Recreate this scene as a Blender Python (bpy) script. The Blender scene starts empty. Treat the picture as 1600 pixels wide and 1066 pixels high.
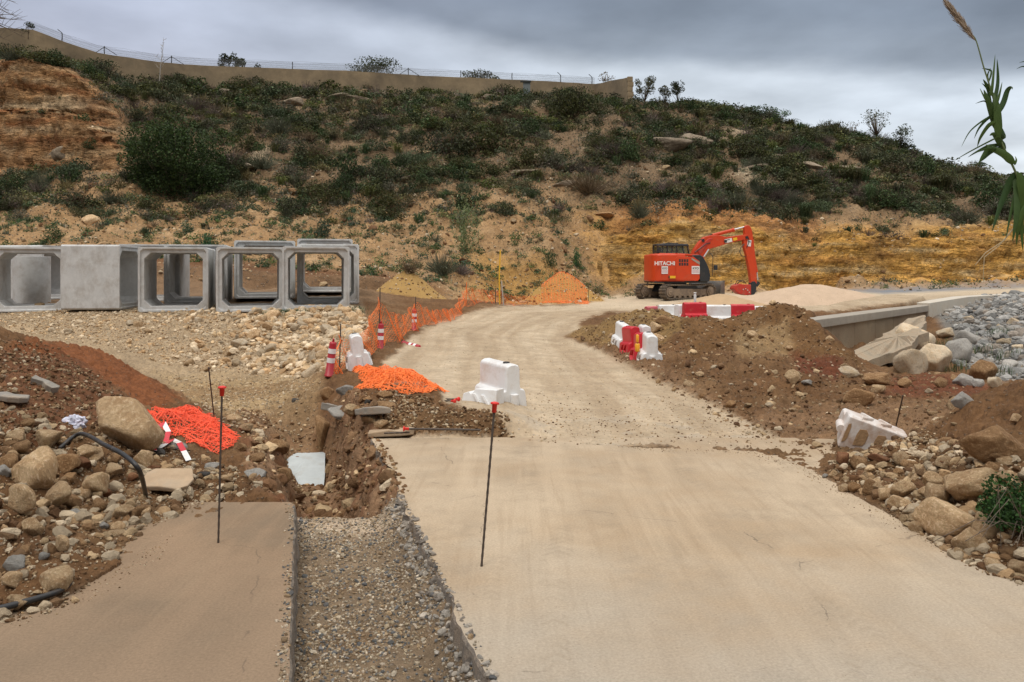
import bpy, bmesh, math, random
import numpy as np
from mathutils import Vector, Matrix, Euler, noise as mnoise
random.seed(7); RNG = np.random.default_rng(11)
R = math.radians
SC = bpy.context.scene
COL = SC.collection
# ------------------------------------------------------------ camera
F = 1244.0; HC = 2.0; HY = 425.0
cam_d = bpy.data.cameras.new('camera'); cam = bpy.data.objects.new('camera', cam_d); COL.objects.link(cam)
cam.location = (0, 0, HC); cam.rotation_euler = (R(90), 0, 0)
cam_d.sensor_width = 36; cam_d.lens = 36*F/1600; cam_d.shift_y = (HY-533)/1600
cam_d.clip_start = 0.05; cam_d.clip_end = 6000
SC.camera = cam
# ------------------------------------------------------------ sky and light
SUN_EL, SUN_AZ = 58, 205      # degrees; azimuth clockwise from +Y : high behind the camera, through cloud
world = bpy.data.worlds.new('World'); SC.world = world; world.use_nodes = True
def build_world():
    nt = world.node_tree; nt.nodes.clear(); N = nt.nodes; L = nt.links
    def n(t, **k):
        o = N.new(t)
        for a, b in k.items(): setattr(o, a, b)
        return o
    out = n('ShaderNodeOutputWorld'); bg = n('ShaderNodeBackground'); L.new(bg.outputs[0], out.inputs[0])
    bg.inputs['Strength'].default_value = 0.1
    sky = n('ShaderNodeTexSky', sky_type='NISHITA'); sky.sun_disc = False
    sky.sun_elevation = R(SUN_EL); sky.sun_rotation = R(SUN_AZ)
    tc = n('ShaderNodeTexCoord'); sep = n('ShaderNodeSeparateXYZ'); L.new(tc.outputs['Generated'], sep.inputs[0])
    # project the view direction onto a cloud deck
    mx = n('ShaderNodeMath', operation='MAXIMUM'); L.new(sep.outputs['Z'], mx.inputs[0]); mx.inputs[1].default_value = 0.0
    ad = n('ShaderNodeMath', operation='ADD'); L.new(mx.outputs[0], ad.inputs[0]); ad.inputs[1].default_value = 0.16
    dx = n('ShaderNodeMath', operation='DIVIDE'); L.new(sep.outputs['X'], dx.inputs[0]); L.new(ad.outputs[0], dx.inputs[1])
    dy = n('ShaderNodeMath', operation='DIVIDE'); L.new(sep.outputs['Y'], dy.inputs[0]); L.new(ad.outputs[0], dy.inputs[1])
    cb = n('ShaderNodeCombineXYZ'); L.new(dx.outputs[0], cb.inputs[0]); L.new(dy.outputs[0], cb.inputs[1])
    ns = n('ShaderNodeTexNoise'); ns.inputs['Scale'].default_value = 0.55; ns.inputs['Detail'].default_value = 7; ns.inputs['Roughness'].default_value = 0.5
    mpn = n('ShaderNodeMapping'); mpn.inputs['Location'].default_value = (3.1, 0.9, 0); mpn.inputs['Scale'].default_value = (0.85, 1.0, 1)
    L.new(cb.outputs[0], mpn.inputs[0]); L.new(mpn.outputs[0], ns.inputs[0])
    # wobble the elevation with noise so that the cloud bands have soft uneven borders
    w1 = n('ShaderNodeMath', operation='MULTIPLY_ADD'); L.new(ns.outputs['Fac'], w1.inputs[0]); w1.inputs[1].default_value = 0.24
    L.new(sep.outputs['Z'], w1.inputs[2])
    w2 = n('ShaderNodeMath', operation='MULTIPLY_ADD'); L.new(sep.outputs['X'], w2.inputs[0]); w2.inputs[1].default_value = 0.10; w1b = n('ShaderNodeMath', operation='SUBTRACT'); L.new(w1.outputs[0], w1b.inputs[0]); w1b.inputs[1].default_value = .045; L.new(w1b.outputs[0], w2.inputs[2])
    rp = n('ShaderNodeValToRGB'); L.new(w2.outputs[0], rp.inputs[0])
    cr = rp.color_ramp; cr.interpolation = 'EASE'
    el = cr.elements
    stops = [(0.0, (8.6, 9.0, 9.4)), (0.20, (8.4, 8.95, 9.5)), (0.33, (7.0, 7.7, 8.5)), (0.38, (3.3, 3.8, 4.5)), (0.44, (2.75, 3.25, 4.0)),
             (0.52, (3.2, 3.65, 4.4)), (0.66, (10.0, 10.0, 10.0)), (1.0, (20.5, 20.0, 19.4))]
    while len(el) < len(stops): el.new(0.5)
    for e, (p, c) in zip(el, stops): e.position = p; e.color = (c[0]/21, c[1]/21, c[2]/21, 1)
    # brightness patches
    ns2 = n('ShaderNodeTexNoise'); ns2.inputs['Scale'].default_value = 1.9; ns2.inputs['Detail'].default_value = 9
    L.new(cb.outputs[0], ns2.inputs[0])
    mr = n('ShaderNodeMapRange'); L.new(ns2.outputs['Fac'], mr.inputs[0]); mr.inputs[1].default_value = 0.3; mr.inputs[2].default_value = 0.7
    mr.inputs[3].default_value = 15.5; mr.inputs[4].default_value = 25.5
    sc_ = n('ShaderNodeVectorMath', operation='SCALE'); L.new(rp.outputs[0], sc_.inputs[0]); L.new(mr.outputs[0], sc_.inputs['Scale'])
    lf = n('ShaderNodeMapRange'); L.new(sep.outputs['X'], lf.inputs[0]); lf.inputs[1].default_value = -0.45; lf.inputs[2].default_value = 0.12; lf.inputs[3].default_value = 0.64; lf.inputs[4].default_value = 1.0
    lm_ = n('ShaderNodeMix', data_type='RGBA', blend_type='MULTIPLY'); lz = n('ShaderNodeMapRange'); L.new(sep.outputs['Z'], lz.inputs[0]); lz.inputs[1].default_value = .55; lz.inputs[2].default_value = .35
    L.new(lz.outputs[0], lm_.inputs['Factor']); L.new(sc_.outputs[0], lm_.inputs['A']); cl = n('ShaderNodeCombineXYZ'); L.new(lf.outputs[0], cl.inputs[0]); L.new(lf.outputs[0], cl.inputs[1])
    lb = n('ShaderNodeMath', operation='POWER'); L.new(lf.outputs[0], lb.inputs[0]); lb.inputs[1].default_value = .72; L.new(lb.outputs[0], cl.inputs[2]); L.new(cl.outputs[0], lm_.inputs['B']); sc_ = lm_
    mix = n('ShaderNodeMix', data_type='RGBA'); mix.inputs['Factor'].default_value = 0.93
    L.new(sky.outputs[0], mix.inputs['A']); L.new(sc_.outputs['Result'], mix.inputs['B'])
    # earth-coloured lower half
    lo = n('ShaderNodeMapRange'); L.new(sep.outputs['Z'], lo.inputs[0]); lo.inputs[1].default_value = -0.04; lo.inputs[2].default_value = -0.005
    bk = n('ShaderNodeMapRange'); L.new(sep.outputs['Y'], bk.inputs[0]); bk.inputs[1].default_value = -.5; bk.inputs[2].default_value = .3; bk.inputs[3].default_value = .55; bk.inputs[4].default_value = 1.0
    bz = n('ShaderNodeMapRange'); L.new(sep.outputs['Z'], bz.inputs[0]); bz.inputs[1].default_value = .2; bz.inputs[2].default_value = .7; bm_ = n('ShaderNodeMath', operation='MAXIMUM'); L.new(bk.outputs[0], bm_.inputs[0]); L.new(bz.outputs[0], bm_.inputs[1])
    bs = n('ShaderNodeVectorMath', operation='SCALE'); L.new(mix.outputs['Result'], bs.inputs[0]); L.new(bm_.outputs[0], bs.inputs['Scale'])
    m2 = n('ShaderNodeMix', data_type='RGBA'); L.new(lo.outputs[0], m2.inputs['Factor']); m2.inputs['A'].default_value = (1.2, 1.0, 0.8, 1)
    L.new(bs.outputs[0], m2.inputs['B']); L.new(m2.outputs['Result'], bg.inputs['Color'])
build_world()
sun_d = bpy.data.lights.new('sun', 'SUN'); sun = bpy.data.objects.new('sun', sun_d); COL.objects.link(sun)
sun_d.energy = 1.35; sun_d.angle = R(16); sun_d.color = (1.0, 0.95, 0.88)
_d = Vector((math.sin(R(SUN_AZ))*math.cos(R(SUN_EL)), math.cos(R(SUN_AZ))*math.cos(R(SUN_EL)), math.sin(R(SUN_EL))))
sun.rotation_euler = _d.to_track_quat('Z', 'Y').to_euler()
SC.view_settings.view_transform = 'Standard'; SC.view_settings.look = 'None'
SC.view_settings.exposure = 0.0; SC.view_settings.gamma = 1.0

# ------------------------------------------------------------ helpers
def tag(o, label=None, cat=None, group=None, kind=None):
    if label: o['label'] = label
    if cat: o['category'] = cat
    if group: o['group'] = group
    if kind: o['kind'] = kind
    return o
def empty(name, loc=(0, 0, 0), rot=(0, 0, 0)):
    o = bpy.data.objects.new(name, None); COL.objects.link(o); o.location = loc; o.rotation_euler = rot
    o.empty_display_size = 0.2; return o
class MB:
    """collects geometry, builds one mesh object"""
    def __init__(s): s.v = []; s.f = []; s.mi = []; s.m = 0
    def add(s, vs, fs):
        b = len(s.v); s.v += [tuple(v) for v in vs]; s.f += [tuple(i+b for i in f) for f in fs]; s.mi += [s.m]*len(fs)
    def box(s, c, size, rot=None, taper=1.0):
        hx, hy, hz = size[0]/2, size[1]/2, size[2]/2; M = rot.to_matrix() if rot else None
        vs = []
        for z in (-1, 1):
            t = taper if z > 0 else 1
            for x, y in ((-1, -1), (1, -1), (1, 1), (-1, 1)):
                p = Vector((x*hx*t, y*hy*t, z*hz))
                if M: p = M @ p
                vs.append(p+Vector(c))
        s.add(vs, [(3, 2, 1, 0), (4, 5, 6, 7), (0, 1, 5, 4), (1, 2, 6, 5), (2, 3, 7, 6), (3, 0, 4, 7)])
    def prism(s, pts, y0, y1):
        """pts: (x,z) outline, extruded along y"""
        a = sum(pts[i][0]*pts[(i+1) % len(pts)][1]-pts[(i+1) % len(pts)][0]*pts[i][1] for i in range(len(pts)))
        if a < 0: pts = pts[::-1]
        n = len(pts)
        vs = [(x, y0, z) for x, z in pts]+[(x, y1, z) for x, z in pts]
        fs = [tuple(range(n)), tuple(range(2*n-1, n-1, -1))]
        for i in range(n):
            j = (i+1) % n; fs.append((j, i, i+n, j+n))
        s.add(vs, fs)
    def tube(s, pts, r, n=8, caps=True):
        pts = [Vector(p) for p in pts]; rs = r if isinstance(r, (list, tuple)) else [r]*len(pts)
        rings = []; up = None
        for i, p in enumerate(pts):
            t = (pts[min(i+1, len(pts)-1)]-pts[max(i-1, 0)])
            if t.length < 1e-9: t = Vector((0, 0, 1))
            t.normalize()
            if up is None:
                up = t.orthogonal().normalized()
            up = (up-t*up.dot(t))
            if up.length < 1e-6: up = t.orthogonal()
            up.normalize(); b = t.cross(up)
            rings.append([p+(up*math.cos(2*math.pi*k/n)+b*math.sin(2*math.pi*k/n))*rs[i] for k in range(n)])
        vs = [v for ring in rings for v in ring]; fs = []
        for i in range(len(rings)-1):
            for k in range(n):
                a = i*n+k; b2 = i*n+(k+1) % n; fs.append((a, b2, b2+n, a+n))
        if caps:
            fs.append(tuple(reversed(range(n)))); fs.append(tuple(range((len(rings)-1)*n, len(rings)*n)))
        s.add(vs, fs)
    def cyl(s, p0, p1, r, n=16, r1=None): s.tube([p0, p1], [r, r if r1 is None else r1], n)
    def build(s, name, mats, parent=None, smooth=False, bevel=0, seg=2, sub=0, loc=None):
        me = bpy.data.meshes.new(name); me.from_pydata(s.v, [], s.f)
        for m in (mats if isinstance(mats, (list, tuple)) else [mats]): me.materials.append(m)
        if any(s.mi): me.polygons.foreach_set('material_index', s.mi)
        if smooth: me.polygons.foreach_set('use_smooth', [True]*len(s.f))
        me.update()
        o = bpy.data.objects.new(name, me); COL.objects.link(o)
        if parent: o.parent = parent
        if loc: o.location = loc
        if bevel:
            b = o.modifiers.new('b', 'BEVEL'); b.width = bevel; b.segments = seg; b.limit_method = 'ANGLE'; b.angle_limit = R(35)
            me.polygons.foreach_set('use_smooth', [True]*len(s.f))
            b.harden_normals = False
            wn = o.modifiers.new('w', 'WEIGHTED_NORMAL'); wn.keep_sharp = True
        if sub: o.modifiers.new('s', 'SUBSURF').levels = sub; o.modifiers['s'].render_levels = sub
        return o
def np_mesh(name, V, Fq, mats, colors=None, smooth=True, parent=None, mat_idx=None):
    """V (n,3), Fq (m,k) int array ; colors per vertex (n,3)"""
    V = np.asarray(V, np.float32); Fq = np.asarray(Fq, np.int32)
    me = bpy.data.meshes.new(name); k = Fq.shape[1]
    me.vertices.add(len(V)); me.vertices.foreach_set('co', V.ravel())
    me.loops.add(Fq.size); me.loops.foreach_set('vertex_index', Fq.ravel())
    me.polygons.add(len(Fq)); me.polygons.foreach_set('loop_start', np.arange(0, Fq.size, k, dtype=np.int32))
    for m in (mats if isinstance(mats, (list, tuple)) else [mats]): me.materials.append(m)
    if mat_idx is not None: me.polygons.foreach_set('material_index', np.asarray(mat_idx, np.int32))
    me.polygons.foreach_set('use_smooth', np.full(len(Fq), smooth))
    if colors is not None:
        ca = me.color_attributes.new('soil', 'FLOAT_COLOR', 'POINT')
        c4 = np.ones((len(V), 4), np.float32); c4[:, :3] = colors; ca.data.foreach_set('color', c4.ravel())
    me.update(calc_edges=True); me.validate()
    o = bpy.data.objects.new(name, me); COL.objects.link(o)
    if parent: o.parent = parent
    return o
def sstep(a, b, x):
    t = np.clip((x-a)/(b-a), 0, 1); return t*t*(3-2*t)
_perm = np.random.default_rng(3).permutation(256); _perm = np.concatenate([_perm]*3)
_grad = np.random.default_rng(4).normal(size=(256, 3)); _grad /= np.linalg.norm(_grad, axis=1)[:, None]
def perlin(x, y, z):
    x, y, z = np.broadcast_arrays(np.asarray(x, float), np.asarray(y, float), np.asarray(z, float))
    xi = np.floor(x).astype(int); yi = np.floor(y).astype(int); zi = np.floor(z).astype(int)
    xf = x-xi; yf = y-yi; zf = z-zi; xi &= 255; yi &= 255; zi &= 255
    u = xf*xf*xf*(xf*(xf*6-15)+10); v = yf*yf*yf*(yf*(yf*6-15)+10); w = zf*zf*zf*(zf*(zf*6-15)+10)
    def g(i, j, k):
        h = _perm[_perm[_perm[(xi+i) & 255]+((yi+j) & 255)]+((zi+k) & 255)]
        gr = _grad[h]; return gr[..., 0]*(xf-i)+gr[..., 1]*(yf-j)+gr[..., 2]*(zf-k)
    def lp(a, b, t): return a+t*(b-a)
    return lp(lp(lp(g(0, 0, 0), g(1, 0, 0), u), lp(g(0, 1, 0), g(1, 1, 0), u), v),
              lp(lp(g(0, 0, 1), g(1, 0, 1), u), lp(g(0, 1, 1), g(1, 1, 1), u), v), w)*1.6
def fbm(x, y, z, oct=4, ridged=False):
    s = 0; a = 1; t = 0
    for i in range(oct):
        n_ = perlin(x*2**i+17.3*i, y*2**i-9.1*i, z*2**i+5.7*i)
        if ridged: n_ = 1-2*np.abs(n_)
        s = s+a*n_; t += a; a *= 0.5
    return s/t
def sdpoly(px, py, poly):
    """signed distance, positive inside"""
    P = np.array(poly, float); n_ = len(P); d = np.full(px.shape, 1e18); ins = np.zeros(px.shape, bool)
    for i in range(n_):
        a = P[i]; b = P[(i+1) % n_]; ex, ey = b-a; wx = px-a[0]; wy = py-a[1]
        t = np.clip((wx*ex+wy*ey)/(ex*ex+ey*ey+1e-12), 0, 1)
        d = np.minimum(d, (wx-ex*t)**2+(wy-ey*t)**2)
        c = ((a[1] <= py) & (b[1] > py)) | ((b[1] <= py) & (a[1] > py))
        with np.errstate(divide='ignore', invalid='ignore'):
            xx = a[0]+(py-a[1])*(b[0]-a[0])/(b[1]-a[1]+1e-12)
        ins ^= c & (px < xx)
    return np.where(ins, 1, -1)*np.sqrt(d)
def srgb(r, g, b):
    f = lambda c: (c/255/12.92) if c/255 <= 0.04045 else ((c/255+0.055)/1.055)**2.4
    return (f(r), f(g), f(b))

# ------------------------------------------------------------ materials
def mat(name, col, rough=0.6, metal=0.0, noise=0.0, nscale=8.0, bump=0.0, bscale=40.0, spec=0.5, dirt=None, dirt_amt=0.0, dirt_scale=3.0, objrand=0.0, attr=None, trans=0.0):
    m = bpy.data.materials.new(name); m.use_nodes = True; nt = m.node_tree; N = nt.nodes; L = nt.links
    b = N['Principled BSDF']; b.inputs['Roughness'].default_value = rough; b.inputs['Metallic'].default_value = metal
    b.inputs['Specular IOR Level'].default_value = spec
    tc = N.new('ShaderNodeTexCoord')
    base = N.new('ShaderNodeRGB'); base.outputs[0].default_value = (*col, 1); cur = base.outputs[0]
    if attr:
        at = N.new('ShaderNodeAttribute'); at.attribute_name = attr; cur = at.outputs['Color']
    def mixc(fac, A, B, mode='MIX'):
        mx = N.new('ShaderNodeMix'); mx.data_type = 'RGBA'; mx.blend_type = mode
        for s_, v in (('Factor', fac), ('A', A), ('B', B)):
            if hasattr(v, 'links'): L.new(v, mx.inputs[s_])
            else: mx.inputs[s_].default_value = v
        return mx.outputs['Result']
    if noise:
        t = N.new('ShaderNodeTexNoise'); t.inputs['Scale'].default_value = nscale; t.inputs['Detail'].default_value = 8; t.inputs['Roughness'].default_value = 0.65
        L.new(tc.outputs['Object'], t.inputs['Vector'])
        mr = N.new('ShaderNodeMapRange'); L.new(t.outputs['Fac'], mr.inputs[0]); mr.inputs[1].default_value = 0.3; mr.inputs[2].default_value = 0.7
        mr.inputs[3].default_value = 1-noise; mr.inputs[4].default_value = 1+noise
        vm = N.new('ShaderNodeVectorMath'); vm.operation = 'SCALE'; L.new(cur, vm.inputs[0]); L.new(mr.outputs[0], vm.inputs['Scale']); cur = vm.outputs[0]
    if dirt is not None:
        t = N.new('ShaderNodeTexNoise'); t.inputs['Scale'].default_value = dirt_scale; t.inputs['Detail'].default_value = 8; t.inputs['Roughness'].default_value = 0.7
        L.new(tc.outputs['Object'], t.inputs['Vector'])
        mr = N.new('ShaderNodeMapRange'); L.new(t.outputs['Fac'], mr.inputs[0]); mr.inputs[1].default_value = 0.62-dirt_amt*0.35; mr.inputs[2].default_value = 0.72
        mr.inputs[4].default_value = min(1, dirt_amt*1.6)
        cur = mixc(mr.outputs[0], cur, (*dirt, 1))
    if objrand:
        oi = N.new('ShaderNodeObjectInfo'); mr = N.new('ShaderNodeMapRange'); L.new(oi.outputs['Random'], mr.inputs[0])
        mr.inputs[3].default_value = 1-objrand; mr.inputs[4].default_value = 1+objrand
        vm = N.new('ShaderNodeVectorMath'); vm.operation = 'SCALE'; L.new(cur, vm.inputs[0]); L.new(mr.outputs[0], vm.inputs['Scale']); cur = vm.outputs[0]
    L.new(cur, b.inputs['Base Color'])
    if bump:
        t = N.new('ShaderNodeTexNoise'); t.inputs['Scale'].default_value = bscale; t.inputs['Detail'].default_value = 8; t.inputs['Roughness'].default_value = 0.7
        L.new(tc.outputs['Object'], t.inputs['Vector'])
        bp = N.new('ShaderNodeBump'); bp.inputs['Strength'].default_value = 1.0; bp.inputs['Distance'].default_value = bump
        L.new(t.outputs['Fac'], bp.inputs['Height']); L.new(bp.outputs[0], b.inputs['Normal'])
    return m
def soil_mat(name, scale=1.0, stone=0.5, bumpd=0.02, cvar=0.35, strata=False):
    """earth: colour from the soil-type attribute, broken up by noise at three scales, small stones by voronoi"""
    m = bpy.data.materials.new(name); m.use_nodes = True; nt = m.node_tree; N = nt.nodes; L = nt.links
    b = N['Principled BSDF']; b.inputs['Roughness'].default_value = 0.95; b.inputs['Specular IOR Level'].default_value = 0.15
    tc = N.new('ShaderNodeTexCoord'); at = N.new('ShaderNodeAttribute'); at.attribute_name = 'soil'; cur = at.outputs['Color']
    def tex(sc, det=8, ro=0.65):
        t = N.new('ShaderNodeTexNoise'); t.inputs['Scale'].default_value = sc; t.inputs['Detail'].default_value = det; t.inputs['Roughness'].default_value = ro
        L.new(tc.outputs['Object'], t.inputs['Vector']); return t.outputs['Fac']
    def rng(src, a, c, lo, hi):
        mr = N.new('ShaderNodeMapRange'); L.new(src, mr.inputs[0]); mr.inputs[1].default_value = a; mr.inputs[2].default_value = c
        mr.inputs[3].default_value = lo; mr.inputs[4].default_value = hi; return mr.outputs[0]
    def scl(c, s_):
        vm = N.new('ShaderNodeVectorMath'); vm.operation = 'SCALE'; L.new(c, vm.inputs[0]); L.new(s_, vm.inputs['Scale']); return vm.outputs[0]
    n1 = tex(1.3*scale); n2 = tex(14*scale, 10, 0.75)
    if strata:
        def lay_(sc, st, loc):
            t = N.new('ShaderNodeTexNoise'); t.inputs['Scale'].default_value = sc; t.inputs['Detail'].default_value = 8; t.inputs['Roughness'].default_value = .62; t.inputs['Distortion'].default_value = .4
            mp = N.new('ShaderNodeMapping'); mp.inputs['Scale'].default_value = st; mp.inputs['Location'].default_value = loc; L.new(tc.outputs['Object'], mp.inputs[0]); L.new(mp.outputs[0], t.inputs['Vector']); return t.outputs['Fac']
        l1 = lay_(1.0, (.45, .45, 2.2), (0, 0, 0)); l2 = lay_(2.2, (.7, .7, 2.2), (5, 3, 1))
        cur = scl(cur, rng(l1, .36, .64, .72, 1.3)); cur = scl(cur, rng(l2, .36, .44, .60, 1.0)); cur = scl(cur, rng(tex(1.1, 9, .7), .36, .6, .65, 1.25))
        hs = N.new('ShaderNodeMath'); hs.operation = 'ADD'; L.new(rng(l2, .38, .62, 0, 1.6), hs.inputs[0]); L.new(n2, hs.inputs[1]); n2h = hs.outputs[0]
    else: n2h = n2
    cur = scl(cur, rng(n1, 0.3, 0.7, 1-cvar*0.6, 1+cvar*0.6)); cur = scl(cur, rng(n2, 0.3, 0.7, 1-cvar, 1+cvar))
    vo = N.new('ShaderNodeTexVoronoi'); vo.inputs['Scale'].default_value = 22*scale; vo.inputs['Randomness'].default_value = 1
    L.new(tc.outputs['Object'], vo.inputs['Vector'])
    vs = rng(vo.outputs['Distance'], 0.15, 0.42, 1, 0)
    sepc = N.new('ShaderNodeSeparateColor'); L.new(vo.outputs['Color'], sepc.inputs[0])
    pick = rng(sepc.outputs[0], 1-stone-0.02, 1-stone+0.02, 0, 1)
    mm = N.new('ShaderNodeMath'); mm.operation = 'MULTIPLY'; L.new(vs, mm.inputs[0]); L.new(pick, mm.inputs[1])
    mx = N.new('ShaderNodeMix'); mx.data_type = 'RGBA'; L.new(mm.outputs[0], mx.inputs['Factor']); L.new(cur, mx.inputs['A'])
    st = N.new('ShaderNodeVectorMath'); st.operation = 'MULTIPLY_ADD'; L.new(cur, st.inputs[0]); st.inputs[1].default_value = (0.75, 0.8, 0.9); st.inputs[2].default_value = (0.11, 0.095, 0.075)
    st2 = scl(st.outputs[0], rng(sepc.outputs[1], 0, 1, 0.6, 1.25))
    L.new(st2, mx.inputs['B']); L.new(mx.outputs['Result'], b.inputs['Base Color'])
    h = N.new('ShaderNodeMath'); h.operation = 'MULTIPLY_ADD'; L.new(mm.outputs[0], h.inputs[0]); h.inputs[1].default_value = 0.7; L.new(n2h, h.inputs[2])
    bp = N.new('ShaderNodeBump'); bp.inputs['Distance'].default_value = bumpd; bp.inputs['Strength'].default_value = 1
    L.new(h.outputs[0], bp.inputs['Height']); L.new(bp.outputs[0], b.inputs['Normal'])
    return m
# ------------------------------------------------------------ terrain height field
def ZP(py, d): return HC-(py-HY)*d/F
def W(px, py, d): return Vector(((px-800)/F*d, d, ZP(py, d)))
CT = []   # control points (px, d, z)
def c(px, py, d): CT.append((px, d, ZP(py, d)))
def cz(px, d, z): CT.append((px, d, z))
for a in [(830,690,9.4),(1000,690,9.4),(1170,700,9.2),(650,630,10.6),(830,640,11.2),(1000,620,12.5),(1100,650,11.5),(700,560,18),(800,560,18),(900,560,18),(860,600,14),
          (640,530,22),(750,530,22),(850,510,27),(950,530,23),(700,500,30),(800,500,30),(900,480,38),(800,480,38),(1000,475,42),(1150,475,42),(1080,466,45),(900,465,47),
          (1250,460,47),(1180,466,44),(1400,467,38),(1600,445,49),(1600,459,38),(1700,455,40),(1800,440,49),(1450,448,51),(1300,452,52),(1250,452,54),(1100,450,53),(950,452,53),(1000,460,48),
          (850,470,44),(800,470,46),(760,455,44),(1500,455,42),(1320,466,42),(1480,462,36),
          # stream bed, retaining wall, riprap
          (1350,480,28),(1290,490,25),(1400,474,33),(1330,490,26),(1360,560,22),(1330,565,20.5),(1420,525,27),(1500,600,16),(1400,585,19),(1450,570,21),(1550,580,20),(1600,595,18),
          (1500,480,34),(1540,520,26),(1600,480,30),(1600,530,23),(1450,500,30),(1700,520,24),(1700,590,18),(1480,540,24),
          # centre mound
          (990,489,24),(1015,493,23.5),(1040,500,23),(1066,503,22),(1084,508,21.8),(1100,498,21.5),(1121,514,21.2),(1143,504,21),(1160,503,20.8),(1182,512,20.5),(1205,491,20.2),(1228,480,20),(1248,497,19.8),(1270,500,19.6),(1303,526,19.2),(1338,562,18.6),
          (1130,555,17.5),(1180,545,18.3),(1080,520,19.5),(1230,530,18.8),(1040,562,17),(1100,576,16),(1200,572,15.6),(1260,592,14.8),(1180,590,15),(1100,612,14),(1180,640,12),(1000,592,15.5),(1040,600,14.5),
          (895,522,25),(920,545,22),(990,505,22),(950,512,23.5),(1020,530,19.5),(985,560,18.5),(960,555,19.5),(1290,600,14.5),
          # soil strip, right pile
          (1350,600,15),(1450,612,14),(1250,610,13.8),(1300,660,11),(1200,660,11),(1440,838,6.05),(1500,740,6.6),(1540,770,6.1),(1420,760,7.3),(1360,740,7.8),(1600,605,8.6),(1530,635,8.6),(1600,680,7.2),
          (1470,665,9.2),(1480,690,8.2),(1400,705,8.6),(1320,720,8.5),(1290,742,7.8),(1450,660,10.5),(1400,660,10.5),(1700,560,8.6),(1700,650,7),(1600,790,5.6),(1620,880,5.1),(1750,900,5.0),(1750,800,5),(1330,640,12),(1560,610,10.5),(1900,600,8),
          # culvert platform and embankment
          (0,488,26.5),(150,488,26.5),(300,488,26.5),(450,488,26.5),(540,485,26.5),(-150,488,26.5),(0,470,31),(150,470,31),(300,470,31),(450,468,31),(540,468,31),(0,455,37),(150,455,37),(300,455,37),(450,450,37),(560,450,37),
          (300,540,22.7),(150,530,23),(450,540,22.5),(0,520,24),(300,582,20.5),(450,590,19.5),(180,570,20.5),(540,530,19.5),(500,560,19.3),(500,600,16.8),(560,495,26),(600,490,27),(570,520,22),(620,495,27),(620,515,23),(590,535,20.5),
          (400,620,16.5),(300,615,17),(350,600,18.8),(450,640,14),(400,665,11.5),(470,610,15.5),(505,595,15),(518,590,15),(540,600,14.3),(560,570,17),(600,560,18),(580,590,14.7),
          (600,470,33),(640,466,37),(700,470,35),(740,470,36),(680,480,32),(780,475,38),(860,474,41),(920,472,42),(640,445,42),
          # left piles
          (0,930,4.9),(100,925,4.9),(110,800,6.6),(0,760,6.5),(0,700,7.2),(0,640,8),(0,580,9.3),(0,525,10.5),(60,545,11),(100,600,9.5),(150,650,9),(100,690,7.8),(200,700,8.2),(180,620,10.3),(210,640,9.8),
          (60,541,15),(150,549,14.5),(200,575,13.8),(250,603,13),(280,625,12.3),(0,520,15.5),(100,560,12.6),(170,585,12.2),(290,640,11),(300,690,9.3),(360,695,9.1),(250,690,8.9),(330,660,10.2),(380,690,9.4),(300,745,7.8),(400,755,7.4),(220,760,7.3),(450,720,9),
          (-200,500,10.5),(-200,700,6.5),(-200,950,4.6),(-150,520,15.5),(330,790,7.0),(250,830,6.3),
          # asphalt blocks beside the trench
          (560,640,10.6),(520,625,12.3),(600,650,10.2),(560,610,13),(620,600,13.3),(700,610,13),(480,640,12.8)]: c(*a)
for a in [(1000,27.5,.2),(1100,26.5,.2),(1200,25.5,.35),(1260,24.5,.55),(1050,29,.2),(1150,29,.25),(1230,28.5,.5),(1300,30,.75),(1200,33,.45),(1050,33,.3),(930,29,.1),
          (100,18,-.5),(200,17.5,-.55),(0,18,-.3),(-150,19,-.3),(270,15,-.5),
          (1500,11.5,0.0),(1600,12,.05),(1700,12,.2),(1900,12,.3),
          (1000,3.5,-.05),(800,3,-.05),(1000,6,-.05),(800,6,-.05),(1200,5,-.05),(1300,6.5,-.05),(1000,8,-.05),(800,8,-.05),(1200,8,-.05),(600,3,-.05),(400,3,-.05),(200,3.5,-.05),(300,5,-.05),(400,6,-.05),(0,3.5,-.03),(0,2.4,-.05),(1600,3.5,-.05),(1400,4.5,-.05),(1800,3,-.05),(800,2.3,-.05),(-300,3,0),(2600,3,.5),(3200,3,.5),(2600,6,.9),(3200,6,1.0),(2600,12,.8),(3200,12,.9),(2600,25,.5),(3200,25,.5),(2600,45,1.3),(3200,45,1.3),(2600,75,8),(3200,75,8),(2600,140,3),(3200,140,3),(-800,3,.3),(-1400,3,.4),(-800,6,1.0),(-1400,6,1.1),(-800,11,1.3),(-1400,11,1.3),(-800,18,.2),(-1400,18,.3),(-800,27,.7),(-1400,27,.7),(-800,41,1.2),(-1400,41,1.2),(-800,60,11),(-1400,60,11),(-800,75,22),(-1400,75,22),(-800,140,21),(-1400,140,21)]: cz(*a)
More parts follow.
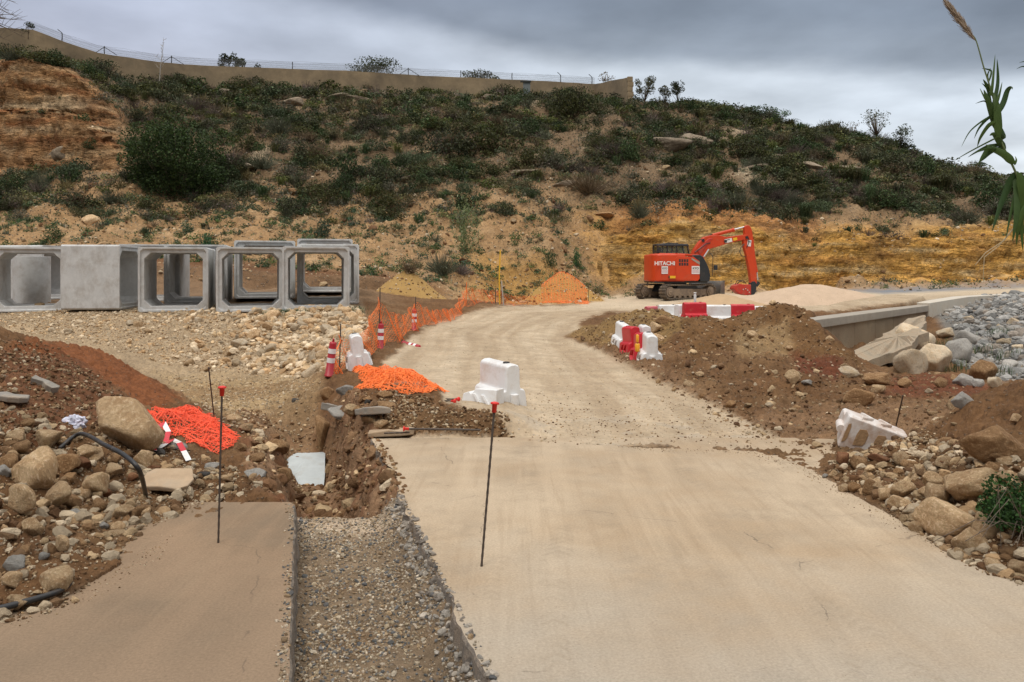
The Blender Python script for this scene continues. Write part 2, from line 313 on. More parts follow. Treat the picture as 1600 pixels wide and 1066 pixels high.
# hill : (px, py, d)
hill = [(-300,440,40),(0,438,40),(150,438,40),(300,440,40),(450,432,41.5),(560,432,42),(650,430,44),(750,430,46),(850,435,49),
        (0,400,43),(150,400,43),(300,400,44),(450,395,46),(600,400,47),(700,400,48),(850,400,50),
        (0,350,50),(150,350,50),(300,350,51),(450,350,52),(600,350,53),(700,350,53),(850,350,54),(950,350,55),
        (0,290,58),(150,290,57),(250,310,56.5),(300,290,60),(450,290,60),(600,290,60),(750,290,60),(900,290,60),(1050,310,60),
        (-300,290,58),(-300,90,70),
        (20,92,67),(100,100,68),(170,140,68),(230,150,70),(300,230,66),(450,220,67),(600,220,68),(750,220,69),(900,220,70),(1050,240,70),
        (300,165,74),(450,165,75),(600,165,76),(750,165,77),(900,170,78),(1000,180,79),(1100,190,80),
        (0,88,71),(100,108,73),(200,126,75),(300,132,77),(400,140,79),(540,144,81),(665,150,83),(800,156,84),(870,158,85),(935,160,86),(985,168,78),(1050,168,84),(1120,176,84),(1200,188,84),(1250,208,84),(1300,214,83),(1350,225,82),(1400,236,80),(1440,256,79),(1480,272,79),(1540,280,79),(1600,292,77),(1750,300,76),
        (1150,250,70),(1250,260,68),(1350,270,67),(1450,290,68),(1600,300,70),(1750,310,70),
        (1150,300,63),(1300,310,62),(1450,320,62),(1600,325,62),(1750,330,62)]
for a in hill: c(*a)
for px in (-300, 0, 300, 600, 900, 1100):
    cz(px, 100, 22+(0 if px < 900 else -2)); cz(px, 150, 20)
for px, z in ((1250, 13), (1400, 10), (1600, 7), (1800, 6)): cz(px, 100, z); cz(px, 150, z-5)
# top edges of the cuts
cuttop = [(950,372,55.5),(1000,352,55.5),(1080,345,55.5),(1150,352,55.5),(1230,372,55.5),(1300,372,55.5),(1400,378,55),(1500,372,55),(1600,366,55),(1750,362,55)]
for a in cuttop: c(*a)
c(1000,330,58); c(1200,345,58); c(1400,352,58); c(1600,345,58)
WA = np.array(W(1272, 500, 21.6))[:2]; WB = np.array(W(1452, 477, 31.5))[:2]
CUTX = [-400, 890, 950, 1000, 1080, 1200, 1300, 1400, 1600, 2200]; CUTH = [0, 0, 1.0, 2.0, 2.3, 2.2, 2.6, 2.5, 2.9, 3.0]
CLX = [-500, 40, 110, 150, 215, 2200]; CLH = [8.0, 8.0, 6.5, 4.5, 0, 0]
def feat(px, d):
    X = (px-800)/F*d; z = np.zeros_like(X)
    wob = 0.35*fbm(X*0.25, 0*X, 3.3, 3)
    z += np.interp(px, CUTX, CUTH)*sstep(53.2, 54.6, d+wob*1.6)                                     # road cut
    z += np.interp(px, CLX, CLH)*(0.55*sstep(60.2, 61.6, d+wob*2)+0.45*sstep(62.6, 64.0, d+wob*2.5))  # left cliff
    z += np.interp(px, [-400, 100, 300, 430, 600, 680, 720, 2200], [.4, .4, .5, 1.1, 1.2, .8, 0, 0])*sstep(40.2, 41.2, d+wob*2)
    ab = WB-WA; L_ = np.hypot(*ab); t = ((X-WA[0])*ab[0]+(d-WA[1])*ab[1])/L_**2; s = (-(X-WA[0])*ab[1]+(d-WA[1])*ab[0])/L_
    z += 0.75*sstep(0.02, 0.22, s)*sstep(-0.06, 0.05, t)*(1-sstep(0.98, 1.12, t))*(1-sstep(1.2, 3.2, s))
    z += 0.24*np.interp(px, [500, 585, 640, 790, 850, 900], [0, .9, 1, 1, .3, 0])*sstep(9.72, 10.02, d)*(1-sstep(11, 15, d))  # bank behind the slab
    return z
CA = np.array(CT, float)
CX = CA[:, 0]/170.0; CYY = np.log(CA[:, 1])*5.0
res = CA[:, 2]-feat(CA[:, 0], CA[:, 1])
_D = np.sqrt((CX[:, None]-CX)**2+(CYY[:, None]-CYY)**2+.012)
_A = np.zeros((len(CX)+1,)*2); _A[:-1, :-1] = _D-np.eye(len(CX))*0.012; _A[-1, :-1] = 1; _A[:-1, -1] = 1
_w = np.linalg.solve(_A, np.concatenate([res, [0]]))
def rbf(px, d):
    sh = px.shape; a = (px/170.0).ravel(); b_ = (np.log(d)*5.0).ravel(); o = np.empty(a.size)
    for i in range(0, a.size, 40000):
        o[i:i+40000] = np.sqrt((a[i:i+40000, None]-CX)**2+(b_[i:i+40000, None]-CYY)**2+.012) @ _w[:-1]+_w[-1]
    return o.reshape(sh)
gx = np.concatenate([np.arange(-1500, -420, 36), np.arange(-420, -20, 8), np.arange(-20, 1620, 2.7), np.arange(1620, 2020, 8), np.arange(2020, 3300, 40)])
def lnr(a, b, s): return np.exp(np.arange(math.log(a), math.log(b), s))
gy = np.concatenate([lnr(2.2, 3.6, .02), lnr(3.6, 39, .0048), np.arange(39, 53, .2), np.arange(53, 55, .07), np.arange(55, 60, .22), np.arange(60, 64.4, .1), np.arange(64.4, 88, .3), np.arange(88, 150, 3)])
GX, GY = np.meshgrid(gx, gy, indexing='ij'); X0 = (GX-800)/F*GY
_cgx = gx[::3]; _cgy = gy[::3]
if _cgx[-1] < gx[-1]: _cgx = np.append(_cgx, gx[-1])
if _cgy[-1] < gy[-1]: _cgy = np.append(_cgy, gy[-1])
_cz = rbf(*np.meshgrid(_cgx, _cgy, indexing='ij'))
_t = np.stack([np.interp(gy, _cgy, r_) for r_ in _cz]); Z0 = np.stack([np.interp(gx, _cgx, _t[:, j]) for j in range(len(gy))], 1)
Z0 = Z0+feat(GX, GY)
# loose cones of dumped sand : (px, d, peak z, run)
def cone(px, d, zpk, slope, seed, rnd=0.25, sx=1.0):
    global Z0
    cx = (px-800)/F*d; r = np.sqrt(((X0-cx)/sx)**2+(GY-d)**2+rnd**2)-rnd
    r = r*(1+0.18*fbm(X0*0.8+seed, GY*0.8, seed, 3))
    new = zpk-slope*r; k = 0.06
    Z0_ = np.maximum(Z0, new); m = new-Z0; Z0 = Z0_; return m
cone_m = {'small': cone(1125, 34, 1.06, 0.42, 1.3, sx=1.5), 'large': cone(1268, 38, 1.42, 0.40, 5.1, rnd=.3, sx=1.8),
          'yellow': cone(636, 38.5, 2.10, 0.85, 9.2, rnd=.25, sx=1.0), 'netted': cone(878, 44.5, 2.0, 0.8, 4.4, sx=1.0)}
GPY = HY-F*(Z0-HC)/GY      # projected row of each vertex: used to read the plan regions below
jn = fbm(X0*1.4, GY*1.4, 0.5, 4)
def region(poly, d0, d1, soft=8, wob=10):
    m = sstep(-soft, soft, sdpoly(GX+wob*jn, GPY+wob*0.7*jn, poly)); return m*sstep(d0*.97, d0, GY)*(1-sstep(d1, d1*1.03, GY))
# --- concrete slab footprints (world lines)
def Lx(Y): return -1.89-(Y-6.9)*0.265
def Rx(Y): return -0.205-(Y-4.25)*0.2791
SLAB_R = [(Rx(2.0), 2.0), (Rx(9.57), 9.57), (W(830,0,9.6).x, 9.62), (3.0, 9.65), (4.6, 8.8), (4.3, 6.6), (4.6, 5.2), (5.6, 3.2), (5.6, 2.0)]
SR = sdpoly(X0, GY, [(Rx(0.0), 0.0), (Rx(9.57), 9.57), (W(810,0,9.5).x, 9.5), W(1000,0,9.1)[:2], W(1180,0,8.9)[:2], W(1275,0,8.0)[:2], W(1330,0,7.25)[:2], W(1440,0,6.2)[:2], W(1520,0,5.62)[:2], W(1600,0,5.25)[:2], W(1800,0,4.5)[:2], (7, 0)])
SL = sdpoly(X0, GY, [(Lx(0.0), 0.0), (Lx(6.9), 6.9), W(400,0,7.0)[:2], W(330,0,6.6)[:2], W(250,0,6.0)[:2], W(180,0,5.4)[:2], W(110,0,4.95)[:2], W(0,0,4.62)[:2], W(-200,0,4.3)[:2], (-6, 0)])
wob = 0.10*fbm(X0*2.2, GY*2.2, 7.7, 4)
slabm = np.maximum(sstep(-0.02, 0.16, SR+wob), sstep(-0.02, 0.14, SL+wob))
# --- roughness of the earth
road_poly = [(590,690),(1240,705),(1150,650),(1040,602),(960,560),(905,520),(905,500),(945,486),(1200,490),(1260,490),(1440,470),(1620,460),(1620,446),(1300,452),(950,462),(905,478),(780,480),(700,498),(650,520),(625,548),(600,565),(600,600),(690,612),(690,630),(780,650),(800,685)]
road = region(road_poly, 9.0, 52.5, 6, 8)*(1-region([(880,526),(948,480),(1062,474),(1150,470),(1250,464),(1300,480),(1360,580),(1290,610),(1090,616),(985,570)], 12, 25.2, 4, 6))
plate = region([(-50,462),(560,450),(570,492),(-50,492)], 24, 39, 4, 4)
hillm = sstep(40, 43, GY)*np.where(GPY < 448, 1, 0)*(1-road)
rough = 0.068*(1-road)*(1-slabm); rough = rough*np.interp(GY, [2, 6, 15, 30, 60], [.55, .8, 1.2, 1.3, 1.0])
rough = rough*(1-.6*plate)
N4 = fbm(X0*13, GY*13, 5.0, 3, True)*np.clip(1.6-GY/16, 0, 1)
N1 = fbm(X0*1.1, GY*1.1, 0.0, 6); N2 = fbm(X0*5, GY*5, 2.0, 4); N3 = fbm(X0*.22, GY*.22, 4.0, 4)
dz = rough*(1.7*N1+1.5*N2+.85*N4)+0.012*road*N1*(1-slabm)+0.006*road*N2*(1-slabm)
dz += hillm*(1.1*N3+0.55*N1)*sstep(42, 50, GY)*(1-sstep(58.5, 61, GY)*(GX < 190))
sandm = np.maximum.reduce([sstep(-.03, .05, m) for m in cone_m.values()])
dz = dz*(1-sandm)+sandm*(0.06*N1+0.02*N2)
# ruts along the dirt road
RC = np.array([(840,9.6),(835,12),(820,15),(805,20),(800,24),(815,28),(860,33),(960,38),(1150,41),(1400,41)], float)
RCX = (RC[:, 0]-800)/F*RC[:, 1]; RCY = RC[:, 1]
def lateral(x, y):
    best = np.full(x.shape, 1e9); side = np.zeros(x.shape); arc = np.zeros(x.shape); acc = 0
    for i in range(len(RCX)-1):
        ex = RCX[i+1]-RCX[i]; ey = RCY[i+1]-RCY[i]; l = math.hypot(ex, ey)
        t = np.clip(((x-RCX[i])*ex+(y-RCY[i])*ey)/l**2, 0, 1); dx = x-RCX[i]-t*ex; dy = y-RCY[i]-t*ey; dd = np.hypot(dx, dy)
        m = dd < best; best = np.where(m, dd, best); side = np.where(m, np.sign(dx*ey-dy*ex)*dd, side); arc = np.where(m, acc+t*l, arc); acc += l
    return side, arc
LAT, ARC = lateral(X0, GY)
trk = fbm(LAT*2.6+1.0*fbm(ARC*.12, 0*ARC, 1.0, 2), ARC*.10, 1.5, 4)
dz += road*(1-slabm)*0.045*trk
mndm = region([(890,526),(950,486),(1240,470),(1350,578),(1290,600),(1180,640),(1080,610),(985,565)], 12.5, 24, 8, 8)
dz += mndm*(.22*fbm(X0*.75, GY*.75, 9.1, 3)+.12*fbm(X0*2.1, GY*2.1, 19.1, 3, True))
rubm = region([(-100,520),(60,540),(160,600),(330,700),(330,760),(200,860),(0,960),(-200,980)], 4, 13, 8, 8)+region([(1300,740),(1400,700),(1620,600),(1700,900),(1600,880),(1440,835)], 4.5, 10, 8, 8)
dz += rubm*(.07*fbm(X0*2.5, GY*2.5, 29.1, 4, True)+.05*N1)
slabz = -0.040+0.012*N1+.02*N2+.012*N4
_out = np.maximum(0, -np.maximum(SR, SL))
_cap = .02+.10*N2*sstep(0, .5, _out)+.62*_out+.9*np.maximum(0, _out-.5)
Z1 = np.minimum(Z0+dz, np.where((GY < 12), _cap, 99))*(1-slabm)+np.minimum(Z0, 0)*0+slabz*slabm
# --- the trench between the slabs and the pit it opens into
s = (X0-Lx(GY))/(Rx(GY)-Lx(GY))
inside = sstep(-0.10, 0.02, s)*(1-sstep(0.98, 1.04, s))
gravel_z = -0.23+0.17*sstep(.74, 1.03, s+.12*N1)+0.02*N1+0.012*N2+0.03*sstep(6.6, 7.1, GY+.15*N1)
near = inside*(1-sstep(7.02, 7.2, GY+0.12*N1))
Z1 = Z1*(1-near)+gravel_z*near
sw = s+0.10*N1+.05*N2
leftw = np.interp(GY, [6.9, 8, 9.5, 11, 12.5], [-.22, -.42, -.5, -.7, -1.0])
prof = np.where(sw < .42, 1-sstep(leftw, 0.12, sw), sstep(.40, 1.06, sw))
endf = sstep(7.06, 7.22, GY+.10*N1)*(1-sstep(12.6, 14.2, GY+.3*N1))
hole_z = -1.35+0.13*N1+0.07*N2+.40*sstep(7.9, 8.8, GY)*(1-sstep(10.9, 11.4, GY))
rockn = fbm(X0*3.1, GY*3.1, Z1*3, 4, True)
prof = prof+(0.22*rockn+.18*N2)*prof*(1-prof)*4*.8
inh = (s > leftw-.12) & (s < 1.12)
hz = hole_z+(Z1-hole_z)*np.clip(prof, 0, 1.03)
Z1 = np.where(inh, Z1+(hz-Z1)*endf, Z1)
# keep the earth clear below the slab lip
Z1 = np.where((s > 1.04) & (SR > 0.05) & (GY < 9.7), np.minimum(Z1, -0.06-0.10*(1-sstep(.05, .3, SR))), Z1)
Z1 = np.where((s < 0.0) & (SL > 0.02), np.minimum(Z1, -0.06-0.10*(1-sstep(0, .2, SL))), Z1)
ZG = Z1
def hz_at(px, d):
    px = np.clip(np.atleast_1d(np.asarray(px, float)), gx[0], gx[-1]-1e-6); d = np.clip(np.atleast_1d(np.asarray(d, float)), gy[0], gy[-1]-1e-6)
    i = np.clip(np.searchsorted(gx, px, 'right')-1, 0, len(gx)-2); j = np.clip(np.searchsorted(gy, d, 'right')-1, 0, len(gy)-2)
    a = (px-gx[i])/(gx[i+1]-gx[i]); b_ = (d-gy[j])/(gy[j+1]-gy[j])
    return ZG[i, j]*(1-a)*(1-b_)+ZG[i+1, j]*a*(1-b_)+ZG[i, j+1]*(1-a)*b_+ZG[i+1, j+1]*a*b_
def slab_at(x, y):
    """the height of whatever one can stand on at world x, y"""
    x = np.atleast_1d(np.asarray(x, float)); y = np.atleast_1d(np.asarray(y, float))
    z = hz_at(800+F*x/y, y)
    on = (sdpoly(x, y, SLAB_R) > 0) | ((x < Lx(y)) & (y < 6.9) & (x > -6))
    return np.where(on, np.maximum(z, 0), z)
def gz(x, y): return float(slab_at(x, y)[0])
_dd = np.exp(np.linspace(math.log(2.6), math.log(95), 2600))
def hit(px, py, d0=2.6):
    """the ground point seen at a pixel of the photograph: used once, to survey where things stand"""
    g = slab_at((px-800)/F*_dd, _dd); ray = HC-(py-HY)/F*_dd; k = np.nonzero((g >= ray) & (_dd > d0))[0]
    d = _dd[k[0]] if len(k) else 90.0
    return Vector(((px-800)/F*d, d, gz((px-800)/F*d, d)))
# ------------------------------------------------------------ soil colours (what the earth is made of)
def C(*a): return np.array(a, float)
soil = np.zeros(GX.shape+(3,)); soil[:] = C(.150, .079, .036)
def lay(mask, col):
    global soil
    soil = soil*(1-mask[..., None])+np.asarray(col)*mask[..., None]
patch = sstep(-.15, .35, fbm(X0*.5, GY*.5, 11., 4)); patch2 = sstep(0, .4, fbm(X0*1.7, GY*1.7, 21., 5))
lay(patch*.5, C(.22, .135, .068)); lay(patch2*.45, C(.12, .062, .032))
lay(region([(-100,486),(560,480),(560,520),(520,600),(250,600),(170,560),(-100,500)], 18, 28, 8, 10), C(.34, .25, .155))
lay(region([(240,585),(500,590),(500,640),(460,670),(380,670),(280,620)], 10, 22, 10, 16)*(.5+.5*patch), C(.37, .26, .14))
lay(region([(40,536),(160,545),(290,625),(240,650),(100,570),(0,560)], 9, 17, 8, 14), C(.20, .075, .030))
lay(region([(0,560),(120,560),(200,640),(90,720),(0,680)], 6, 12, 10, 18)*.8, C(.17, .075, .038))
lay(region([(370,690),(480,680),(600,700),(600,800),(440,800)], 6.8, 12, 8, 14)*.8, C(.17, .075, .037))
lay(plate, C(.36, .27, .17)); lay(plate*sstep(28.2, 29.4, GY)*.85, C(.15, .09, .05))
lay(region([(880,520),(950,484),(1060,480),(1070,520),(1010,560),(930,540)], 18, 27, 6, 12), C(.22, .135, .055))
lay(region([(1060,480),(1240,475),(1350,575),(1300,590),(1200,560),(1070,560)], 17, 24, 6, 12), C(.155, .082, .034))
lay(region([(1150,520),(1230,500),(1240,560),(1150,570)], 16, 24, 8, 10)*.7, C(.30, .20, .10))
lay(region([(1230,550),(1320,575),(1310,600),(1260,600)], 13, 20, 6, 8), C(.13, .045, .022))
lay(region([(880,540),(1000,560),(1150,650),(1250,640),(1500,620),(1500,700),(1250,700),(1100,640)], 9, 21, 10, 16)*.6, C(.24, .145, .080))
lay(region([(1400,590),(1520,590),(1560,620),(1380,620)], 12, 21, 8, 8)*.8, C(.15, .05, .025))
lay(region([(1440,460),(1700,455),(1700,600),(1560,600),(1470,510)], 15, 40, 8, 8), C(.17, .155, .135))
dusty = 0.5+0.5*np.tanh(2.2*trk+.5*N1)
lay(road, C(.46, .345, .22)); lay(road*(1-dusty)*.8, C(.30, .22, .14)); lay(road*dusty*.6, C(.54, .45, .33)); lay(road*sstep(.0, .45, -patch2+.4+N1*.8)*.25, C(.27, .19, .12))
lay(road*sstep(34, 40, GY), C(.50, .40, .28))
lay(road*sstep(.25, .5, patch2)*sstep(13, 10, GY)*.5, C(.36, .30, .23))
asphm = region([(1290,452),(1620,430),(1620,449),(1450,456),(1380,459)], 42, 52.8, 3, 3)
lay(asphm, C(.19, .20, .215))
lay(slabm, C(.40, .30, .20))
# hill: pale sandy marl, orange where cut, grey brown litter on top
hm = sstep(39.5, 41, GY)*(1-road)
lay(hm, C(.35, .215, .105)); lay(hm*patch*.5, C(.42, .29, .165)); lay(hm*patch2*.35, C(.24, .135, .062))
up = hm*sstep(55, 63, GY); lay(up*.8, C(.15, .105, .065)); lay(up*sstep(.2, .5, N3)*.7, C(.42, .33, .22))
strat = fbm(X0*.18, GY*.15, Z1*1.6, 4); strat2 = fbm(X0*.5, GY*.5, Z1*4.0, 3)
cutm = hm*sstep(890, 990, GX+45*jn+18*N1)*sstep(52.6, 53, GY)*(1-sstep(56, 58.5, GY))
lay(cutm, C(.62, .34, .085)); lay(cutm*sstep(0, .35, strat), C(.66, .46, .22)); lay(cutm*sstep(.0, .4, -strat)*.6, C(.42, .19, .055)); lay(cutm*sstep(.05, .35, strat2)*.35, C(.30, .165, .07))
lay(hm*sstep(700, 780, GX)*(1-sstep(930, 960, GX))*(1-sstep(48, 51, GY))*.8, C(.40, .225, .065))
lay(hm*sstep(920, 1000, GX)*(1-sstep(1250, 1300, GX))*sstep(55, 56, GY)*(1-sstep(58, 60, GY))*.8, C(.42, .19, .07))
clm = hm*(1-sstep(165, 215, GX))*sstep(59.7, 60.2, GY)*(1-sstep(65, 67, GY))
lay(clm, C(.44, .25, .115)); lay(clm*sstep(0, .4, strat)*.8, C(.58, .43, .26)); lay(clm*sstep(-.1,.3,fbm(X0*.15,Z1*.12,2.2,3)+.06*(Z1-16))*.8, C(.30,.105,.035)); lay(clm*sstep(.0, .35, -strat)*.8, C(.30, .11, .04)); lay(clm*sstep(.05, .35, strat2)*.6, C(.20, .11, .055))
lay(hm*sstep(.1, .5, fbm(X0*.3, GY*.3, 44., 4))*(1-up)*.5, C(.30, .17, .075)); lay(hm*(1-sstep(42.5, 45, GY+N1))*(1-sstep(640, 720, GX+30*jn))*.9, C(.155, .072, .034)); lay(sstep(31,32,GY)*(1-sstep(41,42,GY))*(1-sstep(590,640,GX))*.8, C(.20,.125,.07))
for k_, col in (('small', C(.46, .32, .19)), ('large', C(.52, .385, .27)), ('yellow', C(.38, .235, .085)), ('netted', C(.42, .25, .08))):
    lay(sstep(-.03, .04, cone_m[k_]), col)
# hole and gravel
gm = near; lay(gm, C(.21, .15, .095)); lay(gm*patch2*.6, C(.17, .10, .05)); lay(gm*sstep(6.5, 6.9, GY), C(.44, .34, .24))
hm2 = np.where(inh, endf, 0)*(GY > 7.1); lay(hm2*.8, C(.20, .10, .050)); lay(hm2*sstep(.05, .35, rockn)*.5, C(.33, .22, .13)); lay(hm2*sstep(0.05, .4, N2)*.4, C(.17, .06, .028))
# ledges pushed out of the cut faces
XW = X0.copy(); YW = GY.copy()
led = (cutm*0.55+clm*1.0)
YW -= led*(0.75*fbm(X0*.35, GY*.1, Z1*2.0, 4)+0.45*fbm(X0*1.3, GY*.3, Z1*4.5, 3, True)+.5*fbm(X0*.6, GY*.1, 3., 3))
_pw = np.where(inh, endf, 0)*4*np.clip(prof, 0, 1)*(1-np.clip(prof, 0, 1))
XW += _pw*(.14*fbm(X0*2, GY*2, Z1*3.5, 4)+.06*N4); YW += _pw*.16*fbm(X0*2+7, GY*2, Z1*3.5, 4)
ZG = Z1+led*0.12*fbm(X0*.8, GY*.5, 3.1, 3)
M_SOIL = soil_mat('earth', 1.0, .18, .03, .42); M_ROAD = soil_mat('dusty_track', 1.0, .30, .009, .24); M_HILL = soil_mat('hill_earth', .32, .38, .10, .36)
M_CLIFF = soil_mat('layered_rock', .5, .30, .12, .30, strata=True)
M_SAND = soil_mat('fine_sand', 1.6, .12, .008, .14)
# ------------------------------------------------------------ split the sheet into the places it shows
nx, ny = GX.shape; IDX = np.arange(nx*ny).reshape(nx, ny)
quads = np.stack([IDX[:-1, :-1], IDX[1:, :-1], IDX[1:, 1:], IDX[:-1, 1:]], -1).reshape(-1, 4)
def ff(m): return (m[:-1, :-1]+m[1:, :-1]+m[1:, 1:]+m[:-1, 1:]).reshape(-1)/4
kind = np.zeros(len(quads), int)                                    # 0 ground
kind[(ff(hm) > .5)] = 1
kind[(ff(cutm) > .5) | (ff(clm) > .5)] = 13
kind[(ff(road) > .5)] = 2
kind[(ff(asphm) > .5)] = 3
def pm(poly, d0, d1): return ff(region(poly, d0, d1, 4, 6)) > .5
kind[pm([(885,526),(950,482),(1062,478),(1150,484),(1240,474),(1352,580),(1290,600),(1180,650),(1080,615),(985,570)], 12, 26.2) & (kind != 2)] = 4
kind[pm([(1290,745),(1400,690),(1470,655),(1605,595),(2000,500),(2000,1000),(1600,890),(1440,845)], 4.5, 10) & (ff(slabm) < .5)] = 5
kind[pm([(-450,480),(60,536),(120,570),(160,610),(240,680),(330,740),(400,760),(330,800),(100,940),(-450,1000)], 3.8, 11.5) & (ff(slabm) < .5)] = 6
kind[pm([(-450,480),(0,518),(60,536),(160,543),(300,632),(240,660),(120,580),(60,545)], 11.5, 16.5)] = 7
for i_, k_ in enumerate(('small', 'large', 'yellow', 'netted')): kind[(ff(cone_m[k_]) > .0)] = 8+i_
kind[ff(near) > .5] = 12
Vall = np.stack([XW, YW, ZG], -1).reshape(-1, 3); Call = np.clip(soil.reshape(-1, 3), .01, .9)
def piece(name, ks, m, **t):
    q = quads[np.isin(kind, ks)]; u, inv = np.unique(q, return_inverse=True)
    o = np_mesh(name, Vall[u], inv.reshape(-1, 4), m, Call[u]); tag(o, **t); return o
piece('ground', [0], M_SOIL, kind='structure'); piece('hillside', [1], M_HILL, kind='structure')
piece('cliff', [13], M_CLIFF, kind='structure')
piece('dirt_road', [2], M_ROAD, kind='structure')
M_ASPH = soil_mat('asphalt', 1.0, .3, .004, .12)
piece('asphalt_road', [3], M_ASPH, kind='structure')
piece('earth_mound', [4], M_SOIL, label='long heap of brown excavated earth with two humps in the bend of the dirt road', cat='earth mound')
piece('rubble_heap', [5], M_SOIL, label='brown earth and boulder heap along the right edge of the concrete slab', cat='rubble heap')
piece('rubble_heap', [6], M_SOIL, label='rubble heap of stones and reddish earth piled on the left slab at the picture edge', cat='rubble heap')
piece('earth_mound', [7], M_SOIL, label='low red brown earth ridge between the left rubble and the stony embankment', cat='earth mound')
piece('sand_pile', [8], M_SAND, label='small tan sand pile directly behind the red and white barrier row', cat='sand pile')
piece('sand_pile', [9], M_SAND, label='wide low pinkish sand pile right of the excavator by the retaining wall', cat='sand pile')
piece('sand_pile', [10], M_SAND, label='pointed yellow sand pile just right of the concrete box culverts', cat='sand pile')
piece('sand_pile', [11], M_SAND, label='pointed orange earth pile draped with orange netting at the foot of the hill', cat='sand pile')
piece('gravel_bed', [12], M_SOIL, kind='structure')
far_v = [(-3000, -400, -4), (3000, -400, -4), (3000, 5000, -4), (-3000, 5000, -4)]
o = np_mesh('terrain', far_v, [(0, 1, 2, 3)], M_HILL, np.tile(C(.25, .2, .12), (4, 1))); tag(o, kind='structure')
# ------------------------------------------------------------ object materials
M_CONC = mat('precast_concrete', (.57, .57, .555), .8, noise=.10, nscale=5, bump=.004, bscale=30, dirt=(.30, .25, .20), dirt_amt=.45, dirt_scale=1.6, spec=.3, objrand=.08)
M_CONC_IN = M_CONC
M_WHITE = mat('white_plastic', (.78, .78, .77), .42, noise=.05, nscale=6, dirt=(.47, .36, .25), dirt_amt=.42, dirt_scale=3.2, bump=.002, bscale=12)
M_WHITE_D = mat('soiled_white_plastic', (.76, .75, .73), .5, noise=.06, nscale=6, dirt=(.36, .20, .10), dirt_amt=.75, dirt_scale=3.2, bump=.002, bscale=12)
M_RED = mat('red_plastic', (.56, .018, .030), .42, noise=.08, nscale=6, dirt=(.48, .26, .18), dirt_amt=.25, dirt_scale=4, bump=.002, bscale=12)
M_REDF = mat('faded_red_plastic', (.52, .10, .12), .5, noise=.08, nscale=6, dirt=(.48, .3, .2), dirt_amt=.35, dirt_scale=4)
M_REFL = mat('reflective_white', (.86, .86, .86), .3, noise=.05, nscale=14)
M_BEACON = mat('beacon_red', (.40, .018, .028), .45, noise=.1, nscale=8, dirt=(.35, .2, .13), dirt_amt=.2)
M_YEL = mat('yellow_lamp_plastic', (.80, .36, .02), .35)
M_BLACKP = mat('black_plastic', (.018, .018, .019), .45, noise=.2, dirt=(.2, .14, .09), dirt_amt=.3, dirt_scale=12)
M_REBAR = mat('rusty_steel', (.085, .065, .052), .7, .3, noise=.35, nscale=30, bump=.001, bscale=200)
M_CAP = mat('red_cap', (.75, .03, .02), .4)
M_NET = mat('orange_netting', (.95, .20, .025), .55, noise=.12, nscale=3)
M_NET2 = mat('red_orange_netting', (.92, .085, .018), .5, noise=.12, nscale=5)
M_NETD = mat('dusty_netting', (.62, .20, .06), .6, noise=.2, nscale=3)
M_EXR = mat('machine_orange', (.60, .055, .010), .38, noise=.06, nscale=3, dirt=(.34, .20, .11), dirt_amt=.18, dirt_scale=2.5)
M_EXD = mat('machine_dark_grey', (.022, .026, .030), .4, noise=.1, dirt=(.25, .18, .12), dirt_amt=.2)
M_STEEL = mat('worn_track_steel', (.17, .14, .11), .6, .45, noise=.3, nscale=12, dirt=(.34, .25, .16), dirt_amt=.5, dirt_scale=3)
M_FRAME = mat('muddy_frame', (.22, .165, .12), .75, .1, noise=.2, nscale=6, dirt=(.36, .27, .18), dirt_amt=.5)
M_BLADE = mat('scratched_blade_steel', (.20, .19, .17), .45, .5, noise=.25, nscale=4, dirt=(.33, .25, .17), dirt_amt=.4)
M_CHROME = mat('chrome_rod', (.75, .75, .74), .15, 1.0)
M_ARED = mat('attachment_red', (.50, .035, .020), .5, noise=.1, dirt=(.3, .18, .1), dirt_amt=.35, dirt_scale=5)
M_GLASS = bpy.data.materials.new('cab_glass'); M_GLASS.use_nodes = True
_b = M_GLASS.node_tree.nodes['Principled BSDF']; _b.inputs['Base Color'].default_value = (.45, .55, .5, 1); _b.inputs['Roughness'].default_value = .03; _b.inputs['Transmission Weight'].default_value = .9; _b.inputs['IOR'].default_value = 1.08
M_DECAL_W = mat('white_sticker', (.78, .76, .74), .5, noise=.05)
M_DECAL_P = mat('faded_pink_print', (.62, .40, .42), .5)
M_DECAL_Y = mat('yellow_sticker', (.85, .48, .02), .5)
M_INK = mat('black_ink', (.02, .02, .022), .5)
M_WALL = mat('rendered_wall', (.30, .225, .135), .9, noise=.20, nscale=.9, bump=.02, bscale=3, dirt=(.15, .115, .075), dirt_amt=.65, dirt_scale=.30)
M_RWALL = mat('weathered_concrete', (.36, .275, .175), .85, noise=.24, nscale=2.2, bump=.02, bscale=10, dirt=(.20, .13, .075), dirt_amt=.55, dirt_scale=1.1)
M_COPE = mat('grey_coping', (.34, .30, .245), .85, noise=.15, nscale=4, bump=.006, bscale=18, dirt=(.24, .19, .14), dirt_amt=.4, dirt_scale=2)
M_BLUEC = mat('pale_blue_concrete', (.50, .54, .54), .7, noise=.08, nscale=5, bump=.002, bscale=20, dirt=(.34, .28, .2), dirt_amt=.25)
M_WIRE = mat('galvanised_wire', (.20, .20, .20), .6, .5)
M_POST = mat('dark_post', (.05, .048, .045), .7, .3)
M_BRANCH = mat('dry_branch', (.13, .10, .075), .9, noise=.3, nscale=20)
M_PALEWOOD = mat('pale_dead_wood', (.42, .38, .33), .9, noise=.2, nscale=10)
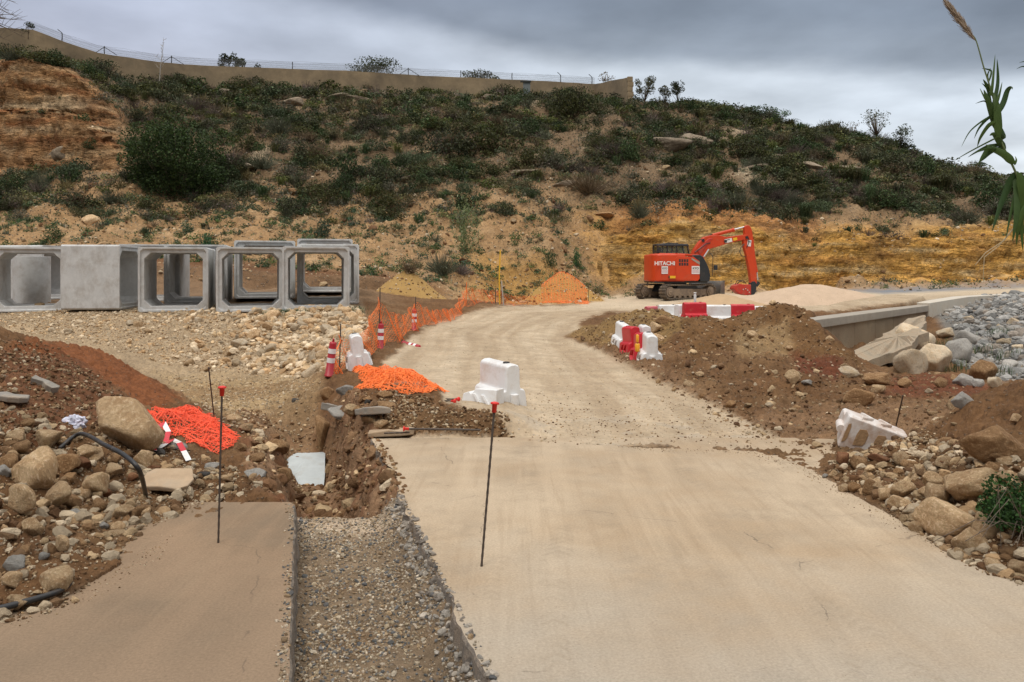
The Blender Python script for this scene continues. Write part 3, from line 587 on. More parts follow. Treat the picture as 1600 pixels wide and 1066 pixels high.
def slab_material(name, tone, tone2, bare=(.74, .85, 1.02)):
    m = bpy.data.materials.new(name); m.use_nodes = True; nt = m.node_tree; N = nt.nodes; L = nt.links; b = N['Principled BSDF']
    b.inputs['Roughness'].default_value = .9; b.inputs['Specular IOR Level'].default_value = .2
    tc = N.new('ShaderNodeTexCoord')
    def tex(sc, det=8, ro=.6, stretch=None, loc=(0, 0, 0)):
        t = N.new('ShaderNodeTexNoise'); t.inputs['Scale'].default_value = sc; t.inputs['Detail'].default_value = det; t.inputs['Roughness'].default_value = ro
        mp = N.new('ShaderNodeMapping'); mp.inputs['Location'].default_value = loc
        if stretch: mp.inputs['Scale'].default_value = stretch
        mp.inputs['Rotation'].default_value = (0, 0, R(-12)); L.new(tc.outputs['Object'], mp.inputs[0]); L.new(mp.outputs[0], t.inputs['Vector']); return t.outputs['Fac']
    def rng(src, a, c_, lo=0., hi=1.):
        mr = N.new('ShaderNodeMapRange'); L.new(src, mr.inputs[0])
        for i, v in enumerate((a, c_, lo, hi)): mr.inputs[i+1].default_value = v
        return mr.outputs[0]
    def mix(f, A, B):
        mx = N.new('ShaderNodeMix'); mx.data_type = 'RGBA'; L.new(f, mx.inputs['Factor'])
        for k, v in (('A', A), ('B', B)):
            if hasattr(v, 'links'): L.new(v, mx.inputs[k])
            else: mx.inputs[k].default_value = (*v, 1)
        return mx.outputs['Result']
    big = tex(.55, 6); mid = tex(2.3, 8); fine = tex(60, 6, .7); streak = tex(2.6, 6, .6, (1, .07, 1), (4, 2, 0)); streak2 = tex(14, 4, .6, (1, .05, 1), (9, 1, 0))
    sp = N.new('ShaderNodeSeparateXYZ'); L.new(tc.outputs['Object'], sp.inputs[0])
    cur = mix(rng(big, .42, .58), tone, tone2); cur = mix(rng(tex(1.1, 10, .75, None, (3, 8, 2)), .53, .66, 0, .5), cur, tuple(t*.58 for t in tone))
    cur = mix(rng(mid, .42, .68, 0, .55), cur, tuple(t*.74 for t in tone))
    cur = mix(rng(streak, .48, .64, 0, .32), cur, tuple(min(.6, t*1.18) for t in tone))
    cur = mix(rng(streak2, .54, .62, 0, .22), cur, (.30, .215, .135))
    yb = N.new('ShaderNodeMath'); yb.operation = 'MULTIPLY_ADD'; L.new(big, yb.inputs[0]); yb.inputs[1].default_value = 5.0; L.new(sp.outputs['Y'], yb.inputs[2])
    cur = mix(rng(yb.outputs[0], 8.4, 6.0, 0, .65), cur, tuple(t*k_ for t, k_ in zip(tone, bare)))      # bare grey concrete where no dust was dragged
    # tyre prints: bands along four paths, each broken by tread bars and by worn patches
    wob_ = N.new('ShaderNodeTexNoise'); wob_.inputs['Scale'].default_value = .35; wob_.inputs['Detail'].default_value = 1; L.new(tc.outputs['Object'], wob_.inputs['Vector'])
    def mth(op, a, b_=None, c_=None):
        q = N.new('ShaderNodeMath'); q.operation = op
        for i, v in enumerate((a, b_, c_)):
            if v is None: continue
            if hasattr(v, 'links'): L.new(v, q.inputs[i])
            else: q.inputs[i].default_value = v
        return q.outputs[0]
    tread = None
    for x0_, sl_, w_ in ((.55, .045, .085), (2.15, .05, .085), (.95, -.17, .07), (2.35, -.20, .07), (3.3, -.42, .06), (-.35, -.06, .05)):
        pos = mth('MULTIPLY_ADD', sp.outputs['Y'], sl_, mth('SUBTRACT', sp.outputs['X'], x0_)); pos = mth('ADD', pos, mth('MULTIPLY_ADD', wob_.outputs['Fac'], 1.1, -.55))
        band = rng(mth('ABSOLUTE', pos), w_+.012, w_-.01); tr_ = mth('SINE', mth('ADD', mth('MULTIPLY', sp.outputs['Y'], 62.0), mth('MULTIPLY', mth('ABSOLUTE', pos), 60.0)))
        v = mth('MULTIPLY', band, rng(tr_, -.2, .5, .25, 1)); tread = v if tread is None else mth('MAXIMUM', tread, v)
    tread = mth('MULTIPLY', tread, rng(mid, .44, .60, 0, 1)); cur = mix(mth('MULTIPLY', tread, .34), cur, tuple(t*.62 for t in tone))
    # hairline cracks
    vc = N.new('ShaderNodeTexVoronoi'); vc.feature = 'DISTANCE_TO_EDGE'; vc.inputs['Scale'].default_value = .42
    dv = N.new('ShaderNodeVectorMath'); dv.operation = 'MULTIPLY_ADD'; nz = N.new('ShaderNodeTexNoise'); nz.inputs['Scale'].default_value = 4; nz.inputs['Detail'].default_value = 6; L.new(tc.outputs['Object'], nz.inputs['Vector'])
    L.new(nz.outputs['Color'], dv.inputs[0]); dv.inputs[1].default_value = (.22, .22, 0); L.new(tc.outputs['Object'], dv.inputs[2]); L.new(dv.outputs[0], vc.inputs['Vector'])
    crk = mth('MULTIPLY', rng(vc.outputs['Distance'], .0022, .0008), rng(mid, .52, .58, 0, 1)); cur = mix(mth('MULTIPLY', crk, .5), cur, (.10, .075, .055))
    vm = N.new('ShaderNodeVectorMath'); vm.operation = 'SCALE'; L.new(cur, vm.inputs[0]); L.new(rng(fine, .3, .7, .80, 1.18), vm.inputs['Scale'])
    # small dark crumbs
    vo = N.new('ShaderNodeTexVoronoi'); vo.inputs['Scale'].default_value = 26; L.new(tc.outputs['Object'], vo.inputs['Vector'])
    sc_ = N.new('ShaderNodeSeparateColor'); L.new(vo.outputs['Color'], sc_.inputs[0])
    m1 = N.new('ShaderNodeMath'); m1.operation = 'MULTIPLY'; L.new(rng(vo.outputs['Distance'], .10, .05), m1.inputs[0]); L.new(rng(sc_.outputs[0], .86, .87), m1.inputs[1])
    cur = mix(m1.outputs[0], vm.outputs[0], (.14, .10, .07)); L.new(cur, b.inputs['Base Color'])
    h = N.new('ShaderNodeMath'); h.operation = 'MULTIPLY_ADD'; L.new(streak2, h.inputs[0]); h.inputs[1].default_value = .6; L.new(fine, h.inputs[2])
    bp = N.new('ShaderNodeBump'); bp.inputs['Distance'].default_value = .003; L.new(h.outputs[0], bp.inputs['Height']); L.new(bp.outputs[0], b.inputs['Normal'])
    return m
M_SLABR = slab_material('dusty_slab', (.46, .36, .25), (.385, .285, .185))
M_SLABL = slab_material('dusty_slab_left', (.28, .19, .118), (.20, .145, .095), (.84, .90, .98))
M_EDGE = mat('broken_concrete_edge', (.22, .185, .15), .95, noise=.3, nscale=16, bump=.03, bscale=30, dirt=(.34, .25, .17), dirt_amt=.5, dirt_scale=8)
# ------------------------------------------------------------ concrete slabs
def slab(name, poly, m, cutlines, jag):
    """top as a fan of strips, with a broken skirt along the edges named in cutlines"""
    pts = []
    for i in range(len(poly)):
        a = Vector(poly[i]).to_2d(); b = Vector(poly[(i+1) % len(poly)]).to_2d()
        if i in cutlines:
            n_ = int((b-a).length/.045); nr = Vector((-(b-a).y, (b-a).x)).normalized()
            for k in range(n_):
                p = a.lerp(b, k/n_); j = jag*(mnoise.noise(Vector((p.x*3, p.y*3, 1.5)))+.6*mnoise.noise(Vector((p.x*11, p.y*11, 4.5))))
                j += -2.2*jag*max(0, mnoise.noise(Vector((p.x*1.3, p.y*1.3, 9.)))-.25)*1.5
                pts.append((p+nr*j, True))
        else: pts.append((a, False))
    bm = bmesh.new(); top = [bm.verts.new((p.x, p.y, 0)) for p, _ in pts]
    f = bm.faces.new(top)
    if f.normal.z < 0: f.normal_flip()
    n_ = len(top); cx = sum(p.x for p, _ in pts)/n_; cy = sum(p.y for p, _ in pts)/n_
    lip = []; bot = []
    for i, (p, e) in enumerate(pts):
        q = pts[(i+1) % n_][0]; o = pts[i-1][0]; t = (q-o).normalized(); nr = Vector((t.y, -t.x))
        if nr.dot(p-Vector((cx, cy))) < 0: nr = -nr
        w1 = .012+.012*mnoise.noise(Vector((p.x*9, p.y*9, 2))); w2 = .03+.035*mnoise.noise(Vector((p.x*5, p.y*5, 3)))
        lip.append(bm.verts.new((p.x+nr.x*w1, p.y+nr.y*w1, -.016))); bot.append(bm.verts.new((p.x+nr.x*w2, p.y+nr.y*w2, -.21)))
    for i in range(n_):
        j = (i+1) % n_
        g1 = bm.faces.new((top[j], top[i], lip[i], lip[j])); g2 = bm.faces.new((lip[j], lip[i], bot[i], bot[j])); g1.material_index = 1; g2.material_index = 1
    bmesh.ops.recalc_face_normals(bm, faces=bm.faces[:])
    bmesh.ops.triangulate(bm, faces=[f])
    me = bpy.data.meshes.new(name); bm.to_mesh(me); bm.free(); me.materials.append(m); me.materials.append(M_EDGE)
    o = bpy.data.objects.new(name, me); COL.objects.link(o); tag(o, kind='structure'); return o
slab('concrete_slab', [(Rx(-1.0), -1.0), (Rx(9.57), 9.57), (W(820, 0, 9.6).x, 9.62), (3.4, 9.6), (7, 9.0), (9, -1)], M_SLABR, {0, 1}, .036)
slab('concrete_slab', [(-9, -1), (-9, 6.9), (Lx(6.9)-.04, 6.92), (Lx(6.86), 6.86), (Lx(-1.0), -1.0)], M_SLABL, {1, 3}, .010)
# ------------------------------------------------------------ precast box culverts
def culvert_mesh(w=2.2, h=2.17, L_=2.5, t=.185, hn=.21):
    def oct_(hw, z0, z1, c_): return [(-hw+c_, z0), (hw-c_, z0), (hw, z0+c_), (hw, z1-c_), (hw-c_, z1), (-hw+c_, z1), (-hw, z1-c_), (-hw, z0+c_)]
    O = oct_(w/2, 0, h, .05); M1 = oct_(w/2-.065, .065, h-.065, .09); M2 = oct_(w/2-.08, .08, h-.08, .11); I = oct_(w/2-t, t, h-t, hn)
    loops = [(O, 0), (M1, 0), (M2, .06), (I, .06), (I, L_-.0), (M1, L_), (O, L_)]
    m = MB(); vs = []; fs = []
    for pts, y in loops: vs += [(x, y, z) for x, z in pts]
    nl = len(loops)
    for a in range(nl):
        b = (a+1) % nl
        for k in range(8):
            j = (k+1) % 8; fs.append((a*8+k, a*8+j, b*8+j, b*8+k))
    m.add(vs, fs); return m
CM = culvert_mesh().build('box_culvert', M_CONC, bevel=.012)
bm_ = bmesh.new(); bm_.from_mesh(CM.data); bmesh.ops.recalc_face_normals(bm_, faces=bm_.faces[:]); bm_.to_mesh(CM.data); bm_.free()
CUL = [  # px of centre of the front face, depth, yaw, lift, label
 (45, 26.7, 23, 0, 'leftmost precast concrete box culvert with open end, cut by the left picture edge'),
 (160, 27.9, 97, .02, 'box culvert turned sideways showing its blank pale outer wall, second from left'),
 (271, 26.7, 15, 0, 'front box culvert just right of the sideways one, open end facing the viewer'),
 (392, 26.7, 18, 0, 'fourth box culvert from the left in the front row, hill visible through it'),
 (494, 26.7, 14, .02, 'rightmost box culvert of the front row, beside a tuft of grass'),
 (95, 32.6, 84, .05, 'box culvert close behind the leftmost one, seen through its opening'),
 (233, 30.4, 14, .12, 'box culvert behind the gap between the sideways one and its right neighbour'),
 (306, 29.4, 15, .08, 'box culvert in the middle of the row behind, seen through the third opening'),
 (414, 29.9, 16, .42, 'raised box culvert behind the fourth one, its pale top slab showing above the row'),
 (513, 28.9, 14, .02, 'box culvert directly behind the rightmost one, its edge showing on the right'),
 (508, 32.4, 12, .42, 'rear box culvert at the right end whose flat top shows above the others'),
]
for i, (px, d, yaw, lift, lab) in enumerate(CUL):
    o = CM if i == 0 else CM.copy()
    if i: COL.objects.link(o)
    p = W(px, 0, d); o.location = (p.x, p.y, max(hz_at(px, d)[0]-.03, .66 if d < 28 else 0)+lift*.4); o.rotation_euler = (0, 0, R(yaw))
    if px == 160: o.location.x += 1.10; o.location.y -= 0.2; o.scale.y = .74
    tag(o, lab, 'box culvert', 'precast concrete box culverts standing in rows on the platform')
pp_ = MB(); ring_ = [(.62, 0), (.62, 1.75), (.50, 1.75), (.50, 0)]; vs = []; fs = []
for k in range(32):
    a = 2*math.pi*k/32; vs += [(r_*math.cos(a), r_*math.sin(a), z_) for r_, z_ in ring_]
for k in range(32):
    j = (k+1) % 32
    for q in range(4): fs.append((k*4+q, j*4+q, j*4+(q+1) % 4, k*4+(q+1) % 4)[::-1])
pp_.add(vs, fs); p = W(50, 0, 29.9); o = pp_.build('concrete_pipe', M_CONC, bevel=.01, loc=(p.x, p.y, hz_at(50, 29.9)[0]-.03)); tag(o, 'upright round concrete pipe seen through the leftmost box culvert', 'pipe')
# ------------------------------------------------------------ retaining wall at the right
def along(A, B, za, zb, w, drop, n_, name, m, parent, wobz=0):
    pass
rw = empty('retaining_wall', (WA[0], WA[1], 0)); tag(rw, 'weathered concrete retaining wall with a grey coping at the road edge on the right', 'retaining wall')
ab = Vector((WB[0]-WA[0], WB[1]-WA[1], 0)); Lw = ab.length; ang = math.atan2(ab.y, ab.x); rw.rotation_euler = (0, 0, ang)
zA, zB = ZP(500, WA[1]), ZP(477, WB[1])
def sl(x): return zA+(zB-zA)*x/Lw
m_ = MB(); x = -1.2
while x < Lw-.1:
    x1 = min(x+2.1, Lw); m_.add([(x, -.16, -1.2), (x1-.02, -.16, -1.2), (x1-.02, -.16, sl(x1)-.2), (x, -.16, sl(x)-.2), (x, .18, -1.2), (x1-.02, .18, -1.2), (x1-.02, .18, sl(x1)-.2), (x, .18, sl(x)-.2)],
      [(0, 1, 2, 3), (5, 4, 7, 6), (3, 2, 6, 7), (4, 0, 3, 7), (1, 5, 6, 2), (4, 5, 1, 0)]); x = x1
m_.build('wall_body', M_RWALL, rw, bevel=.01)
m_ = MB(); x0, x1 = -1.2, Lw+.15
m_.add([(x0, -.26, sl(x0)-.199), (x1, -.26, sl(x1)-.199), (x1, -.26, sl(x1)+.04), (x0, -.26, sl(x0)+.04), (x0, .26, sl(x0)-.199), (x1, .26, sl(x1)-.199), (x1, .26, sl(x1)+.05), (x0, .26, sl(x0)+.05)],
      [(0, 1, 2, 3), (5, 4, 7, 6), (3, 2, 6, 7), (4, 0, 3, 7), (1, 5, 6, 2), (4, 5, 1, 0)]); m_.build('coping', M_COPE, rw, bevel=.02)
# kerb that carries on along the road towards the right
kb = MB(); kp = [W(1440, 478, 30.5), W(1500, 468, 34), W(1560, 464, 37), W(1640, 461, 38.5), W(1800, 458, 40)]
for a, b in zip(kp[:-1], kp[1:]):
    d_ = (b-a).normalized(); n_ = Vector((-d_.y, d_.x, 0)).normalized()*.3
    z = Vector((0, 0, .12)); lo = Vector((0, 0, -.5))
    kb.add([a-n_+lo, b-n_+lo, b-n_+z, a-n_+z, a+n_+lo, b+n_+lo, b+n_+z, a+n_+z], [(0, 1, 2, 3), (5, 4, 7, 6), (3, 2, 6, 7), (4, 0, 3, 7), (1, 5, 6, 2), (4, 5, 1, 0)])
o = kb.build('road_kerb', mat('pale_kerb', (.55, .50, .42), .85, noise=.12, nscale=3, dirt=(.4, .3, .2), dirt_amt=.4), bevel=.02); tag(o, kind='structure')
# poured concrete apron sloping below the wall
ap = [(1332, 549, 20.6), (1350, 568, 19.8), (1395, 550, 20.4), (1425, 540, 20.8), (1445, 505, 24.5), (1446, 492, 27.5), (1420, 497, 27), (1375, 528, 23.5)]
def sheet(name, pts, m, thick=.12, n_=9, rough=.03, **t):
    P = [W(*p) for p in pts]; cx = sum(P, Vector())/len(P); bm = bmesh.new(); ring = []
    for i in range(len(P)):
        a, b = P[i], P[(i+1) % len(P)]
        for k in range(n_):
            q = a.lerp(b, k/n_); q = q+(q-cx).normalized()*rough*3*mnoise.noise(q*2.3)
            ring.append(q)
    vs = [bm.verts.new(q) for q in ring]; mid = [bm.verts.new(q.lerp(cx, .35)+Vector((0, 0, rough*mnoise.noise(q*3)))) for q in ring]; ce = bm.verts.new(cx); lo = [bm.verts.new(q-Vector((0, 0, thick))) for q in ring]
    k = len(ring)
    for i in range(k):
        j = (i+1) % k; bm.faces.new((vs[i], vs[j], mid[j], mid[i])); bm.faces.new((mid[i], mid[j], ce)); bm.faces.new((vs[j], vs[i], lo[i], lo[j]))
    bmesh.ops.recalc_face_normals(bm, faces=bm.faces[:]); me = bpy.data.meshes.new(name); bm.to_mesh(me); bm.free(); me.materials.append(m)
    o = bpy.data.objects.new(name, me); COL.objects.link(o); tag(o, **t); return o
sheet('concrete_apron', ap, mat('rough_poured_concrete', (.36, .295, .21), .9, noise=.25, nscale=3, bump=.03, bscale=8, dirt=(.30, .20, .12), dirt_amt=.55), .25, 12, .13, label='rough poured concrete apron sloping down below the retaining wall', cat='apron')
# ------------------------------------------------------------ boundary wall on the crest
wl = [(-60, 44, 69), (0, 44, 70), (51, 47, 71.5), (101, 66, 73), (152, 83, 75), (203, 91, 76.5), (245, 97, 77.5), (287, 101, 78.5), (340, 104, 79.5), (405, 106, 80.5), (470, 109, 81.5), (540, 111, 82.5), (600, 115, 83.5), (665, 119, 84.5), (735, 122, 85.5), (800, 125, 86), (868, 128, 86.5), (932, 132, 87)]
bw = empty('boundary_wall', tuple(W(500, 150, 82))); tag(bw, 'long sand coloured rendered boundary wall following the crest of the hill', 'wall')
def wall_run(pts, thick, foot, name, m, parent):
    mb = MB(); P = [W(*p) for p in pts]; off = parent.location; n_ = len(P); fr = []; 
    Q = []
    for i in range(n_-1):
        for k in range(4): Q.append(P[i].lerp(P[i+1], k/4))
    Q.append(P[-1]); vs = []
    for i, q in enumerate(Q):
        t = (Q[min(i+1, len(Q)-1)]-Q[max(i-1, 0)]); nr = Vector((-t.y, t.x, 0)).normalized()*thick/2
        jit = Vector((0, 0, .04*mnoise.noise(q*.8)))
        for a in (q-nr-Vector((0, 0, foot)), q-nr+jit, q+nr+jit, q+nr-Vector((0, 0, foot))): vs.append(a-off)
    fs = []
    for i in range(len(Q)-1):
        for k in range(3): fs.append((i*4+k, (i+1)*4+k, (i+1)*4+k+1, i*4+k+1)[::-1])
    fs += [(0, 1, 2, 3), tuple(len(vs)-1-i for i in range(4))]; mb.add(vs, fs)
    return mb.build(name, m, parent)
wall_run(wl, .3, 3.6, 'wall_body', M_WALL, bw)
_g = wl[-1]
ew = [(931, 132, 87), (950, 128, 84.5), (968, 124, 82), (983, 121.5, 79.8)]
wall_run(ew, .3, 3.6, 'end_wing', M_WALL, bw)
pm_ = MB(); p = W(984, 121, 79.6)-bw.location
for k in range(7): pm_.box((p.x+.05*(k % 2), p.y, p.z-.22-.5*k), (.55+.06*(k % 2), .55, .497))
pm_.build('end_pillar', M_WALL, bw, bevel=.05)
dm = MB(); p = W(823, 142, 84.2)-bw.location; dm.box((p.x, p.y, p.z), (.75, .12, 1.8)); dm.build('door', mat('grey_door', (.16, .18, .18), .6), bw, bevel=.02)
dm = MB(); dm.box((p.x-.1, p.y-.05, p.z+.98), (1.15, .3, .14)); dm.build('lintel', mat('dark_lintel', (.05, .05, .045), .8), bw)
# wire fence on top of it
fe = empty('wire_fence', tuple(W(500, 110, 82))); tag(fe, 'sagging wire mesh fence on thin posts along the top of the boundary wall', 'fence')
def seg_mesh(edges, r, n_=3):
    """many thin straight rods as triangular prisms: edges (k,2,3)"""
    E = np.asarray(edges, float); a = E[:, 0]; b = E[:, 1]; t = b-a; ln = np.linalg.norm(t, axis=1)[:, None]+1e-9; t /= ln
    h = np.where(np.abs(t[:, 2:3]) > .9, np.array([[1., 0, 0]]), np.array([[0, 0, 1.]])); u = np.cross(t, h); u /= np.linalg.norm(u, axis=1)[:, None]+1e-9; v = np.cross(t, u)
    r = np.broadcast_to(np.asarray(r, float).reshape(-1, 1), (len(E), 1)); V = []
    for e in (a, b):
        for k in range(n_):
            th = 2*math.pi*k/n_; V.append(e+(u*math.cos(th)+v*math.sin(th))*r)
    V = np.stack(V, 1).reshape(-1, 3); base = np.arange(len(E))[:, None]*(2*n_); Fs = []
    for k in range(n_):
        j = (k+1) % n_; Fs.append(np.concatenate([base+k, base+j, base+j+n_, base+k+n_], 1))
    return V, np.concatenate(Fs)
TOP = [W(*p) for p in wl[1:]]
def top_at(px):
    xs = [p[0] for p in wl]; return W(px, np.interp(px, xs, [p[1] for p in wl]), np.interp(px, xs, [p[2] for p in wl]))
posts = [(97, 'L'), (163, 'A'), (268, 'A'), (457, 'I'), (638, 'A'), (720, 'I'), (800, 'I'), (876, 'L'), (925, 'L')]
for px, kd in posts:
    m_ = MB(); p = top_at(px)-fe.location; hh = .75; m_.tube([p-Vector((0, 0, .3)), p+Vector((0, 0, hh))], .045, 6)
    if kd == 'A':
        m_.tube([p+Vector((0, 0, hh*.9)), p+Vector((-1.0, 0, .02))], .03, 5); m_.tube([p+Vector((0, 0, hh*.9)), p+Vector((1.2, 0, -.1))], .03, 5)
    if kd == 'L': m_.tube([p+Vector((0, 0, hh)), p+Vector((-.35, -.1, hh+.3))], .035, 5)
    m_.build('post', M_POST, fe)
ed = []; pxs = np.arange(40, 930, 1.8)
tops = np.array([list(top_at(x)-fe.location) for x in pxs])
for k, h in enumerate((.12, .3, .5, .7)):
    sag = .07*np.sin(pxs*.09+k)-.05*np.sin(pxs*.023); q = tops.copy(); q[:, 2] += h*1.05+sag*h
    ed += list(np.stack([q[:-1], q[1:]], 1))
for i in range(len(pxs)-1):
    z0, z1 = .05, .72+.05*math.sin(pxs[i]*.09)
    a = tops[i].copy(); b = tops[i+1].copy(); a[2] += z0; b[2] += z1; ed.append(np.stack([a, b])); a = tops[i].copy(); b = tops[i+1].copy(); a[2] += z1; b[2] += z0; ed.append(np.stack([a, b]))
V_, F_ = seg_mesh(ed, .008); o = np_mesh('wire_mesh', V_, F_, M_WIRE, smooth=False, parent=fe)
# ------------------------------------------------------------ water-filled barriers
def barrier_parts(kind_='plain'):
    """one metre road barrier, base centre at origin, long axis x"""
    L2 = .39; m = MB()
    prof = [(-.235, 0.0), (-.25, .03), (-.235, .20), (-.215, .315), (-.19, .345), (-.135, .36), (-.125, .40), (-.12, .66), (-.10, .70), (-.04, .725)]
    prof = prof+[(-y, z) for y, z in prof[::-1]]
    xs = [(-L2, .0), (-L2+.03, 1), (-.22, 1), (-.19, .93), (-.08, .93), (-.05, 1), (.05, 1), (.08, .93), (.19, .93), (.22, 1), (L2-.03, 1), (L2, 0)]
    rings = []; n_ = len(prof)
    for x, s_ in xs:
        ring = []
        for y, z in prof:
            if s_ == 0: ring.append((x, y*.86, z*.985 if z > .1 else z+.012))
            elif s_ < 1: ring.append((x, y*(s_ if z < .3 else 1), max(z, .07)))
            else: ring.append((x, y, z))
        rings.append(ring)
    vs = [v for r_ in rings for v in r_]; fs = []
    for i in range(len(rings)-1):
        for k in range(n_):
            j = (k+1) % n_; fs.append((i*n_+k, i*n_+j, (i+1)*n_+j, (i+1)*n_+k))
    fs.append(tuple(range(n_))); fs.append(tuple(reversed(range((len(rings)-1)*n_, len(rings)*n_))))
    m.add(vs, fs)
    for sy in (-1, 1):
        for k in range(2):
            for dz_ in (-1, 1):
                y0 = .236 if dz_ < 0 else .222; a = Vector((-.22+.24*k+.12, sy*.2285, .185)); b2 = a+Vector((-.12, sy*(.010 if dz_ < 0 else -.012), .125*dz_)); w_ = Vector((.055, 0, 0)); t_ = Vector((0, sy*.034, 0))
                m.add([a-t_, a+w_-t_, b2+w_-t_, b2-t_, a+t_, a+w_+t_, b2+w_+t_, b2+t_], [(0, 1, 2, 3), (7, 6, 5, 4), (0, 4, 5, 1), (1, 5, 6, 2), (2, 6, 7, 3), (3, 7, 4, 0)])
    return m
BM = {}
def barrier(loc, rot, matr, label, group=None, chev=False, scale=1.0, cat='barrier'):
    e = empty('road_barrier', loc, rot); e.scale = (scale,)*3
    if matr.name not in BM:
        o = barrier_parts().build('body', matr, e, bevel=.012)
        b_ = bmesh.new(); b_.from_mesh(o.data); bmesh.ops.recalc_face_normals(b_, faces=b_.faces[:]); b_.to_mesh(o.data); b_.free()
        m = MB(); m.cyl((.2, 0, .715), (.2, 0, .74), .05, 14); cp = m.build('filler_cap', M_BLACKP if matr is not M_RED else M_BEACON, e, bevel=.004)
        lg = []
        for s_ in (-1, 1):
            m = MB(); m.tube([(s_*.415, 0, .05), (s_*.415, 0, .30)], .06, 12); lg.append(m.build('connector', matr, e, bevel=.004))
        BM[matr.name] = [o, cp]+lg
    else:
        for s_ in BM[matr.name]:
            c_ = s_.copy(); COL.objects.link(c_); c_.parent = e
    tag(e, label, cat, group or 'plastic road barriers around the site'); return e
def on(px, py, sink=.0, d0=2.6): p = hit(px, py, d0); p.z -= sink; return p
def bar_at(px, d, yaw, matr, label, sink=.05, tilt=(0, 0), z=None, scale=1.0):
    p = W(px, 0, d); zz = gz(p.x, p.y)-sink if z is None else z
    return barrier((p.x, p.y, zz), (R(tilt[0]), R(tilt[1]), R(yaw)), matr, label, scale=scale)
# row standing behind the mound
bar_at(1021, 28.3, 32, M_REDF, 'faded red barrier at the left end of the row behind the earth mound', z=0.13, scale=0.90)
bar_at(1044, 27.6, 12, M_WHITE, 'white barrier next to the faded red one in the row behind the earth mound', z=0.21, scale=0.90)
bar_at(1066, 27.2, 48, M_WHITE, 'white barrier just left of the bright red one in the row behind the mound', z=0.21, scale=0.95)
bar_at(1085, 26.3, 10, M_RED, 'bright red barrier in the middle of the row, below the excavator tracks', z=0.27, scale=1.00)
bar_at(1122, 26.8, -4, M_WHITE, 'white barrier between the two bright red ones behind the earth mound', z=0.13, scale=1.05)
bar_at(1160, 27.0, -6, M_RED, 'bright red barrier right of the middle, in front of the sand pile', z=0.18, scale=1.00)
bar_at(1192, 27.3, 14, M_WHITE, 'white barrier at the right end of the row, half buried behind the mound peak', z=0.14, scale=0.95)
# huddle at the left foot of the mound
bar_at(973, 20.1, 97, M_WHITE, 'white barrier at the far left of the huddle beside the earth mound', z=.03, tilt=(0, -6), scale=.95)
bar_at(990, 18.9, 98, M_RED, 'red barrier standing between two white ones at the foot of the mound', z=.0, tilt=(-6, 3), scale=.98)
bar_at(1007, 19.0, 88, M_WHITE, 'white barrier mostly hidden behind the red one with the yellow lamp', z=.08, tilt=(0, 0), scale=.9)
bar_at(1002, 17.9, 90, M_RED, 'narrow red barrier squeezed against the front white one, yellow lamp beside it', z=-.04, tilt=(0, 5), scale=.93)
bar_at(1015, 17.3, 88, M_WHITE, 'front white barrier of the huddle seen end on with a hole in its top', z=-.06, tilt=(0, -3))
# the pair on the track
bar_at(781, 11.55, -58, M_WHITE, 'clean white barrier standing on the dirt track behind a broken off barrier base', z=.0, tilt=(2, 2), scale=.98)
bb = empty('broken_barrier', tuple(W(755, 0, 11.0))[:2]+(.02,), (R(-3), R(5), R(-24))); m = MB()
m.add([(-.29, -.15, 0), (.25, -.15, 0), (.25, .15, 0), (-.29, .15, 0), (-.285, -.12, .27), (-.20, -.12, .31), (-.16, -.12, .28), (-.10, -.12, .365), (.22, -.12, .39), (.22, .12, .40), (-.08, .12, .36), (-.18, .12, .30), (-.26, .12, .28)],
      [(0, 1, 8, 7, 6, 5, 4), (1, 2, 9, 8), (2, 3, 12, 11, 10, 9), (3, 0, 4, 12), (4, 5, 11, 12), (5, 6, 10, 11), (6, 7, 10), (7, 8, 9, 10), (3, 2, 1, 0)])
m.build('body', M_WHITE, bb, bevel=.012)
for k in range(2):
    for dz_ in (-1, 1):
        m = MB(); yy = -.15; a = Vector((-.03+.13*k, -.142, .175)); b2 = a+Vector((-.10, -.010*-dz_ if dz_ > 0 else -.012, .12*dz_)); w_ = Vector((.05, 0, 0)); t_ = Vector((0, .022, 0))
        m.add([a-t_, a+w_-t_, b2+w_-t_, b2-t_, a+t_, a+w_+t_, b2+w_+t_, b2+t_], [(0, 1, 2, 3), (7, 6, 5, 4), (0, 4, 5, 1), (1, 5, 6, 2), (2, 6, 7, 3), (3, 7, 4, 0)]); m.build('chevron_rib', M_WHITE, bb, bevel=.005)
tag(bb, 'broken off white barrier base with two chevron ribs in front of the lone white barrier', 'barrier', 'plastic road barriers around the site')
# fallen one at right and the one leaning in the net
p = W(1362, 672, 9.3); fb = barrier((p.x-.20, p.y-.46, gz(p.x, p.y)+.10), (R(-80), R(19), R(-16)), M_WHITE_D, 'mud stained white barrier lying on its side below the right earth heap', scale=.82)
M_MUD = mat('dried_mud', (.36, .225, .115), .95, noise=.3, nscale=9, bump=.01, bscale=20)
m = MB(); m.box((0, 0, .05), (.765, .47, .13)); m.build('base_plate', M_WHITE_D, fb, bevel=.02)
for x_, w_, h_ in ((-.34, .05, .30), (-.15, .14, .27), (.09, .15, .29), (.30, .09, .20)):
    m = MB(); m.prism([(x_-w_/2, -h_/2), (x_+w_*.3, -h_/2*.8), (x_+w_/2, -h_*.2), (x_+w_/2, h_*.3), (x_+w_*.2, h_/2), (x_-w_*.4, h_*.42), (x_-w_/2, h_*.1)], -.006, .002); q = m.build('mud_patch', M_MUD, fb, bevel=.006); q.rotation_euler = (R(90), 0, 0); q.location = (0, 0, -.018)
p = W(562, 570, 16.6); barrier((p.x, p.y, gz(p.x, p.y)-.06), (R(-8), R(0), R(104)), M_WHITE, 'white barrier seen end on, leaning inside the orange netting', scale=1.0)
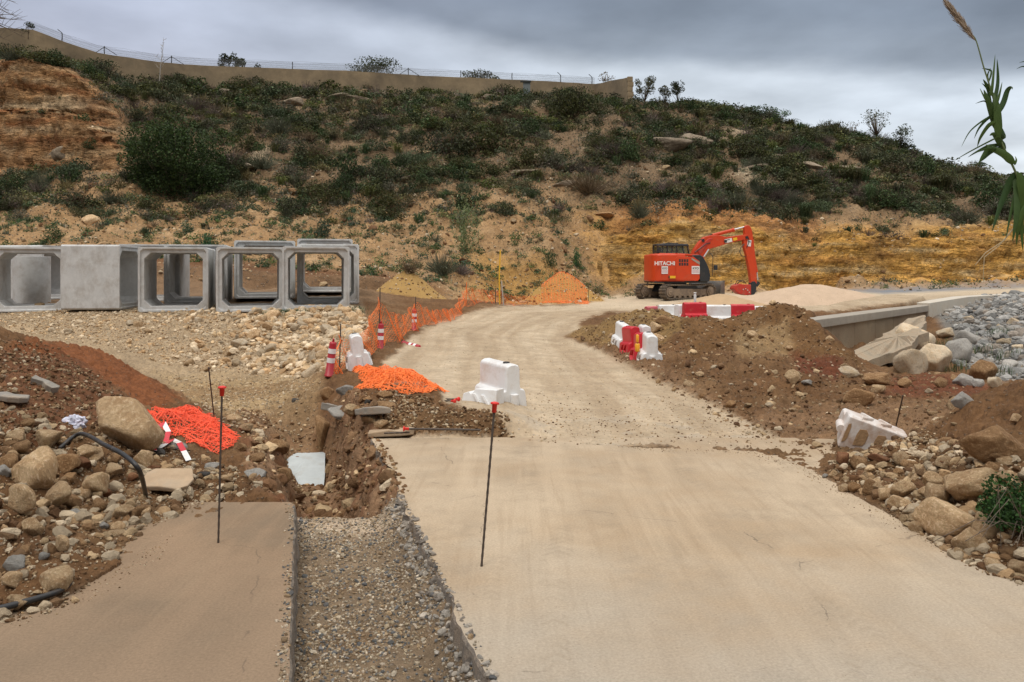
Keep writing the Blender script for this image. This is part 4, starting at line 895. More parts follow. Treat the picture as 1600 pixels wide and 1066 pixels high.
# yellow warning lamp
lm = empty('warning_lamp', tuple(W(996, 0, 17.35))[:2]+(.26,)); tag(lm, 'small yellow warning lamp hanging on the red barrier by the mound', 'lamp')
m = MB(); m.tube([(0, 0, .0), (0, 0, .02), (0, 0, .16), (0, 0, .18)], [.04, .055, .055, .04], 14); m.build('battery_box', M_YEL, lm, smooth=True)
m = MB(); m.tube([(0, 0, .2), (0, 0, .22), (0, 0, .36), (0, 0, .38)], [.02, .033, .033, .015], 12); m.build('lens', M_YEL, lm, smooth=True)
m = MB(); m.tube([(0, 0, .18), (0, 0, .2)], .02, 8); m.build('neck', M_BLACKP, lm)
# ------------------------------------------------------------ beacons
def beacon(loc, rot, label, s=1.0):
    e = empty('traffic_beacon', loc, rot); e.scale = (s,)*3
    m = MB(); m.tube([(0, 0, 0), (0, 0, .03), (0, 0, .035), (0, 0, .70), (0, 0, .735), (0, 0, .75)], [.10, .10, .085, .078, .07, .03], 20); m.build('tube', M_BEACON, e, smooth=True)
    for z in (.30, .50):
        m = MB(); m.tube([(0, 0, z), (0, 0, z+.105)], [.0845, .0832], 20, caps=False); m.build('reflective_band', M_REFL, e, smooth=True)
    m = MB(); m.tube([(0, 0, .745), (0, 0, .80), (.0, 0, .82)], [.025, .022, .012], 8); m.build('grip', M_BEACON, e, smooth=True)
    tag(e, label, 'beacon', 'red and white traffic beacons by the netting'); return e
def bpx(px, py, d, rot, lab, s): p = W(px, py, d); return beacon(tuple(p), rot, lab, s)
bpx(514, 588, 14.9, (R(4), R(8), 0), 'nearest red and white beacon leaning right in front of the netting', .88)
bpx(594, 548, 18.9, (0, R(2), 0), 'red and white beacon wrapped in orange netting near the white barrier', .86)
bpx(647, 517, 23.4, (0, R(1), 0), 'most distant upright red and white beacon at the edge of the netting', .84)
bpx(630, 537, 20.6, (R(96), R(0), R(-38+90)), 'fallen beacon lying on the track edge, red end towards the viewer', .8)
# ------------------------------------------------------------ small white marker post
p = W(1086, 470, 30); mp = empty('marker_post', (p.x, p.y, .35)); tag(mp, 'small white marker post in front of the excavator track', 'marker post')
m = MB(); m.tube([(0, 0, 0), (0, 0, .78), (0, 0, .84)], [.055, .05, .03], 10); m.build('post', M_WHITE, mp, smooth=True)
m = MB(); m.tube([(0, 0, .84), (0, 0, .88)], [.06, .05], 10); m.build('cap', M_WHITE, mp, smooth=True)
# ------------------------------------------------------------ reinforcing rods
def rod(name, a, b, r, label, cap='top', group='steel rods with red caps'):
    a = Vector(a); b = Vector(b); e = empty(name, tuple(a)); m = MB(); n_ = max(2, int((b-a).length/.03)); pts = [(b-a)*(i/n_) for i in range(n_+1)]
    rs = [r*(1.18 if i % 2 else .92) for i in range(n_+1)]; m.tube(pts, rs, 8); m.build('shaft', M_REBAR, e, smooth=True)
    if cap:
        t = (b-a).normalized(); q = (b-a); m = MB(); m.tube([q-t*.055, q-t*.0, q+t*.001, q+t*.012, q+t*.018], [.016, .018, .030, .031, .012], 14); m.build('safety_cap', M_CAP, e, smooth=True)
    tag(e, label, 'rod', group); return e
rod('steel_rod', tuple(W(752, 885, 5.408)-Vector((0, 0, .02))), tuple(W(773, 632, 5.47)), .0075, 'leaning steel rod with red cap standing in the large slab')
rod('steel_rod', tuple(W(341, 848, 5.88)-Vector((0, 0, .02))), tuple(W(347, 607, 5.88)), .0075, 'upright steel rod with red cap standing in the left slab')
rod('steel_rod', tuple(on(335, 655, 0, 8)-Vector((0, 0, .02))), tuple(W(326, 574, 10.0)), .008, 'thin black rod without cap rising from the red netting heap', cap=None)
rod('steel_rod', tuple(W(751, 676, 9.45)+Vector((0, 0, .03))), tuple(W(632, 676, 9.50)+Vector((0, 0, .045))), .012, 'steel rod lying along the far edge of the large slab')
rod('steel_rod', tuple(W(600, 677, 9.52)), tuple(W(640, 677, 9.52)+Vector((0, 0, .01))), .010, 'short rod end lying left of the long one on the slab edge', cap=None)
rod('steel_rod', tuple(W(670, 628, 10.9)+Vector((0, 0, .03))), tuple(W(710, 634, 10.6)+Vector((0, 0, .06))), .009, 'thin rod with red cap lying on the bank, left of the white barriers')
rod('steel_rod', tuple(W(688, 627, 11.0)+Vector((0, 0, .03))), tuple(W(716, 632, 10.7)+Vector((0, 0, .07))), .009, 'second short capped rod lying crossed over the first on the bank')
rod('steel_rod', tuple(on(1399, 664, .05)), tuple(W(1411, 618, 9.2)), .008, 'thin rusty rod sticking up behind the fallen muddy barrier', cap=None)
# ------------------------------------------------------------ orange netting
def net_mesh(name, P, r, m, parent=None, drop=0.0):
    """P (a,b,3) grid of knots -> netting of thin strands"""
    P = np.asarray(P, float); e1 = np.stack([P[:-1], P[1:]], 2).reshape(-1, 2, 3); e2 = np.stack([P[:, :-1], P[:, 1:]], 2).reshape(-1, 2, 3)
    E = np.concatenate([e1, e2]);
    if drop: E = E[RNG.random(len(E)) > drop]
    V, Fq = seg_mesh(E, r); return np_mesh(name, V, Fq, m, smooth=False, parent=parent)
FP = [(514, 592, 14.9, .45), (530, 570, 16.2, .85), (562, 562, 17.2, .62), (592, 548, 18.9, 1.20), (617, 535, 20.6, .75), (648, 517, 23.4, .80), (690, 503, 27.5, .45), (728, 492, 33, .80), (783, 478, 38, .62), (850, 474, 41, .55), (919, 472, 42.2, .75)]
fx = []; tot = 0
for i in range(len(FP)-1):
    a = W(*FP[i][:3]); b = W(*FP[i+1][:3]); n_ = max(4, int((b-a).length/.09)); 
    for k in range(n_):
        t = k/n_; q = a.lerp(b, t); h = FP[i][3]*(1-t)+FP[i+1][3]*t-.16*math.sin(math.pi*t); fx.append((q.x, q.y, gz(q.x, q.y), h))
fx = np.array(fx); rows = np.linspace(0, 1, 14)
Pn = np.zeros((len(fx), len(rows), 3))
for j, rr in enumerate(rows):
    ph = np.arange(len(fx))*.13
    off = .10*np.sin(ph*1.7+rr*3)*(1-rr)+.05*np.sin(ph*5+rr*7)
    Pn[:, j, 0] = fx[:, 0]+off; Pn[:, j, 1] = fx[:, 1]+off*.6; Pn[:, j, 2] = fx[:, 2]+.02+fx[:, 3]*rr+.02*np.sin(ph*8+rr*9)
nf = empty('netting_fence', tuple(W(600, 548, 19))); tag(nf, 'orange plastic netting fence strung on thin posts along the left edge of the dirt road', 'netting fence')
net_mesh('net', Pn-np.array(nf.location), .0036, M_NET, nf, drop=.08)
for (px, py, d, h) in [FP[1], FP[3], FP[5], FP[7], FP[8], FP[10]]:
    p = W(px, py, d); z = gz(p.x, p.y); m = MB(); m.tube([Vector((p.x, p.y, z-.1))-nf.location, Vector((p.x+.03, p.y, z+h+.22))-nf.location], .014, 6)
    m.build('post', M_REBAR if px != 728 else M_NET, nf)
# heaps
def heap_net(name, outline, hgt, cell, layers, r, m, seed, label, fold=.06, zoff=0):
    P = [hit(px, py, 7) for px, py in outline]; poly = [(p.x, p.y) for p in P]; xs = [p[0] for p in poly]; ys = [p[1] for p in poly]
    E = []
    for l in range(layers):
        ax = np.arange(min(xs)-.1, max(xs)+.1, cell*(.8+.12*l)); ay = np.arange(min(ys)-.1, max(ys)+.1, cell*(.6+.1*l)); A, B = np.meshgrid(ax, ay, indexing='ij'); th = .3*l+.4
        wx = fold*fbm(A*7+l*3, B*7, seed, 3)*2; wy = fold*fbm(A*7, B*7+l*5, seed+4, 3)*2
        X = A+wx; Y = B+wy; sd = sdpoly(X, Y, poly); zz = slab_at(X.ravel(), Y.ravel()).reshape(X.shape)
        hh = hgt*sstep(-.02, .38, sd)*(.55+.45*l/layers)*(.75+.5*fbm(X*3, Y*3, seed+2, 3))+fold*1.1*np.abs(fbm(A*9, B*9, seed+l, 3))
        Z = zz+.015+np.maximum(hh, 0)+zoff; G = np.stack([X, Y, Z], -1)
        for g in (np.stack([G[:-1], G[1:]], 2), np.stack([G[:, :-1], G[:, 1:]], 2)):
            g = g.reshape(-1, 2, 3); mid = g.mean(1); E.append(g[sdpoly(mid[:, 0], mid[:, 1], poly)+.05*fbm(mid[:, 0]*6, mid[:, 1]*6, seed, 2) > 0])
    E = np.concatenate(E); base = Vector((sum(xs)/len(xs), sum(ys)/len(ys), gz(sum(xs)/len(xs), sum(ys)/len(ys)))); E = E-np.array(base)
    V, Fq = seg_mesh(E, r); o = np_mesh(name, V, Fq, m, smooth=False); o.location = base; tag(o, label, 'netting'); return o
heap_net('netting_heap', [(553, 607), (575, 602), (552, 578), (565, 572), (600, 590), (640, 588), (668, 600), (698, 615), (640, 617), (590, 616)], .30, .075, 3, .0045, M_NET, 3.3, 'bright orange netting collapsed in a pointed heap on the edge of the dirt road', fold=.05)
heap_net('netting_heap', [(222, 652), (260, 645), (300, 640), (335, 655), (368, 680), (372, 692), (345, 705), (315, 703), (285, 685), (240, 668)], .20, .06, 3, .0034, M_NET2, 8.1, 'crumpled red orange netting lying on the rubble behind the left rod', fold=.06)
heap_net('netting_drape', [(845, 452), (868, 424), (880, 424), (918, 455), (920, 476), (850, 474)], .05, .20, 1, .0075, M_NET, 6.1, 'orange netting draped over the pointed earth pile left of the excavator', fold=.03)
# two stakes standing in the fence further back
p = on(781, 476, 0, 30); pl = empty('yellow_stake', tuple(p)); tag(pl, 'tall thin yellow stake standing at the foot of the hill behind the netting', 'stake')
m = MB(); m.tube([(0, 0, -.2), (-.03, 0, 1.2), (.02, 0, 2.5)], .028, 6); m.build('shaft', M_DECAL_Y, pl)
m = MB(); m.tube([(-.2, 0, -.1), (-.2, 0, .75)], .02, 6); m.build('foot_peg', M_REBAR, pl)
p = on(787, 478, 0, 30); o = MB(); o.tube([(0, 0, -.1), (-.1, .05, 1.15)], .03, 6); o = o.build('wooden_stake', M_PALEWOOD); o.location = p; tag(o, 'short pale wooden stake beside the tall yellow stake', 'stake')
# ------------------------------------------------------------ striped tape, bag, hoses
def ribbon(name, pts, w, mats, n_, label, cat):
    P = [Vector(p) for p in pts]; m = MB(); Q = []
    for i in range(len(P)-1):
        for k in range(n_): Q.append(P[i].lerp(P[i+1], k/n_))
    Q.append(P[-1])
    for i in range(len(Q)-1):
        t = (Q[i+1]-Q[i]).normalized(); u = t.cross(Vector((.2, -.6, .8))).normalized()*w/2; nrm = t.cross(u).normalized()*.0015
        tw = mnoise.noise(Q[i]*4)*.4; m.m = (i//3) % 2
        t2 = (Q[min(i+2, len(Q)-1)]-Q[i+1]); t2 = t2.normalized() if t2.length > 1e-6 else t; u2 = t2.cross(Vector((.2, -.6, .8))).normalized()*w/2
        m.add([Q[i]-u-nrm, Q[i+1]-u2-nrm, Q[i+1]+u2-nrm, Q[i]+u-nrm, Q[i]-u+nrm, Q[i+1]-u2+nrm, Q[i+1]+u2+nrm, Q[i]+u+nrm], [(0, 1, 2, 3), (7, 6, 5, 4), (0, 4, 5, 1), (2, 6, 7, 3), (1, 5, 6, 2), (3, 7, 4, 0)])
    o = m.build(name, mats); tag(o, label, cat); return o
def lift(px, py, dz_, d0=4): p = hit(px, py, d0); p.z += dz_; p.y -= .05; return p
ribbon('barrier_tape', [lift(x, y, z) for x, y, z in ((247, 680, .06), (258, 676, .12), (266, 688, .10), (262, 699, .07), (245, 700, .05), (244, 708, .04), (262, 704, .08), (272, 697, .08), (283, 702, .07), (290, 712, .06), (298, 724, .04))], .055, [M_RED, M_WHITE], 3, 'twisted red and white barrier tape tangled on the rubble below the red netting', 'tape')
m = MB(); o = None
bm = bmesh.new(); bmesh.ops.create_icosphere(bm, subdivisions=4, radius=.095)
for v in bm.verts:
    q = v.co.copy(); k = 1+.5*mnoise.noise(q*14)+.35*mnoise.noise(q*34+Vector((3, 3, 3))); v.co = Vector((q.x*k*1.05, q.y*k*.8, max(q.z*k*.85, -.05)))
me = bpy.data.meshes.new('plastic_bag'); bm.to_mesh(me); bm.free(); me.materials.append(mat('bag_film', (.55, .56, .66), .2, noise=.3, nscale=18, dirt=(.45, .12, .14), dirt_amt=.25, dirt_scale=22))
o = bpy.data.objects.new('plastic_bag', me); COL.objects.link(o); o.location = hit(119, 668, 4)+Vector((0, 0, .03)); tag(o, 'crumpled translucent plastic bag on the left rubble beside the big boulder', 'bag')
def hose(pts, r, label, name='black_hose'):
    m = MB(); P = [Vector(p) for p in pts]; Q = []
    for i in range(len(P)-1):   # catmull-rom
        p0 = P[max(i-1, 0)]; p1 = P[i]; p2 = P[i+1]; p3 = P[min(i+2, len(P)-1)]
        for k in range(8):
            t = k/8; Q.append(.5*((2*p1)+(p2-p0)*t+(2*p0-5*p1+4*p2-p3)*t*t+(3*p1-p0-3*p2+p3)*t**3))
    Q.append(P[-1]); m.tube(Q, r, 10); o = m.build(name, M_BLACKP, smooth=True); tag(o, label, 'hose', 'black plastic hoses'); return o
hose([lift(98, 702, .02), lift(130, 694, .10), W(165, 696, 6.7), W(195, 712, 6.4), W(218, 736, 6.3), lift(232, 776, .02)], .019, 'black hose arching over the stones of the left rubble heap')
hose([lift(-40, 962, .03), lift(0, 956, .03), lift(50, 944, .03), lift(90, 930, .03), lift(112, 918, .03), lift(116, 908, .02)], .019, 'black hose lying at the left picture edge on the slab')
# ------------------------------------------------------------ pale concrete piece at the bottom of the pit
def block(name, pts_top, thick, m, rot=None, **t): return sheet(name, pts_top, m, thick, 5, .02, **t)
block('culvert_floor_slab', [(446, 700, 12.6), (468, 668, 13.8), (488, 648, 14.6), (512, 648, 14.6), (505, 735, 11.6), (462, 745, 11.3), (452, 725, 12.0)], .45, M_BLUEC, label='pale blue grey concrete slab exposed at the bottom of the pit', cat='concrete slab')
bpy.data.objects['culvert_floor_slab'].location.z -= .25
# ------------------------------------------------------------ rocks
def rock_mat(name, c1, c2, c3, rnd=.25, attr=None):
    m = bpy.data.materials.new(name); m.use_nodes = True; nt = m.node_tree; N = nt.nodes; L = nt.links; b = N['Principled BSDF']
    b.inputs['Roughness'].default_value = .92; b.inputs['Specular IOR Level'].default_value = .25
    tc = N.new('ShaderNodeTexCoord'); oi = N.new('ShaderNodeObjectInfo'); of = N.new('ShaderNodeVectorMath'); of.operation = 'MULTIPLY_ADD'
    cmb = N.new('ShaderNodeCombineXYZ')
    for i in range(3): L.new(oi.outputs['Random'], cmb.inputs[i])
    L.new(cmb.outputs[0], of.inputs[0]); of.inputs[1].default_value = (37, 91, 53); L.new(tc.outputs['Object'], of.inputs[2])
    def tex(sc, ro=.65):
        t = N.new('ShaderNodeTexNoise'); t.inputs['Scale'].default_value = sc; t.inputs['Detail'].default_value = 9; t.inputs['Roughness'].default_value = ro; L.new(of.outputs[0], t.inputs['Vector']); return t.outputs['Fac']
    def rng(src, a, c_, lo=0., hi=1.):
        mr = N.new('ShaderNodeMapRange'); L.new(src, mr.inputs[0])
        for i, v in enumerate((a, c_, lo, hi)): mr.inputs[i+1].default_value = v
        return mr.outputs[0]
    def mix(f, A, B):
        mx = N.new('ShaderNodeMix'); mx.data_type = 'RGBA'; L.new(f, mx.inputs['Factor'])
        for k, v in (('A', A), ('B', B)):
            if hasattr(v, 'links'): L.new(v, mx.inputs[k])
            else: mx.inputs[k].default_value = (*v, 1)
        return mx.outputs['Result']
    big = tex(1.3); fine = tex(7, .75)
    if attr:
        at = N.new('ShaderNodeAttribute'); at.attribute_name = 'soil'; cur = at.outputs['Color']
    else:
        cur = mix(rng(big, .40, .60), c1, c2); cur = mix(rng(fine, .52, .68), cur, c3)
    vm = N.new('ShaderNodeVectorMath'); vm.operation = 'SCALE'; L.new(cur, vm.inputs[0]); L.new(rng(oi.outputs['Random'], 0, 1, 1-rnd, 1+rnd), vm.inputs['Scale'])
    v2 = N.new('ShaderNodeVectorMath'); v2.operation = 'SCALE'; L.new(vm.outputs[0], v2.inputs[0]); L.new(rng(fine, .3, .7, .72, 1.25), v2.inputs['Scale'])
    L.new(v2.outputs[0], b.inputs['Base Color'])
    bp = N.new('ShaderNodeBump'); bp.inputs['Distance'].default_value = .07; bp.inputs['Strength'].default_value = .8; L.new(fine, bp.inputs['Height']); L.new(bp.outputs[0], b.inputs['Normal'])
    return m
RM = {'tan': rock_mat('tan_limestone', (.58, .41, .235), (.46, .29, .15), (.68, .54, .37)),
      'pale': rock_mat('pale_limestone', (.66, .55, .40), (.55, .42, .27), (.42, .27, .15)),
      'grey': rock_mat('grey_stone', (.37, .35, .315), (.46, .43, .385), (.27, .235, .19)),
      'red': rock_mat('reddish_clod', (.24, .10, .045), (.31, .155, .075), (.17, .07, .033)),
      'brown': rock_mat('earthy_rock', (.36, .215, .105), (.28, .155, .07), (.46, .31, .17)),
      'ledge': rock_mat('weathered_ledge_rock', (.27, .215, .155), (.19, .145, .10), (.36, .29, .21)),
      'dark': rock_mat('dark_asphalt_lump', (.07, .065, .06), (.12, .11, .10), (.2, .17, .13))}
M_STONES = rock_mat('loose_stones', (.4, .3, .2), (.3, .2, .1), (.5, .4, .3), attr=True)
RPROTO = []
def make_rock(seed, sub, ang, flat=1.0):
    r_ = np.random.default_rng(seed); bm = bmesh.new(); bmesh.ops.create_icosphere(bm, subdivisions=sub, radius=1)
    v = np.array([x.co[:] for x in bm.verts]); n_ = r_.normal(size=(int(16-ang*6), 3)); n_ /= np.linalg.norm(n_, axis=1)[:, None]; d = r_.uniform(.45 if ang > .5 else .62, .85, len(n_))
    dots = v@n_.T; rad = np.where(dots > .05, d/np.maximum(dots, .05), 9); k = 60 if ang > .5 else 22
    rr = -np.log(np.exp(-k*rad).sum(1)+np.exp(-k*1.05))/k; s_ = seed*3.7
    rr = rr*(1+.10*fbm(v[:, 0]*1.6+s_, v[:, 1]*1.6, v[:, 2]*1.6, 4)+.05*fbm(v[:, 0]*5+s_, v[:, 1]*5, v[:, 2]*5, 4, True))
    v = v*rr[:, None]*np.array([1, r_.uniform(.68, .95), r_.uniform(.55, .82)*flat]); v /= np.abs(v[:, 0]).max()
    for x, co in zip(bm.verts, v): x.co = co
    me = bpy.data.meshes.new('rock'); bm.to_mesh(me); bm.free(); me.polygons.foreach_set('use_smooth', [True]*len(me.polygons)); me.materials.append(RM['tan'])
    return me
for i in range(9): RPROTO.append(make_rock(i+1, 4, (0.9, .9, .3)[i % 3]))
SLABP = [make_rock(40+i, 4, 1.0, .38) for i in range(2)]
# ---- words for labels: where a thing stands next to what one can find
LM = [('the large tilted boulder', 182, 660), ('the plastic bag', 119, 662), ('the arching black hose', 175, 705), ('the lower hose', 60, 940), ('the left upright rod', 343, 740), ('the red netting heap', 295, 672), ('the striped tape', 265, 695),
      ('the pale slab in the pit', 480, 700), ('the leaning beacon', 515, 565), ('the rightmost culvert', 495, 470), ('the sideways culvert', 150, 480), ('the third culvert', 275, 485), ('the fourth culvert', 392, 487), ('the leftmost culvert', 50, 485),
      ('the bright netting heap', 620, 600), ('the upright white barrier', 775, 600), ('the fallen muddy barrier', 1362, 668), ('the huddle of barriers', 990, 535), ('the mound peak', 1225, 485), ('the retaining wall', 1350, 510), ('the concrete apron', 1395, 535),
      ('the reed leaves', 1580, 350), ('the right edge plant', 1585, 790), ('the biggest boulder', 1530, 757), ('the road kerb on the right', 1540, 465), ('the picture edge at right', 1600, 540), ('the big dark tree', 255, 262), ('the wall end pillar', 985, 145), ('the excavator cab', 1050, 395),
      ('the excavator arm', 1180, 400), ('the yellow stake', 783, 430), ('the yellow sand pile', 640, 440), ('the far ledge rock', 1065, 215), ('the sparse skyline tree', 1375, 200), ('the grey wall door', 823, 145), ('the red cliff', 80, 180), ('the tall reed clump', 728, 370), ('the pale sapling', 258, 90), ('the trench lip', 540, 800)]
USED = {}
def whereis(px, py):
    best = sorted(LM, key=lambda q: math.hypot(q[1]-px, (q[2]-py)*1.3))[:1][0]; dx = px-best[1]; dy = py-best[2]; dist = math.hypot(dx, dy)
    v = 'below' if dy > 14 else 'above' if dy < -14 else ''; h = 'right' if dx > 14 else 'left' if dx < -14 else ''
    near = 'just ' if dist < 32 else '' if dist < 90 else 'well '
    if v and h: return f'{near}{v} and {h} of {best[0]}'
    if v: return f'{near}{v} {best[0]}'
    if h: return f'{near}{h} of {best[0]}'
    return f'right beside {best[0]}'
ADJ = ['smooth', 'rough', 'chipped', 'rounded', 'angular', 'flat topped', 'lumpy', 'long', 'squat', 'pointed']
ROCKPOS = []
def put_rock(loc, size, typ, seed, px, py, wpx, slab_=False, zs=1.0, rot=None, name='rock', label=None, proto=None):
    me = (SLABP if slab_ else RPROTO)[seed % (len(SLABP) if slab_ else len(RPROTO))] if proto is None else proto
    o = bpy.data.objects.new(name, me); COL.objects.link(o); o.location = loc; o.scale = (size, size, size*zs); r_ = random.Random(seed)
    o.rotation_euler = rot if rot else (r_.uniform(-.3, .3), r_.uniform(-.3, .3), r_.uniform(0, 6.28))
    o.material_slots[0].link = 'OBJECT'; o.material_slots[0].material = RM[typ]
    sz = 'large' if wpx > 42 else 'medium' if wpx > 22 else 'small' if wpx > 11 else 'tiny'
    col_ = {'tan': 'tan', 'pale': 'pale', 'grey': 'grey', 'red': 'reddish', 'brown': 'earth brown', 'dark': 'dark', 'ledge': 'grey brown'}[typ]
    ROCKPOS.append((o, sz, col_, px, py)); o['group'] = 'rocks and stones lying around the site'; o['category'] = 'rock'
    if label: o['label'] = label
    return o
HERO = [(182,662,122,80,'tan'),(46,733,66,74,'tan'),(20,782,52,50,'tan'),(84,776,55,44,'tan'),(145,755,38,42,'tan'),(69,686,45,34,'tan'),(19,681,36,26,'tan'),(122,774,30,25,'tan'),(95,725,46,30,'brown'),(44,825,37,30,'tan'),
 (81,906,50,44,'tan'),(90,852,32,28,'tan'),(181,826,26,21,'tan'),(15,906,36,32,'tan'),(24,941,32,22,'tan'),(17,880,40,34,'grey'),(152,789,28,22,'brown'),(221,718,28,30,'tan'),(130,708,40,26,'tan'),(7,722,28,34,'brown'),(307,757,22,16,'tan'),(292,735,18,14,'pale'),
 (353,747,18,14,'tan'),(176,735,30,22,'tan'),(112,801,22,16,'grey'),(60,812,18,14,'brown'),(200,790,18,14,'tan'),(160,822,16,12,'grey'),(225,800,18,12,'tan'),(245,708,24,14,'dark'),(330,730,26,12,'grey'),(395,742,34,12,'grey'),(315,742,22,10,'dark'),(36,860,24,20,'brown'),(66,870,18,14,'grey'),
 (438,745,34,26,'brown'),(428,702,40,26,'brown'),(400,715,24,16,'brown'),(374,700,22,14,'brown'),(362,655,26,14,'tan'),(382,668,22,14,'tan'),(128,725,26,20,'red'),(106,746,26,20,'brown'),(205,745,22,16,'red'),(240,745,20,16,'tan'),(160,770,20,16,'red'),(28,700,30,22,'brown'),(60,652,20,14,'tan'),(40,662,24,16,'brown'),
 (1530,757,80,60,'tan'),(1485,808,80,56,'tan'),(1524,842,50,50,'tan'),(1546,820,42,46,'tan'),(1474,778,52,40,'tan'),(1416,765,38,28,'tan'),(1410,718,25,25,'tan'),(1361,765,34,30,'brown'),(1460,752,42,28,'tan'),(1386,771,22,26,'tan'),(1406,784,28,20,'tan'),(1431,795,32,22,'pale'),
 (1344,723,32,26,'brown'),(1320,721,26,24,'red'),(1337,762,20,18,'brown'),(1320,763,17,15,'tan'),(1303,742,20,14,'tan'),(1513,819,26,20,'tan'),(1482,724,26,14,'red'),(1375,716,28,12,'red'),(1575,690,100,70,'brown'),(1560,735,40,26,'brown'),(1440,735,20,16,'tan'),(1450,770,24,18,'tan'),
 (1395,745,22,14,'tan'),(1425,745,18,12,'tan'),(1405,738,18,12,'brown'),(1575,745,24,20,'tan'),(1344,619,38,28,'brown'),(1508,621,30,30,'grey'),(1374,608,24,16,'tan'),(1600,892,40,24,'tan'),(1290,744,10,8,'grey'),(1576,720,30,20,'tan'),(1590,655,26,16,'tan'),
 (1240,591,28,26,'tan'),(1262,598,16,10,'grey'),(1025,511,22,18,'tan'),(1027,526,22,18,'tan'),(1018,534,20,12,'tan'),(1205,612,12,8,'tan'),(1143,632,18,14,'brown'),(1094,585,14,10,'tan'),(1028,596,10,9,'tan'),(1202,633,14,9,'pale'),(1240,640,12,8,'tan'),(1040,500,26,14,'brown'),(1245,636,14,8,'brown'),
 (1433,526,66,52,'pale'),(1428,566,50,44,'pale'),(1465,560,62,50,'pale'),(1502,544,38,56,'grey'),(1393,560,34,26,'grey'),(1328,582,34,20,'pale'),(1374,591,40,26,'brown'),(1517,528,36,26,'grey'),(1510,592,30,26,'grey'),(1530,598,22,16,'grey'),(1557,598,24,18,'pale'),(1542,580,44,36,'brown'),(1472,598,22,18,'brown'),(1452,612,16,10,'pale'),(1415,600,26,16,'brown'),(1480,520,26,20,'pale'),
 (533,648,52,20,'grey'),(582,652,40,13,'grey'),(592,661,30,16,'tan'),(538,612,30,16,'grey'),(600,618,26,16,'brown'),(602,634,34,14,'brown'),(572,629,14,9,'dark'),(642,629,12,9,'brown'),(509,614,20,26,'brown'),(503,672,30,56,'brown'),(560,640,24,14,'brown'),(460,625,12,8,'dark'),
 (470,742,26,18,'brown'),(494,746,26,18,'brown'),(458,722,22,16,'red'),(512,735,22,18,'tan'),(137,344,30,20,'tan'),(92,243,36,38,'brown'),(1040,222,70,26,'brown'),(1085,214,60,30,'brown'),(520,152,50,10,'brown'),(560,155,60,9,'brown'),(650,156,70,9,'brown'),(710,158,60,8,'brown'),(850,163,60,9,'brown'),(910,168,50,9,'brown'),(250,265,40,12,'brown'),(390,262,40,12,'brown'),(620,280,46,12,'brown'),(820,268,50,10,'brown'),(880,288,40,9,'brown'),(940,335,40,10,'brown'),(1180,262,50,12,'brown'),(1220,245,50,12,'brown'),(1330,262,44,12,'brown'),(455,158,34,18,'tan'),(350,145,28,14,'brown'),(1010,182,40,14,'brown'),(770,150,40,12,'brown'),(600,150,44,10,'brown'),(1270,258,40,14,'brown'),(1475,290,26,18,'tan')]
for i, (px, py, w, h, ty) in enumerate(HERO):
    if py < 300: ty = 'ledge'
    p = hit(px, py+h*.42, 3.0 if py > 300 else 50); d = p.y; size = w*d/F/2*1.04; z = h*d/F/2
    fl = ty == 'grey' and h < w*.5; me = (SLABP if fl else RPROTO)[(i*7+1) % (2 if fl else 9)]; zr = max(abs(v.co.z) for v in me.vertices)
    tall = h > w*1.2
    zs = z/(size*zr)*1.12
    put_rock((p.x, p.y+size*.5, p.z+z*.62), size, ty, i*7+1, px, py, w, slab_=fl, zs=min(zs, 2.6), rot=(random.uniform(-.12, .12), random.uniform(-.25, .25) if w < 90 else R(24), random.uniform(-.5, .5)),
             label='large tilted tan boulder with a split edge in the left rubble' if i == 0 else None)
# concrete plates in the rubble (flat grey kerb piece beside the big boulder, pale slab at its foot)
def plate_obj(name, px, py, size, rot, m, label, cat='slab piece', dz_=0.05, jag=.03):
    p = hit(px, py, 3.5); bm = bmesh.new(); n_ = 14; hx, hy, hz = [s_/2 for s_ in size]; top = []; bot = []
    per = [(-hx, -hy), (-hx*.2, -hy*1.05), (hx*.5, -hy*.9), (hx, -hy*.8), (hx*1.05, hy*.2), (hx*.9, hy), (hx*.1, hy*1.08), (-hx*.7, hy*.95), (-hx*1.05, hy*.3)]
    for k, (x, y) in enumerate(per):
        x += jag*random.uniform(-1, 1); y += jag*random.uniform(-1, 1); top.append(bm.verts.new((x, y, hz+jag*.3*random.uniform(-1, 1)))); bot.append(bm.verts.new((x*.97, y*.97, -hz)))
    bm.faces.new(top); bm.faces.new(bot[::-1])
    for k in range(len(per)): j = (k+1) % len(per); bm.faces.new((top[j], top[k], bot[k], bot[j]))
    bmesh.ops.recalc_face_normals(bm, faces=bm.faces[:]); bmesh.ops.triangulate(bm, faces=[f for f in bm.faces if len(f.verts) > 4]); me = bpy.data.meshes.new(name); bm.to_mesh(me); bm.free(); me.materials.append(m)
    o = bpy.data.objects.new(name, me); COL.objects.link(o); o.location = (p.x, p.y, p.z+dz_); o.rotation_euler = [R(a) for a in rot]; b = o.modifiers.new('b', 'BEVEL'); b.width = .012; b.segments = 2; tag(o, label, cat, 'broken slab pieces'); return o
M_GREYC = mat('broken_grey_concrete', (.27, .245, .21), .9, noise=.2, nscale=6, bump=.012, bscale=18, dirt=(.34, .22, .12), dirt_amt=.4)
M_TANC = mat('dusty_concrete_piece', (.42, .30, .19), .9, noise=.18, nscale=5, bump=.01, bscale=16, dirt=(.30, .26, .2), dirt_amt=.4)
plate_obj('concrete_piece', 212, 690, (.52, .10, .09), (10, 28, -6), M_GREYC, 'long grey kerb piece leaning on the large tilted boulder', dz_=.08)
plate_obj('concrete_piece', 262, 760, (.42, .36, .05), (14, 6, 12), M_TANC, 'flat dusty concrete piece at the foot of the left rubble near the slab', dz_=.05)
